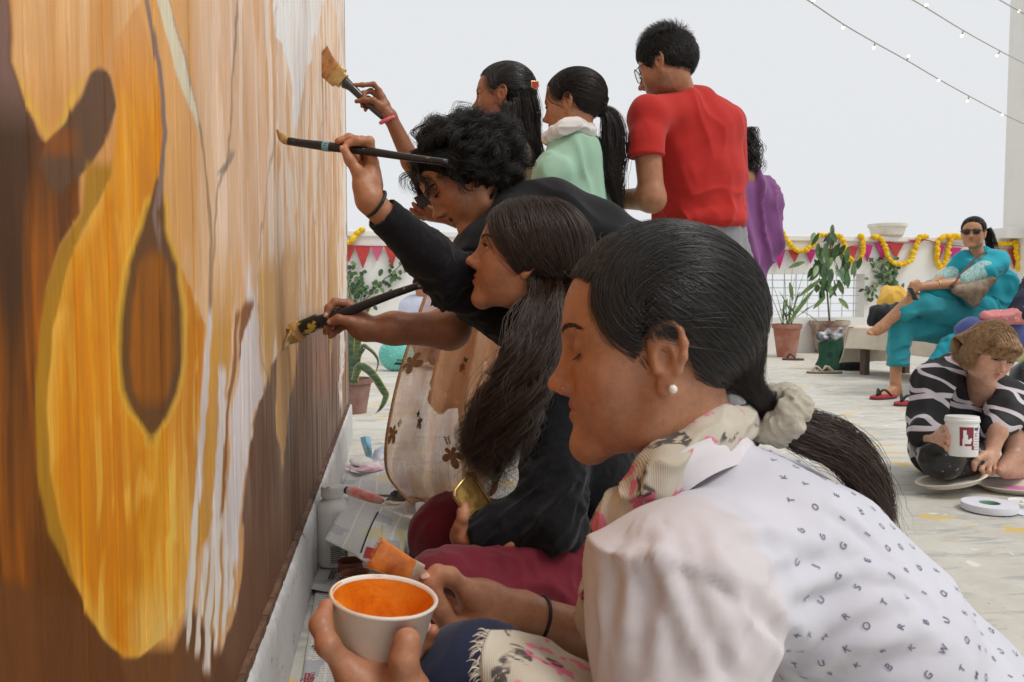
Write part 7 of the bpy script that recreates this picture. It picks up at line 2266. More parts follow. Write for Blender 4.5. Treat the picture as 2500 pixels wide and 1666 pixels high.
def print_shirt():
    g = NB('black_white_print'); v = g.coord((1, 1, 1))
    n = g.noise(v, 7.0, 1, 0.4, 0.4)
    w = g.n('TexWave'); g.l(g.coord((1, 1, 1), rot=(0.2, 0.9, 0.35)), w.inputs['Vector']); w.inputs['Scale'].default_value = 3.2; w.inputs['Distortion'].default_value = 5.0; w.inputs['Detail'].default_value = 1.0; w.inputs['Detail Scale'].default_value = 2.2
    w2 = g.n('TexWave', bands_direction='Z'); g.l(g.coord((1, 1, 1), rot=(0.4, -0.3, 0.2)), w2.inputs['Vector']); w2.inputs['Scale'].default_value = 2.6; w2.inputs['Distortion'].default_value = 4.0; w2.inputs['Detail'].default_value = 0.5
    m = g.math('MAXIMUM', g.ramp(w.outputs['Fac'], [(0.90, 0.0), (0.915, 1.0)]), g.ramp(w2.outputs['Fac'], [(0.93, 0.0), (0.945, 1.0)]))
    g.color(g.mix(m, (0.012, 0.011, 0.013), (0.60, 0.55, 0.58))); g.set(Roughness=0.75); g.bump(g.noise(v, 300, 2), 0.15, 0.001); return g.m
P = [sect(at(2375, 955, 3.36), at(2335, 1010, 3.40), (0.17, 0.10), (0.18, 0.13), camv(1, -0.3, 0.3), k=0.05), sect(at(2335, 1010, 3.40), at(2320, 1090, 3.42), (0.18, 0.13), (0.17, 0.14), camv(1, 0, 0.3), k=0.05),
     cap(at(2330, 915, 3.32), at(2280, 935, 3.25), 0.085, 0.07, k=0.05), cap(at(2280, 935, 3.25), at(2258, 1050, 3.18), 0.072, 0.066, k=0.04), cap(at(2258, 1050, 3.16), at(2282, 1070, 3.10), 0.058, 0.046, k=0.03),
     cap(at(2410, 950, 3.34), at(2460, 972, 3.26), 0.080, 0.066, k=0.05), cap(at(2460, 972, 3.26), at(2442, 1040, 3.14), 0.066, 0.060, k=0.03)]
P.append(ell(at(2400, 928, 3.20), 0.070, k=0.012, op='s'))
cloth('shirt', P, 0.0075, print_shirt(), g9, lambda V, N: folds(V, N, 0.018, 10, camv(0.2, -1, 0), 3))
spl = specked('splattered_black', (0.013, 0.013, 0.014), (0.45, 0.38, 0.28), 0.66, 45)
P = [cap(at(2330, 1085, 3.40), at(2300, 1115, 3.08), 0.10, 0.085, k=0.04), cap(at(2345, 1100, 3.40), at(2370, 1120, 3.14), 0.10, 0.075, k=0.04), cap(at(2260, 1085, 3.30), at(2330, 1130, 3.12), 0.055, 0.05, k=0.03)]
cloth('trousers', P, 0.009, spl, g9, lambda V, N: folds(V, N, 0.008, 14, RT, 3))
shoe = [cap(at(2255, 1085, 3.26), at(2318, 1150, 3.06), 0.030, 0.030, k=0.02)]
cloth('shoe', shoe, 0.006, simple('shoe_canvas', (0.03, 0.028, 0.026), 0.8), g9)
mb = MB()
for i, cl_ in enumerate((0, 1, 2)):
    mb.tube(A((2248 - i * 4, 1088 + i * 6, 3.23), (2280 - i * 4, 1128 + i * 6, 3.13), (2320 - i * 2, 1160 + i * 3, 3.04)), 0.007, 6, m=i % 2)
mb.build('shoe_sole', [simple('sole_tan', (0.42, 0.32, 0.22), 0.7), simple('sole_black', (0.03, 0.025, 0.02), 0.7)], g9, smooth=True)
blond = hair_mat('fair_brown_hair', (0.36, 0.215, 0.105), 0.42, 0.5)
hair_cap(H9, g9, simple('fair_hair_base', (0.19, 0.11, 0.05), 0.7), 0.010, h=0.0045, extra=[ell((-0.060, -0.03, -0.040), (0.022, 0.048, 0.050), k=0.02), ell((0.060, -0.03, -0.040), (0.022, 0.048, 0.050), k=0.02), ell((0, -0.055, -0.04), (0.065, 0.045, 0.055), k=0.02)],
         cut=[ell((0, 0.100, -0.070), (0.085, 0.080, 0.112), k=0.008, op='s')])
st9 = []
R9 = np.random.default_rng(4)
ss = scalp_pts(4200, 61, lambda p: p[:, 2] > 0.0)
for p in ss:
    front = p[1] > 0.045 and abs(p[0]) < 0.055
    nn = nrm((p - CC) / CR ** 2)
    if front:
        e = np.array((p[0] * 1.05 + R9.normal(0, 0.003), 0.098 - abs(p[0]) * 0.25, 0.037 + R9.normal(0, 0.003)))
        m1 = p + nn * 0.012; m2 = (p + e) / 2 + np.array((0, 0.022, 0.012))
    else:
        sx = np.sign(p[0]) if abs(p[0]) > 0.01 else R9.choice((-1, 1))
        ang = p[1]
        e = np.array((sx * (0.068 + R9.normal(0, 0.005)), 0.000 + ang * 0.45 + R9.normal(0, 0.006) if ang > -0.03 else -0.06 + R9.normal(0, 0.02), -0.078 + R9.normal(0, 0.005)))
        if ang < -0.03: e[0] = p[0] * 1.0 + sx * 0.01
        m1 = p + nn * 0.012; m2 = np.array((sx * (0.081 + R9.normal(0, 0.003)), (p[1] + e[1]) / 2, -0.005)) if ang > -0.03 else np.array((p[0] * 1.15, -0.118, 0.0))
    st9.append(H9.w(spline([p + nn * 0.002, m1, m2, e], 12)))
curves_obj('hair_strands', np.array(st9), 0.0007, blond, g9)

# ---- what she handles
white_pl = simple('white_plastic', (0.78, 0.77, 0.75), 0.35, 0.03, 30)
tubc = at(2349, 1112, 3.0)
tub = empty('paint_tub', tubc, 'white plastic paint tub with a maroon label and lid, held by the kneeling woman', 'tub')
mb = MB(); mb.lathe([(0.050, 0.0), (0.052, 0.006), (0.0555, 0.120), (0.0555, 0.126)], tubc, 40, UP, caps=True); mb.build('body', white_pl, tub, smooth=True, auto=40)
mb = MB(); mb.lathe([(0.0575, 0.122), (0.0590, 0.124), (0.0590, 0.132), (0.0570, 0.134), (0.0570, 0.140), (0.0555, 0.144), (0.050, 0.1455), (0.0005, 0.1455)], tubc, 40, UP); mb.build('lid', white_pl, tub, smooth=True, auto=40)
xr = nrm(np.cross(UP, -FW)); xr = xr if xr @ RT > 0 else -xr
def wrap(name, a0, a1, z0, z1, mat, off=0.0006, shape=None):
    V, F = [], []; n = 14
    for i in range(n + 1):
        a = a0 + (a1 - a0) * i / n
        for z in (z0, z1):
            r = 0.052 + 0.0035 * (z - 0.006) / 0.114 + off
            V.append(tubc + (xr * math.sin(a) + nrm(np.cross(xr, UP)) * -1 * (-1 if np.cross(xr, UP) @ FW < 0 else 1) * math.cos(a)) * r + UP * z)
    for i in range(n):
        F.append((2 * i, 2 * i + 2, 2 * i + 3, 2 * i + 1))
    q = MB(); q.add(V, F); return q.build(name, mat, tub, smooth=True)
lab = simple('label_maroon', (0.23, 0.03, 0.045), 0.4, 0.1, 60)
wrap('label', -0.65, 0.22, 0.040, 0.108, lab); wrap('label', 0.10, 0.28, 0.026, 0.040, lab)
wrap('label_stripe', 0.28, 0.85, 0.096, 0.106, simple('label_purple', (0.10, 0.05, 0.22), 0.4))
for i in range(7):
    wrap('label_text', 0.30, 0.82 - 0.1 * (i % 3), 0.026 + i * 0.0095, 0.0285 + i * 0.0095, simple('label_ink', (0.30, 0.22, 0.38), 0.5))
for (a, z, w_, h_) in ((-0.34, 0.088, 0.10, 0.018), (-0.30, 0.070, 0.14, 0.022), (-0.18, 0.056, 0.22, 0.016), (-0.42, 0.052, 0.06, 0.030), (0.02, 0.062, 0.08, 0.012)):
    wrap('label_figure', a - w_, a + w_, z - h_ / 2, z + h_ / 2, white_pl, 0.0010)
mb = MB(); q = [tubc + (xr * math.sin(a) - FW * math.cos(a)) * 0.0575 + UP * z for a, z in ((0.75, 0.112), (0.62, 0.100), (0.50, 0.088), (0.40, 0.080))]; mb.tube(spline(q, 12), 0.0025, 6); mb.build('handle', white_pl, tub, smooth=True)

def oval_plate(name, c, ax_l, ax_s, nrm_, L, S_, label, paint=None):
    e = empty(name, c, label, 'plate')
    n = 44; V, F = [], []
    prof = [(0.0, -0.012), (0.62, -0.012), (0.74, -0.010), (0.86, 0.004), (1.0, 0.008), (1.005, 0.005), (0.88, -0.001), (0.76, -0.016), (0.0, -0.018)]
    for (r, z) in prof:
        for i in range(n):
            a = 2 * math.pi * i / n
            V.append(c + ax_l * L * max(r, 1e-4) * math.cos(a) + ax_s * S_ * max(r, 1e-4) * math.sin(a) + nrm_ * z)
    for j in range(len(prof) - 1):
        for i in range(n):
            a, b = j * n + i, j * n + (i + 1) % n
            F.append((a, b, b + n, a + n))
    mb = MB(); mb.add(V, F); mb.build('dish', simple('pressed_fibre', (0.72, 0.66, 0.56), 0.7, 0.06, 40, 0.2), e, smooth=True)
    if paint:
        V = [c + nrm_ * -0.0105]; R_ = random.Random(2)
        for i in range(40):
            a = 2 * math.pi * i / 40; r = 0.62 * (0.75 + 0.25 * math.sin(3 * a + 1) * math.cos(a))
            V.append(c + ax_l * L * (r * math.cos(a) + 0.12) + ax_s * S_ * (r * math.sin(a) - 0.05) - nrm_ * 0.0105)
        mb = MB(); mb.add(V, [(0, i + 1, (i + 1) % 40 + 1) for i in range(40)]); mb.build('paint', paint, e, smooth=True)
    return e
c_ = at(2322, 1172, 3.08)
al = nrm(at(2408, 1156, 3.10) - at(2236, 1190, 3.06)); nn = nrm(UP - al * (UP @ al)); as_ = np.cross(nn, al)
oval_plate('plate', c_, al, as_, nn, 0.134, 0.098, 'empty cream oval plate tilted up by the kneeling woman\'s hand')
c_ = on_floor(2482, 1186, 0.02)
oval_plate('plate', c_, nrm(RT * np.array((1, 1, 0))), nrm(FW * np.array((1, 1, 0))), np.array((0, 0, 1.0)), 0.150, 0.115, 'cream oval plate with wet pink paint on the floor', simple('pink_paint', (0.72, 0.26, 0.50), 0.3, 0.08, 30))
# roll of paper tape
c_ = on_floor(2415, 1247)
tp = empty('tape_roll', c_, 'wide white roll of paper tape lying flat on the floor', 'tape')
mb = MB(); mb.lathe([(0.034, 0.004), (0.034, 0.028), (0.088, 0.028), (0.089, 0.026), (0.089, 0.006), (0.087, 0.004), (0.034, 0.004)], c_, 48, caps=False); mb.build('roll', simple('paper_white', (0.68, 0.68, 0.74), 0.8, 0.03, 50), tp, smooth=True, auto=30)
mb = MB(); mb.lathe([(0.033, 0.003), (0.033, 0.026), (0.0325, 0.026), (0.0325, 0.003)], c_, 40, caps=False); mb.build('core', simple('green_core', (0.10, 0.26, 0.14), 0.7), tp, smooth=True)
mb = MB(); mb.add([c_ + np.array(p) for p in ((0.06, -0.085, 0.002), (0.11, -0.05, 0.003), (0.105, -0.01, 0.002), (0.05, -0.03, 0.002), (0.06, -0.085, 0.004), (0.11, -0.05, 0.005), (0.105, -0.01, 0.004), (0.05, -0.03, 0.004))], [(0, 1, 2, 3), (4, 7, 6, 5), (0, 4, 5, 1), (1, 5, 6, 2), (2, 6, 7, 3), (3, 7, 4, 0)]); mb.build('loose_end', simple('paper_white', (0.7, 0.7, 0.7)), tp)
c_ = on_floor(2505, 1233)
ld = empty('tub_lid', c_, 'white plastic lid lying beside the tape roll', 'lid')
mb = MB(); mb.lathe([(0.058, 0.0), (0.060, 0.003), (0.060, 0.012), (0.056, 0.014), (0.054, 0.009), (0.0005, 0.009)], c_, 36); mb.build('disc', white_pl, ld, smooth=True, auto=40)
mb = MB(); mb.ball(c_ + np.array((-0.01, 0, 0.012)), (0.012, 0.009, 0.006), 6); mb.build('paint_blob', white_pl, ld, smooth=True)

# ---- barefoot sitter at the edge
g11 = empty('person', on_floor(2600, 1150), 'barefoot sitter in speckled black trousers, mostly beyond the frame edge', 'person', 'onlookers at the side')
an = at(2478, 1092, 3.25)
P = [cap(at(2500, 1000, 3.30), an, 0.048, 0.040, k=0.02), cap(an, at(2490, 1140, 3.30), 0.040, 0.036, k=0.02), cap(at(2480, 1110, 3.25), at(2446, 1146, 3.10), 0.040, 0.026, k=0.03), cap(at(2500, 1148, 3.28), at(2456, 1152, 3.12), 0.034, 0.028, k=0.02), cap(at(2446, 1146, 3.10), at(2440, 1150, 3.06), 0.022, 0.014, k=0.01)]
H11 = head_at(2640, 780, 3.45, (0, 0.088, 0), (-0.9, -0.2, -0.2), (0, 1, 0), 1.0)
body_obj(g11, [skin_piece(P, 0.006, 'fair', (0.80, 0.72, 0.68)), build_head(H11, g11, dict(eye=0.5, skin='fair'), [at(2665, 880, 3.5), at(2668, 910, 3.5)], 0.006)])
cloth('trousers', [cap(at(2500, 1040, 3.28), at(2535, 930, 3.34), 0.062, 0.085, k=0.03), cap(at(2535, 930, 3.34), at(2680, 1090, 3.5), 0.09, 0.12, k=0.04)], 0.009, spl, g11, lambda V, N: folds(V, N, 0.012, 14, UP, 3))
cloth('top', [sect(at(2650, 930, 3.5), at(2680, 1080, 3.55), (0.16, 0.11), (0.17, 0.13), FW, k=0.04), cap(at(2600, 930, 3.45), at(2530, 880, 3.38), 0.06, 0.065, k=0.04)], 0.010, fabric('pale_yellow_cotton', (0.58, 0.62, 0.28), 600), g11)
hair_cap(H11, g11, HAIR_BASE, 0.012, h=0.008)

# ---- bags on and under the bench
def bag_thing(name, pts, rad, mat, label, k=0.05, fold=0.02, h=0.012, cat='bag'):
    e = empty(name, pts[0], label, cat)
    P = [cap(pts[i], pts[(i + 1) % len(pts)], rad, rad, k=k) for i in range(len(pts))]
    c = np.mean(pts, axis=0); P.append(ell(c, np.abs(np.ptp(np.array(pts), axis=0)) / 2 + rad * 0.8, k=k))
    cloth('bag_body', P, h, mat, e, lambda V, N: folds(V, N, fold, 12, UP, 5)); return e
yb = bag_thing('tote_bag', A((2150, 770, 7.3), (2200, 770, 7.25), (2195, 715, 7.35), (2160, 712, 7.4)), 0.035, fabric('yellow_canvas', (0.72, 0.42, 0.07), 500), 'yellow cloth tote bag standing on the bench')
kb = bag_thing('black_bag', A((2135, 785, 7.1), (2195, 775, 7.05), (2190, 755, 7.08), (2140, 756, 7.12)), 0.035, fabric('black_nylon', (0.012, 0.012, 0.014), 700, rough=0.5), 'small black bag leaning against the yellow tote on the bench')
pp = fl(2028, 903)
def upright_bag(name, c, wd, dp, ht, mat, label, top=None):
    e = empty(name, c, label, 'bag')
    x = nrm(RT * np.array((1, 1, 0))); y = nrm(FW * np.array((1, 1, 0)))
    P = [sect(c + np.array((0, 0, 0.04)), c + np.array((0, 0, ht - 0.03)), (wd / 2, dp / 2), (wd / 2 * 0.82, dp / 2 * 0.7), x, k=0.03), sect(c + np.array((0, 0, 0.03)), c + np.array((0, 0, 0.05)), (wd / 2, dp / 2), (wd / 2, dp / 2), x, k=0.03)]
    P.append(plane_cut(c + np.array((0, 0, 0.004)), (0, 0, -1), c - 0.5, c + np.array((0.5, 0.5, 0.1)), 0.004))
    cloth('bag_body', P, 0.012, mat, e, lambda V, N: folds(V, N, 0.02, 12, UP, 5))
    if top:
        cloth('contents', [ell(c + x * (i - 1.5) * wd * 0.2 + np.array((0, 0, ht - 0.01 + 0.03 * (i % 2))), (0.055, 0.05, 0.05), k=0.02) for i in range(4)], 0.01, top, e, lambda V, N: folds(V, N, 0.03, 18, RT, 5))
    return e
upright_bag('shopping_bag', pp, 0.27, 0.16, 0.34, fabric('dark_green_poly', (0.022, 0.075, 0.045), 500), 'dark green shopping bag stuffed with cloth beside the bench', brush_paint('grey_white_cloth', (0.05, 0.04, 0.06), (0.55, 0.55, 0.58), 12))
upright_bag('shopping_bag', fl(2084, 905), 0.20, 0.14, 0.27, fabric('black_poly', (0.010, 0.010, 0.012), 500), 'plain black bag standing under the bench end')

# ---- terracotta pots with plants
def pot(name, c, r0, r1, ht, mat, label, cat='planter'):
    e = empty(name, c, label, cat)
    mb = MB(); mb.lathe([(r0, 0.0), (r0 * 1.02, 0.02), (r1 * 0.97, ht * 0.86), (r1 * 1.06, ht * 0.87), (r1 * 1.07, ht), (r1 * 0.95, ht), (r1 * 0.93, ht * 0.92)], c, 30, caps=False)
    mb.build('pot', mat, e, smooth=True, auto=40)
    mb = MB(); mb.lathe([(0.001, ht * 0.90), (r1 * 0.94, ht * 0.90)], c, 24, caps=False); mb.build('soil', simple('soil', (0.06, 0.04, 0.03), 0.95, 0.4, 60, 0.5), e)
    return e
def weathered(name, c, c2):
    g = NB(name); v = g.coord(); a = g.noise(v, 6, 5, 0.65)
    g.color(g.ramp(a, [(0.40, c), (0.60, c2)])); g.set(Roughness=0.9); g.bump(g.noise(v, 40, 4), 0.3, 0.005); return g.m
terr, terr2 = weathered('terracotta', (0.34, 0.115, 0.075), (0.40, 0.22, 0.16)), weathered('old_terracotta', (0.24, 0.12, 0.09), (0.46, 0.38, 0.31))
def leaf_mesh(mb, base, d, L, Wd, up, droop=0.0, n=5, fold=0.2, m=0):
    d = nrm(d); s = nrm(np.cross(d, up)); nrm_ = np.cross(s, d)
    V, F = [], []
    for i in range(n + 1):
        t = i / n
        w = Wd * (math.sin(math.pi * min(1, t * 0.92 + 0.06)) ** 0.8) * 0.5
        c = base + d * L * t - np.array((0, 0, 1)) * droop * L * t * t
        V += [c - s * w + nrm_ * fold * w, c, c + s * w + nrm_ * fold * w]
    for i in range(n):
        a = 3 * i
        F += [(a, a + 1, a + 4, a + 3), (a + 1, a + 2, a + 5, a + 4)]
    mb.add(V, F, m)
def leaf_mat(name, c, c2):
    g = NB(name); v = g.coord(); a = g.noise(v, 14, 3)
    g.color(g.ramp(a, [(0.3, c), (0.7, c2)])); g.set(Roughness=0.45); g.b.inputs['Subsurface Weight'].default_value = 0.0; g.b.inputs['Transmission Weight'].default_value = 0.0
    return g.m
green1, green2, green3 = leaf_mat('leaf_green', (0.030, 0.085, 0.020), (0.065, 0.15, 0.04)), leaf_mat('leaf_light', (0.075, 0.15, 0.035), (0.16, 0.24, 0.07)), leaf_mat('leaf_dark', (0.020, 0.055, 0.020), (0.045, 0.10, 0.035))
p1c = on_floor(1920, 872)
p1 = pot('potted_reed', p1c, 0.11, 0.165, 0.40, terr, 'red terracotta pot with a thin reed-like plant', 'plant')
RR = np.random.default_rng(6)
for i in range(26):
    mb = MB()
    th = RR.uniform(0, 6.28); lean = RR.uniform(0.1, 0.7)
    b = p1c + np.array((0.04 * math.cos(th), 0.04 * math.sin(th), 0.36))
    hgt = RR.uniform(0.35, 0.85)
    tip = b + np.array((math.cos(th) * lean * 0.6, math.sin(th) * lean * 0.25, hgt))
    if i < 9: mb.tube(spline([b, (b + tip) / 2 + np.array((0, 0, 0.06)), tip], 8), [0.006, 0.005, 0.004, 0.004, 0.003, 0.003, 0.002, 0.002], 5); mb.build('stem', green2, p1, smooth=True)
    else:
        st_ = b + (tip - b) * RR.uniform(0.0, 0.6)
        leaf_mesh(mb, st_, tip - b + RR.normal(0, 0.35, 3), RR.uniform(0.25, 0.5), 0.030, np.array((0, 0, 1.0)), RR.uniform(0.1, 0.5), 6); mb.build('leaf', green2 if i % 3 else green1, p1, smooth=True)
for (x0, y0, x1, y1) in ((1990, 690, 1925, 790), (2010, 670, 1950, 725), (1925, 650, 1965, 640), (1985, 750, 2015, 725), (1935, 730, 1928, 690)):
    mb = MB(); a_, b_ = at(x0, y0, 9.5), at(x1, y1, 9.5); leaf_mesh(mb, b_, a_ - b_, np.linalg.norm(a_ - b_), 0.05, -FW, 0.12, 6); mb.build('leaf', green2, p1, smooth=True)
p2c = on_floor(2024, 862)
p2 = pot('potted_fig', p2c, 0.165, 0.235, 0.42, terr2, 'large weathered clay pot with a tall drooping fig plant', 'plant')
stem = spline([p2c + np.array((0, 0, 0.38)), at(2020, 720, 9.75), at(2016, 650, 9.75), at(2030, 590, 9.75), at(2035, 550, 9.75)], 20)
mb = MB(); mb.tube(stem, np.linspace(0.012, 0.004, 20), 6); mb.build('stem', simple('plant_stem', (0.10, 0.10, 0.05), 0.7), p2, smooth=True)
lp = [(2033, 555), (2025, 575), (2035, 570), (1990, 575), (1998, 600), (2005, 610), (2015, 600), (2028, 615), (2040, 605), (2050, 600), (1988, 640), (1996, 655), (2004, 640), (2012, 650), (2022, 640), (2032, 635), (2042, 650), (2056, 655), (1985, 660), (2000, 670), (2014, 672), (2028, 668), (2040, 660), (2075, 645), (2088, 650), (2104, 640), (2018, 700), (2030, 705), (2044, 700), (2008, 705), (1996, 700), (2048, 735), (2022, 690), (2036, 690), (2010, 690), (2050, 620), (1994, 620), (2064, 630), (2070, 610)]
for i, (x, y) in enumerate(lp + [(x + RR.normal(0, 9), y + RR.normal(0, 9)) for x, y in lp[:30]]):
    mb = MB(); b = at(x, y - 6, 9.72 + RR.normal(0, 0.10))
    leaf_mesh(mb, b, np.array((RR.normal(0, 0.45), RR.normal(0, 0.5), -0.9)), RR.uniform(0.14, 0.20), 0.065, np.array((RR.normal(0, 0.3), -1.0, 0.2)), 0.1, 5)
    mb.build('leaf', (green1, green3, green1, green2)[i % 4], p2, smooth=True)
for k in range(9):
    mb = MB(); i = 5 + k; tgt = lp[(k * 4) % len(lp)]; mb.tube(spline([stem[i + 2], (stem[i + 2] + at(tgt[0], tgt[1] - 6, 9.72)) / 2 + np.array((0, 0, 0.05)), at(tgt[0], tgt[1] - 6, 9.72)], 7), 0.003, 5); mb.build('twig', simple('plant_stem', (0.1, 0.1, 0.05)), p2, smooth=True)
# climber beside the opening
cl_ = empty('climber', ploc(2150, 720), 'small-leaved climber on the white wall behind the yellow tote', 'plant')
for k, pts in enumerate((((2190, 720), (2165, 680), (2140, 655), (2125, 640)), ((2185, 700), (2150, 690), (2120, 700), (2112, 735)), ((2180, 690), (2175, 650), (2160, 640)))):
    Q_ = [ploc(*p) - np.array((0, 0.05, 0)) for p in pts]; mb = MB(); mb.tube(spline(Q_, 14), 0.004, 5); mb.build('stem', simple('plant_stem', (0.1, 0.1, 0.05)), cl_, smooth=True)
    S_ = spline(Q_, 34)
    for i, b in enumerate(S_):
        mb = MB(); leaf_mesh(mb, b + RR.normal(0, 0.05, 3) * np.array((1, 0.4, 1)), RR.normal(0, 1, 3) * np.array((1, 0.3, 1)), RR.uniform(0.06, 0.10), 0.045, np.array((0, -1.0, 0.2)), 0.2, 3); mb.build('leaf', (green1, green2, green3)[i % 3], cl_, smooth=True)

# ---- shallow bowl on the coping
bc = ploc(2178, 588) + np.array((0, 0.11, 0.0)); bc[2] = PH_TOP + 0.04
bo = empty('planter_bowl', bc, 'wide cream bowl of earth standing on the parapet', 'bowl')
mb = MB(); mb.lathe([(0.17, 0.0), (0.20, 0.02), (0.228, 0.12), (0.245, 0.125), (0.247, 0.165), (0.225, 0.167), (0.215, 0.14), (0.001, 0.14)], bc, 36); mb.build('bowl_body', weathered('cream_ceramic', (0.66, 0.62, 0.54), (0.74, 0.71, 0.65)), bo, smooth=True, auto=40)
mb = MB(); mb.lathe([(0.001, 0.172), (0.12, 0.170), (0.19, 0.160)], bc, 24, caps=False); mb.build('soil', simple('bowl_earth', (0.22, 0.12, 0.06), 0.95), bo, smooth=True)

# ---- marigold garlands
marm = simple('marigold', (0.86, 0.56, 0.015), 0.8, 0.15, 60, 0.6, bscale=200); marm2 = simple('marigold_deep', (0.80, 0.45, 0.01), 0.8, 0.2, 60, 0.6, bscale=200)
def flower():
    mb = MB(); R_ = np.random.default_rng(1)
    mb.ball((0, 0, 0), 1.0, 5)
    V, F = mb.data(); n = nrm(V) if False else V / (np.linalg.norm(V, axis=1)[:, None] + 1e-9)
    V = V * (1 + 0.16 * np.sin(n[:, 0] * 11 + 3) * np.sin(n[:, 1] * 11) + 0.12 * np.cos(n[:, 2] * 13))[:, None]
    me = bpy.data.meshes.new('flower'); me.from_pydata([tuple(v) for v in V], [], F)
    me.polygons.foreach_set('use_smooth', np.ones(len(F), dtype=bool)); me.materials.append(marm); return me
def flower2():
    m = FLOWER.copy(); m.materials.clear(); m.materials.append(marm2); return m
FLOWER = flower(); FLOWER2 = flower2()
def garland(label, pix, back=0.06, sp=0.030):
    pts = [ploc(*p) - np.array((0, back, 0)) for p in pix]
    e = empty('marigold_garland', pts[0], label, 'garland', 'marigold garlands on the parapet')
    c = spline(pts, 200); L = np.r_[0, np.cumsum(np.linalg.norm(np.diff(c, axis=0), axis=1))]
    n = int(L[-1] / sp)
    mb = MB(); mb.tube(c[::6], 0.008, 5); mb.build('string', simple('twine', (0.4, 0.3, 0.05)), e)
    for i in range(n):
        p = np.array([np.interp(L[-1] * (i + 0.5) / n, L, c[:, a]) for a in range(3)]) + RR.normal(0, 0.006, 3)
        o = bpy.data.objects.new('flower', FLOWER if i % 3 else FLOWER2); link(o, e)
        r = RR.uniform(0.031, 0.039); o.location = p; o.scale = (r, r, r); o.rotation_euler = RR.uniform(0, 6, 3)
garland('marigold garland swag beside the purple blouse', ((1902, 565), (1912, 578), (1926, 603), (1953, 615), (1977, 600), (1990, 578), (2010, 575), (2038, 577), (2052, 588), (2059, 614), (2072, 637), (2087, 642), (2097, 627), (2102, 594), (2097, 577), (2090, 577)))
garland('marigold garland swag hanging below the cream bowl', ((2122, 579), (2140, 582), (2152, 600), (2160, 625), (2175, 643), (2199, 646), (2216, 634), (2229, 605), (2238, 581), (2258, 579)))
garland('marigold garland looped left of the seated woman\'s head', ((2360, 583), (2340, 580), (2318, 579), (2308, 600), (2302, 632), (2290, 653), (2283, 640), (2281, 612), (2286, 588), (2300, 578), (2330, 577), (2350, 582)))
garland('marigold garland running right of the seated woman\'s shoulder', ((2432, 597), (2470, 593), (2530, 592)))
garland('short marigold strand hanging near the pillar', ((2466, 598), (2470, 630), (2472, 662)), 0.10)
garland('short marigold strand hanging at the frame edge', ((2486, 598), (2490, 628), (2492, 655)), 0.10)
garland('end of a marigold garland just past the board', ((840, 600), (862, 585), (876, 566), (890, 560)), 0.06)

# ---- bunting
fm = {'red': fabric('bunting_red', (0.46, 0.055, 0.05), 400), 'pink': fabric('bunting_magenta', (0.52, 0.03, 0.20), 400), 'rose': fabric('bunting_rose', (0.58, 0.12, 0.20), 400)}
def bunting(label, pix, flags):
    pts = [ploc(*p) - np.array((0, 0.035, 0)) for p in pix]
    e = empty('bunting', pts[0], label, 'bunting', 'pennant strings on the parapet')
    mb = MB(); mb.tube(spline(pts, 30), 0.016, 6, flat=0.3); mb.build('tape', fm['red'], e, smooth=True)
    for (x, y, w_, h_, c) in flags:
        a_, b_, t_ = ploc(x - w_ / 2, y), ploc(x + w_ / 2, y), ploc(x + 2 * math.sin(x), y + h_)
        V = []
        for off in (0.0, 0.008):
            for s in np.linspace(0, 1, 6):
                for q in (0, 0.5, 1):
                    l_, r_ = a_ + (t_ - a_) * s, b_ + (t_ - b_) * s
                    V.append(l_ + (r_ - l_) * q - np.array((0, 0.038 + off + 0.02 * math.sin(s * 3 + x) * s, 0)))
        F = []
        for k in (0, 18):
            for i in range(5):
                for j in range(2):
                    q = k + i * 3 + j
                    F.append((q, q + 1, q + 4, q + 3) if k else (q, q + 3, q + 4, q + 1))
        q = MB(); q.add(V, F); q.build('pennant', fm[c], e, smooth=True)
bunting('pennant string of red and magenta flags between the purple blouse and the bowl', ((1860, 606), (1905, 611), (1960, 612), (2040, 607), (2110, 597), (2168, 591)),
        [(1862, 611, 36, 46, 'pink'), (1898, 612, 30, 46, 'pink'), (1935, 612, 30, 30, 'red'), (1975, 610, 28, 34, 'pink'), (2078, 603, 30, 36, 'red'), (2113, 599, 26, 42, 'pink'), (2150, 595, 36, 44, 'pink'), (2020, 608, 30, 36, 'red')])
bunting('pennant string of red and magenta flags behind the seated woman', ((2168, 592), (2200, 596), (2250, 586), (2300, 597), (2400, 606), (2520, 612)),
        [(2184, 594, 38, 38, 'red'), (2232, 586, 44, 10, 'pink'), (2290, 600, 24, 34, 'pink'), (2325, 606, 34, 34, 'pink'), (2470, 608, 30, 50, 'red'), (2498, 608, 30, 40, 'pink')])
bunting('pennant string of red flags just past the board edge', ((820, 598), (880, 601), (950, 602), (1100, 600)),
        [(851, 602, 34, 40, 'red'), (886, 602, 40, 56, 'red'), (921, 602, 32, 38, 'rose'), (956, 602, 36, 52, 'red'), (995, 602, 36, 48, 'rose'), (1035, 602, 36, 48, 'red'), (1098, 597, 36, 48, 'red')])

# ---- sandals by the pots
flipflop('sandal', on_floor(1936, 880), 2.7, 'dark brown sandal beside the terracotta pot', 0.12, 0.045, simple('brown_footbed', (0.16, 0.08, 0.045), 0.7))
flipflop('sandal', on_floor(2000, 912), 2.9, 'beige strappy sandal in front of the green bag, first of its pair', 0.12, 0.045, simple('beige_footbed', (0.50, 0.40, 0.28), 0.7), simple('beige_strap', (0.60, 0.52, 0.40), 0.6))
flipflop('sandal', on_floor(2026, 912), 3.0, 'beige strappy sandal in front of the green bag, nearer the bench', 0.12, 0.045, simple('beige_footbed', (0.50, 0.40, 0.28)), simple('beige_strap', (0.60, 0.52, 0.40)))

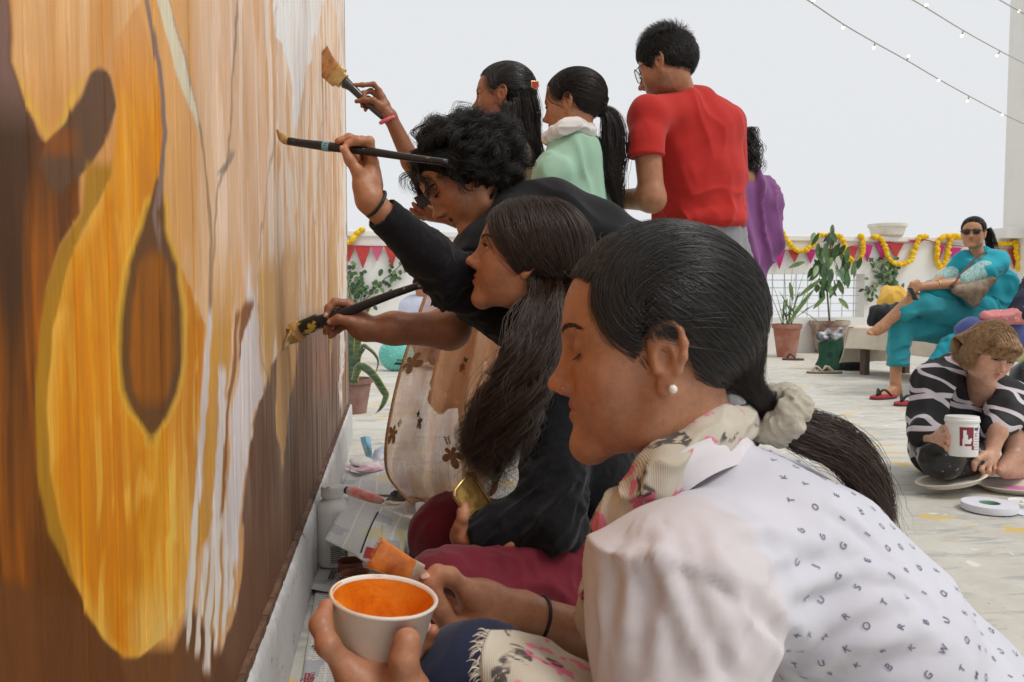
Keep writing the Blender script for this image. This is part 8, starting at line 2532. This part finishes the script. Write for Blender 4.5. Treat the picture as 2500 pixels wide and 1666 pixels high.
# ---- strings of fairy lights
bulbm = NB('lit_bulb'); bulbm.color((1, 0.95, 0.8)); bulbm.b.inputs['Emission Color'].default_value = (1, 0.93, 0.75, 1); bulbm.b.inputs['Emission Strength'].default_value = 2.0
wirem = simple('clear_wire', (0.36, 0.34, 0.28), 0.4)
def fairy(label, pix, bulbs, d0, d1):
    n = len(pix)
    P3 = [at(x, y, d0 + (d1 - d0) * i / (n - 1)) for i, (x, y) in enumerate(pix)]
    e = empty('string_lights', P3[0], label, 'string lights', 'strings of fairy lights overhead')
    mb = MB(); mb.tube(spline(P3, 40), 0.0048, 5); mb.build('wire', wirem, e, smooth=True)
    for (i, dx, dy) in bulbs:
        b = P3[i]; d = d0 + (d1 - d0) * i / (n - 1); t_ = at(pix[i][0] + dx, pix[i][1] + dy, d)
        mb = MB(); mb.tube([b, b + (t_ - b) * 0.7], 0.006, 6); so_ = mb.build('socket', wirem, e, smooth=True)
        mb = MB(); mb.ball(t_, 0.011, 6); mb.build('bulb', bulbm.m, so_, smooth=True)
fairy('lowest string of fairy lights crossing the sky to the pillar', ((1940, -20), (1983, 8), (2060, 60), (2137, 105), (2214, 148), (2292, 194), (2366, 235), (2447, 278), (2520, 312)), [(1, 3, -6), (2, -2, 8), (3, -4, 12), (4, 4, -10), (5, 0, 3), (6, -4, 12), (7, 0, 3)], 5.2, 8.6)
fairy('middle string of fairy lights near the top of the sky', ((2190, -22), (2262, 20), (2352, 75), (2442, 125), (2520, 165)), [(1, 0, -7), (2, -4, 13), (3, -8, 11)], 5.2, 8.6)
fairy('highest short string of fairy lights in the corner', ((2400, -24), (2440, 0), (2500, 34), (2560, 66)), [(2, -12, -6)], 5.6, 7.5)
# ------------------------------------------------------------------ floor clutter along the board and things beyond its end
def newsprint(name, tone=(0.74, 0.72, 0.68), ang=0.0, cols=9.0, yellow=None):
    g = NB(name)
    v = g.coord((1, 1, 1), 'Generated')
    uv = g.n('UVMap'); mp = g.n('Mapping'); g.l(uv.outputs[0], mp.inputs['Vector']); u = mp.outputs[0]
    sep = g.n('SeparateXYZ'); g.l(u, sep.inputs[0])
    lines = g.math('FRACT', g.math('MULTIPLY', sep.outputs[1], 62.0))
    ln = g.ramp(lines, [(0.48, 0.0), (0.52, 1.0)])
    colf = g.math('FRACT', g.math('MULTIPLY', sep.outputs[0], 4.0))
    cm = g.math('MULTIPLY', g.ramp(colf, [(0.05, 0.0), (0.06, 1.0)]), g.ramp(colf, [(0.94, 1.0), (0.95, 0.0)]))
    m2 = g.n('Mapping'); g.l(uv.outputs[0], m2.inputs['Vector']); m2.inputs['Scale'].default_value = (150, 62, 1)
    wd = g.ramp(g.noise(m2.outputs[0], 1.0, 1), [(0.42, 0.0), (0.50, 1.0)])
    blocks = g.n('Mapping'); g.l(uv.outputs[0], blocks.inputs['Vector']); blocks.inputs['Scale'].default_value = (4, 6, 1)
    vo = g.n('TexVoronoi', distance='CHEBYCHEV'); g.l(blocks.outputs[0], vo.inputs['Vector']); vo.inputs['Scale'].default_value = 1.0; vo.inputs['Randomness'].default_value = 0.4
    pk = g.n('SeparateColor'); g.l(vo.outputs['Color'], pk.inputs[0])
    ink = g.math('MULTIPLY', g.math('MULTIPLY', ln, cm), g.math('MULTIPLY', wd, 0.62))
    pic = g.ramp(pk.outputs[0], [(0.90, 0.0), (0.91, 1.0)])
    base = g.mix(ink, tone, (0.10, 0.10, 0.10))
    base = g.mix(g.math('MULTIPLY', pic, 0.8), base, g.mix(g.ramp(pk.outputs[1], [(0.5, 0.0), (0.52, 1.0)]), (0.62, 0.55, 0.30), (0.40, 0.42, 0.44)))
    g.color(base); g.set(Roughness=0.85)
    g.bump(g.noise(g.coord(), 30, 3), 0.15, 0.004)
    return g.m
NP, NP2 = newsprint('newsprint'), newsprint('newsprint_grey', (0.66, 0.65, 0.62))
def paper(name, rows, mat, label, nu=24, nv=24, amp=0.004, fr=14, seed=0, cat='newspaper', group=None, th=0.0012):
    e, G = drape(name, rows, mat, None, th, nu, nv, amp, fr, seed)
    me = e.data; uvl = me.uv_layers.new(name='UVMap')
    n = nu * nv
    idx = np.zeros(len(me.loops), dtype=np.int32); me.loops.foreach_get('vertex_index', idx)
    k = idx % n
    uv = np.stack([(k % nu) / (nu - 1), (k // nu) / (nv - 1)], 1)
    uvl.data.foreach_set('uv', uv.astype(np.float32).ravel())
    tag(e, label, cat, group)
    return e, G
def fz(px, py, z):
    return on_floor(px, py, z)
def quad_rows(c00, c10, c01, c11, n=4):
    """px corners (x,y,z) -> rows of points"""
    out = []
    for j in range(n):
        s = j / (n - 1); r = []
        for i in range(n):
            t = i / (n - 1)
            q = (1 - s) * ((1 - t) * np.array(c00, float) + t * np.array(c10, float)) + s * ((1 - t) * np.array(c01, float) + t * np.array(c11, float))
            r.append(fz(q[0], q[1], q[2]))
        out.append(r)
    return out
grp = 'newspapers spread beside the kerb'
ed1, G1 = paper('newspaper', quad_rows((772, 1432, 0.006), (960, 1440, 0.006), (728, 1720, 0.006), (960, 1720, 0.006)), NP, 'newspaper sheet with red and black headlines lying nearest the camera by the kerb', amp=0.002, group=grp)
ed2, G2 = paper('newspaper', quad_rows((782, 1378, 0.010), (990, 1360, 0.010), (756, 1440, 0.016), (960, 1460, 0.012)), NP2, 'newspaper sheet under the clay cups', amp=0.003, seed=3, group=grp)
ed3, G3 = paper('newspaper', [[fz(853, 1209, 0.19) , fz(905, 1228, 0.17), fz(965, 1250, 0.16), fz(1026, 1272, 0.12)], [fz(832, 1245, 0.17), fz(885, 1268, 0.15), fz(945, 1285, 0.12), fz(1024, 1300, 0.07)], [fz(812, 1282, 0.15), fz(868, 1308, 0.13), fz(930, 1325, 0.10), fz(1022, 1330, 0.03)], [fz(793, 1318, 0.13), fz(850, 1345, 0.11), fz(918, 1378, 0.07), fz(1020, 1350, 0.012)]], newsprint('newsprint_front', (0.70, 0.68, 0.65)), 'folded newspaper page propped up in front of the white bottle', amp=0.004, fr=10, seed=5, group=grp)
ed4, G4 = paper('newspaper', quad_rows((905, 1225, 0.07), (1010, 1225, 0.06), (930, 1290, 0.05), (1030, 1290, 0.02)), NP2, 'crumpled newspaper page behind the propped one', amp=0.02, fr=14, seed=7, group=grp)
ed5, G5 = paper('newspaper', quad_rows((862, 1128, 0.006), (985, 1120, 0.006), (828, 1200, 0.006), (1010, 1215, 0.006)), NP2, 'newspaper sheet under the torn packets', amp=0.006, fr=14, seed=8, group=grp)
ed6, G6 = paper('newspaper', quad_rows((985, 1150, 0.004), (1180, 1145, 0.004), (990, 1215, 0.004), (1185, 1225, 0.004)), newsprint('newsprint_yellowed', (0.62, 0.58, 0.45)), 'yellowed newspaper seen through the hem of the sheer scarf', amp=0.003, seed=9, group=grp)
ed7, G7 = paper('newspaper', quad_rows((1060, 1210, 0.03), (1150, 1208, 0.05), (1085, 1245, 0.004), (1160, 1250, 0.004)), newsprint('newsprint_white', (0.74, 0.73, 0.71)), 'creased white newspaper scrap beside the maroon knee', amp=0.008, seed=11, group=grp)
# headlines printed on the nearest sheets
def headline(par, G, txt, u, v, size, mat, rot=math.pi / 2, name='headline'):
    nv, nu = G.shape[:2]
    i, j = int(v * (nv - 1)), int(u * (nu - 1)); i = min(max(i, 1), nv - 2); j = min(max(j, 1), nu - 2)
    c = G[i, j]; du = nrm(G[i, j + 1] - G[i, j - 1]); dv = nrm(G[i + 1, j] - G[i - 1, j]); n = nrm(np.cross(du, dv)); n = n if n @ (CAM - c) > 0 else -n
    x = du * math.cos(rot) - dv * math.sin(rot); x = nrm(x); y = nrm(np.cross(n, x))
    Vg, Fg = glyph(txt)
    if len(Vg) == 0: return
    mb = MB(); mb.add([c + n * 0.0035 + x * a * size + y * b * size for a, b in Vg], Fg); mb.build(name, mat, par)
ink_k, ink_r = simple('news_black', (0.02, 0.02, 0.02), 0.8), simple('news_red', (0.32, 0.02, 0.03), 0.8)
for (txt, u, v, sz, m) in (('अपना खेल', 0.13, 0.90, 0.030, ink_r), ('पादांव', 0.70, 0.82, 0.045, ink_k), ('आज', 0.34, 0.28, 0.065, ink_r), ('जनता का शहर', 0.50, 0.72, 0.024, ink_r), ('समाचार आज', 0.85, 0.40, 0.030, ink_k), ('दिन', 0.16, 0.55, 0.022, ink_k)):
    headline(ed1, G1, txt, u, v, sz, m)
for (txt, u, v, sz, m) in (('समाचार', 0.22, 0.5, 0.030, ink_k), ('नगर', 0.45, 0.6, 0.030, ink_k), ('खबर', 0.75, 0.5, 0.026, ink_k)):
    headline(ed2, G2, txt, u, v, sz, m)
mb = MB(); n3 = nrm(np.cross(G3[12, 13] - G3[12, 11], G3[13, 12] - G3[11, 12])); n3 = n3 if n3 @ (CAM - G3[12, 12]) > 0 else -n3
mb.tube([G3[i, 11] + n3 * 0.003 for i in range(3, 23, 2)], 0.0022, 4); mb.build('rule', ink_k, ed3)
mb = MB(); q = [G3[18, 12], G3[18, 15], G3[22, 15], G3[22, 12]]; mb.add([p + n3 * 0.003 for p in q], [(0, 1, 2, 3)]); mb.build('advert', simple('advert_red', (0.45, 0.04, 0.04), 0.7), ed3)
mb = MB(); q = [G3[8, 14], G3[8, 20], G3[21, 20], G3[21, 16]]; mb.add([p + n3 * 0.0026 for p in q], [(0, 1, 2, 3)]); mb.build('advert', simple('advert_yellow', (0.60, 0.55, 0.32), 0.7), ed3)

# ---- white bottle of primer
bc = on_floor(813, 1378, 0.012)
bt = empty('bottle', bc, 'large white plastic bottle with screw cap beside the kerb', 'bottle')
mb = MB(); mb.lathe([(0.036, 0.0), (0.0415, 0.004), (0.0425, 0.012), (0.0425, 0.150), (0.0405, 0.163), (0.034, 0.175), (0.026, 0.181), (0.0255, 0.190)], bc, 40); mb.build('body', simple('bottle_white', (0.72, 0.70, 0.66), 0.35, 0.03, 20), bt, smooth=True, auto=50)
mb = MB()
mb.lathe([(0.0255, 0.189), (0.0295, 0.189), (0.0295, 0.214), (0.0285, 0.218), (0.0005, 0.219)], bc, 48)
for i in range(36):
    a = i * 2 * math.pi / 36; mb.box(bc + np.array((0.0297 * math.cos(a), 0.0297 * math.sin(a), 0.201)), (0.0012, 0.0012, 0.020))
cp = mb.build('cap', simple('bottle_white', (0.72, 0.7, 0.66)), bt, smooth=False)
mb = MB(); mb.ball(bc + np.array((-0.008, -0.024, 0.219)), (0.006, 0.004, 0.002), 6); mb.build('paint_spot', simple('ochre_spot', (0.55, 0.30, 0.06), 0.5), bt, smooth=True)
def blabel(a0, a1, z0, z1, mat, nm, r=0.0432):
    V, F = [], []; xr_ = nrm(RT * np.array((1, 1, 0))); fr_ = -nrm(FW * np.array((1, 1, 0)))
    for i in range(11):
        a = a0 + (a1 - a0) * i / 10
        for z in (z0, z1): V.append(bc + (xr_ * math.sin(a) + fr_ * math.cos(a)) * r + np.array((0, 0, z)))
    q = MB(); q.add(V, [(2 * i, 2 * i + 2, 2 * i + 3, 2 * i + 1) for i in range(10)]); q.build(nm, mat, bt, smooth=True)
blabel(0.05, 1.0, 0.012, 0.065, simple('label_grey', (0.52, 0.52, 0.50), 0.5), 'label')
for i in range(8):
    blabel(0.10, 0.95 - 0.12 * (i % 3), 0.018 + 0.0056 * i, 0.0202 + 0.0056 * i, ink_k, 'label_text', 0.0435)
blabel(1.02, 1.35, 0.012, 0.050, simple('label_green', (0.12, 0.30, 0.04), 0.5), 'label')

# ---- clay cups
clay, clayd = simple('fired_clay', (0.20, 0.065, 0.035), 0.6, 0.15, 40), simple('glazed_dark_clay', (0.060, 0.030, 0.018), 0.35, 0.4, 50)
def kulhad(px, py, r, h, mat, label, rimm=None, deco=False):
    c = on_floor(px, py, 0.014)
    e = empty('clay_cup', c, label, 'cup', 'clay paint cups by the board')
    mb = MB(); mb.lathe([(r * 0.72, 0), (r * 0.80, 0.004), (r * 0.98, h * 0.45), (r * 0.96, h * 0.70), (r * 0.90, h * 0.78), (r * 1.0, h * 0.92), (r * 1.03, h), (r * 0.93, h), (r * 0.84, h * 0.80), (r * 0.86, h * 0.5), (r * 0.6, h * 0.2), (0.0005, h * 0.2)], c, 32); mb.build('cup_body', mat, e, smooth=True)
    mb = MB(); mb.lathe([(0.0005, h * 0.62), (r * 0.88, h * 0.62)], c, 24, caps=False); mb.build('paint', rimm or simple('dark_paint', (0.05, 0.02, 0.01), 0.2), e)
    if deco:
        mb = MB(); pts = []
        for a in np.linspace(-2.6, -0.4, 40): pts.append(c + np.array((r * 0.985 * math.cos(a), r * 0.985 * math.sin(a), h * 0.45 + 0.004 * math.sin(a * 14))))
        mb.tube(pts, 0.0012, 5); mb.build('painted_line', white_pl, e, smooth=True)
kulhad(856, 1420, 0.033, 0.055, clay, 'red clay cup with white squiggles behind the paper cup', deco=True)
kulhad(868, 1446, 0.036, 0.050, clay, 'clay cup with green-stained rim hidden behind the paper cup', simple('green_paint', (0.10, 0.22, 0.06), 0.3))
kulhad(970, 1352, 0.030, 0.058, clayd, 'dark glazed clay cup standing beside the propped newspaper')
kulhad(1026, 1374, 0.031, 0.055, clayd, 'dark glazed clay cup next to the maroon knee', simple('ochre_paint', (0.16, 0.08, 0.02), 0.25))

# ---- torn packets, lid, tube
def crumple(name, rows, mat, label, cat, amp=0.012, fr=26, seed=1, mats2=None):
    e, G = drape(name, rows, mat, None, 0.0012, 18, 18, amp, fr, seed, smooth=False)
    tag(e, label, cat, 'litter along the board'); return e, G
def blue_print():
    g = NB('blue_packet'); v = g.coord(); vo = g.n('TexVoronoi'); g.l(g.coord((1, 1, 2.2)), vo.inputs['Vector']); vo.inputs['Scale'].default_value = 26; vo.inputs['Randomness'].default_value = 0.3
    g.color(g.mix(g.ramp(vo.outputs['Distance'], [(0.16, 1.0), (0.2, 0.0)]), (0.22, 0.48, 0.66), (0.62, 0.10, 0.10))); g.set(Roughness=0.35); return g.m
crumple('packet', [[fz(880, 1068, 0.10), fz(892, 1066, 0.11), fz(905, 1068, 0.10)], [fz(884, 1085, 0.07), fz(896, 1086, 0.075), fz(907, 1086, 0.07)], [fz(890, 1104, 0.03), fz(900, 1106, 0.03), fz(908, 1106, 0.03)], [fz(893, 1118, 0.004), fz(901, 1120, 0.004), fz(907, 1120, 0.004)]], blue_print(), 'torn light blue packet standing among the papers', 'packet', 0.004)
crumple('packet', [[fz(835, 1128, 0.02), fz(870, 1140, 0.03), fz(905, 1132, 0.035), fz(938, 1128, 0.03)], [fz(845, 1140, 0.02), fz(875, 1150, 0.03), fz(905, 1142, 0.03), fz(936, 1136, 0.02)], [fz(875, 1150, 0.01), fz(885, 1156, 0.01), fz(910, 1152, 0.01), fz(935, 1146, 0.01)]], brush_paint('pink_packet', (0.62, 0.14, 0.26), (0.72, 0.62, 0.62), 18), 'torn pink and white packet across the newspapers', 'packet', 0.006)
crumple('packet', [[fz(915, 1098, 0.05), fz(930, 1090, 0.06), fz(945, 1084, 0.07)], [fz(908, 1115, 0.02), fz(925, 1115, 0.03), fz(946, 1112, 0.03)], [fz(900, 1130, 0.01), fz(925, 1128, 0.01), fz(945, 1124, 0.01)]], brush_paint('silver_packet', (0.55, 0.55, 0.58), (0.30, 0.36, 0.44), 14), 'silver-grey packet leaning by the sheer scarf', 'packet', 0.005, seed=4)
crumple('packet', [[fz(955, 1202, 0.05), fz(965, 1198, 0.06), fz(978, 1200, 0.05)], [fz(942, 1222, 0.004), fz(965, 1224, 0.01), fz(998, 1222, 0.004)]], brush_paint('black_packet', (0.02, 0.02, 0.025), (0.25, 0.26, 0.32), 16), 'glossy black packet under the scarf hem', 'packet', 0.006, seed=6)
cc_ = on_floor(882, 1128, 0.02)
li = empty('plastic_lid', cc_, 'grey-white plastic lid lying by the blue packet', 'lid', 'litter along the board')
mb = MB(); mb.lathe([(0.0005, 0.012), (0.040, 0.010), (0.047, 0.004), (0.047, 0.0)], cc_, 30, nrm((0.1, -0.25, 1)), sx=1.1); mb.build('disc', simple('lid_grey', (0.58, 0.56, 0.52), 0.5), li, smooth=True)
tb_ = empty('paint_tube', on_floor(850, 1205), 'pinkish red paint tube lying on the papers', 'tube', 'litter along the board')
mb = MB(); mb.tube([fz(850, 1198, 0.03), fz(858, 1200, 0.03), fz(895, 1212, 0.028), fz(930, 1222, 0.022), fz(938, 1224, 0.018)], [0.012, 0.020, 0.020, 0.014, 0.004], 14); mb.build('tube_body', brush_paint('red_tube', (0.66, 0.14, 0.11), (0.70, 0.45, 0.40), 20), tb_, smooth=True)
mb = MB(); mb.tube([fz(846, 1197, 0.03), fz(850, 1198, 0.03)], 0.014, 12); mb.build('cap', rub, tb_, smooth=True)
tq = empty('cloth_rag', at(1060, 1650, 0.80), 'bit of light blue cloth beside the painted fingers', 'cloth')
cloth('rag', [ell(at(1062, 1650, 0.80), (0.018, 0.018, 0.026), k=0.01)], 0.003, fabric('sky_blue_cloth', (0.16, 0.42, 0.55), 500), tq, lambda V, N: folds(V, N, 0.006, 60, UP, 2))

# ---- snake plant behind the end of the board
sp = on_floor(862, 1008)
snk = pot('snake_plant', sp, 0.085, 0.12, 0.22, weathered('dull_clay', (0.22, 0.11, 0.09), (0.30, 0.18, 0.15)), 'snake plant in a clay pot just past the end of the board', 'plant')
def snake_leaf():
    g = NB('snake_leaf'); v = g.coord(); sepa = g.n('Attribute'); sepa.attribute_name = 'Col'
    n = g.noise(g.coord((2, 2, 9)), 9, 3, 0.6, 0.6)
    c = g.ramp(n, [(0.40, (0.025, 0.065, 0.028)), (0.60, (0.10, 0.15, 0.065))])
    g.color(g.mix(sepa.outputs['Fac'], c, (0.48, 0.36, 0.06))); g.set(Roughness=0.4); return g.m
sl_ = snake_leaf()
def strap_leaf(pts, wd):
    c = spline(pts, 18); V, F, K = [], [], []
    for i, p in enumerate(c):
        t = i / 17; w = wd * (0.55 + 0.6 * math.sin(math.pi * min(1, 0.25 + t * 0.72))) * (1 - t ** 6)
        T = nrm(np.gradient(c, axis=0)[i]); s = nrm(np.cross(T, FW * 0.9 + RT * 0.3))
        for k, q in enumerate((-1, -0.72, 0, 0.72, 1)):
            V.append(p + s * w * 0.5 * q + FW * 0.018 * (abs(q))); K.append(1.0 if abs(q) > 0.9 else 0.0)
    for i in range(17):
        for k in range(4): F.append((i * 5 + k, i * 5 + k + 1, i * 5 + k + 6, i * 5 + k + 5))
    o = obj('leaf', np.array(V), np.array(F), sl_, snk, np.repeat(np.array(K)[:, None], 3, 1))
dS = 4.9
for pts, w in ((((862, 935, dS), (868, 850, dS), (880, 780, dS), (905, 735, dS), (922, 722, dS)), 0.055), (((858, 935, dS), (852, 850, dS), (858, 770, dS), (850, 700, dS)), 0.06), (((866, 935, dS), (872, 870, dS), (892, 850, dS)), 0.045),
               (((864, 930, dS - 0.05), (875, 895, dS - 0.05), (905, 910, dS - 0.1), (935, 955, dS - 0.1), (941, 968, dS - 0.1), (930, 995, dS - 0.1), (915, 1012, dS - 0.1)), 0.045), (((870, 930, dS), (880, 850, dS), (900, 852, dS), (922, 880, dS), (915, 915, dS)), 0.022), (((860, 935, dS + 0.05), (875, 900, dS), (890, 895, dS)), 0.04), (((855, 935, dS), (845, 860, dS), (846, 800, dS)), 0.055)):
    strap_leaf(A(*pts), w)
# ---- ivy on the far wall
iv = empty('ivy', ploc(900, 720), 'ivy shoots climbing the white wall beyond the board', 'plant')
for pts in (((850, 760), (890, 735), (930, 690), (960, 665), (985, 640)), ((845, 740), (862, 700), (870, 680)), ((850, 700), (858, 670), (850, 650)), ((880, 740), (885, 710), (875, 690))):
    Q_ = [ploc(*p) - np.array((0, 0.05, 0)) for p in pts]
    S_ = spline(Q_, int(8 + 10 * len(pts)))
    mb = MB(); mb.tube(S_[::3], 0.006, 5); mb.build('stem', simple('plant_stem', (0.1, 0.1, 0.05)), iv)
    for i, b in enumerate(S_[::2] if len(pts) < 4 else S_):
        mb = MB(); leaf_mesh(mb, b + RR.normal(0, 0.06, 3) * np.array((1, 0.3, 1)), RR.normal(0, 1, 3) * np.array((1, 0.3, 1)) + np.array((0, 0, -0.5)), RR.uniform(0.05, 0.08), 0.05, np.array((0, -1.0, 0.2)), 0.2, 3); mb.build('leaf', (green1, green2, green3)[i % 3], iv, smooth=True)
# ---- small aloe by the wall
al_ = pot('aloe', on_floor(925, 852), 0.12, 0.17, 0.26, weathered('grey_pot', (0.36, 0.33, 0.30), (0.50, 0.47, 0.43)), 'small spiky plant in a grey pot at the foot of the wall', 'plant')
ac = on_floor(925, 852)
for i in range(14):
    a = RR.uniform(0, 6.28); mb = MB(); leaf_mesh(mb, ac + np.array((0.03 * math.cos(a), 0.03 * math.sin(a), 0.24)), np.array((math.cos(a) * 0.5, math.sin(a) * 0.5, 1.0)), RR.uniform(0.25, 0.42), 0.05, np.array((math.sin(a), -math.cos(a), 0.2)), 0.1, 5); mb.build('leaf', green1 if i % 2 else green2, al_, smooth=True)
# ---- round turquoise cushion
cc_ = on_floor(968, 906); cc_[2] = 0
cu_ = empty('cushion', cc_, 'round turquoise floor cushion behind the sheer scarf', 'cushion')
rc = 0.165
V, Q = sdf_mesh([ell(cc_ + np.array((0, 0, rc * 0.97)), (rc * 1.05, rc * 0.75, rc), k=0.01)], 0.012); N = vnormals(V, Q)
th = np.arctan2(V[:, 2] - cc_[2] - rc, V[:, 0] - cc_[0]); rr_ = np.abs(V[:, 1] - cc_[1]) / (rc * 0.75)
V = V + N * (0.008 * np.sin(th * 22) * np.clip(rr_, 0, 0.6))[:, None]; V[:, 2] = np.maximum(V[:, 2], 0.003)
obj('cushion_cover', V, Q, fabric('aqua_cotton', (0.16, 0.50, 0.44), 300), cu_)
# ---- low ledge with a shoe
lg = empty('ledge', on_floor(905, 868), 'low tan wooden board lying before the far wall', 'board')
mb = MB(); c_ = on_floor(905, 868); mb.box(c_ + np.array((0, 0.1, 0.03)), (0.62, 0.3, 0.06)); mb.build('plank', simple('tan_wood', (0.40, 0.28, 0.16), 0.7), lg, bevel=0.006)
fs = flipflop('shoe', c_ + np.array((-0.08, 0.02, 0.058)), 2.9, 'dark shoe left on the low tan board', 0.13, 0.045, simple('shoe_grey', (0.12, 0.11, 0.11), 0.6))
# ---- person far behind in pale blue
g12 = empty('person', on_floor(1030, 880), 'person in pale blue shirt sitting by the far wall, mostly hidden', 'person', 'onlookers at the side')
H12 = head_at(1030, 700, 8.6, (0, 0, 0), (0.5, -0.2, 0.84), (0, 1, 0), 1.0)
body_obj(g12, [build_head(H12, g12, dict(eye=0.0, skin='brown', ears=False), [at(1030, 740, 8.65), at(1032, 765, 8.65)], 0.008), skin_piece([cap(at(1030, 735, 8.65), at(1025, 850, 8.65), 0.05, 0.09, k=0.02), cap(at(1032, 755, 8.65), at(1060, 765, 8.58), 0.06, 0.045, k=0.02), cap(at(1060, 765, 8.58), at(1060, 790, 8.5), 0.045, 0.04, k=0.02), cap(at(1060, 790, 8.5), at(1075, 850, 8.4), 0.04, 0.03, k=0.02)], 0.01, 'brown')])
cloth('shirt', [sect(at(1025, 750, 8.65), at(1020, 850, 8.65), (0.20, 0.13), (0.21, 0.16), RT, k=0.05), cap(at(995, 755, 8.6), at(990, 800, 8.55), 0.08, 0.07, k=0.05), cap(at(1060, 755, 8.6), at(1062, 800, 8.5), 0.08, 0.06, k=0.05)], 0.015, fabric('pale_blue_cotton', (0.52, 0.54, 0.66), 400), g12, lambda V, N: folds(V, N, 0.02, 8, UP, 3))
cloth('trousers', [cap(at(1015, 850, 8.6), at(1085, 865, 8.3), 0.11, 0.09, k=0.05), cap(at(1085, 865, 8.3), at(1060, 880, 8.15), 0.08, 0.06, k=0.03)], 0.015, fabric('dark_trouser', (0.03, 0.03, 0.04), 500), g12)
hair_cap(H12, g12, HAIR_BASE, 0.014, h=0.008)
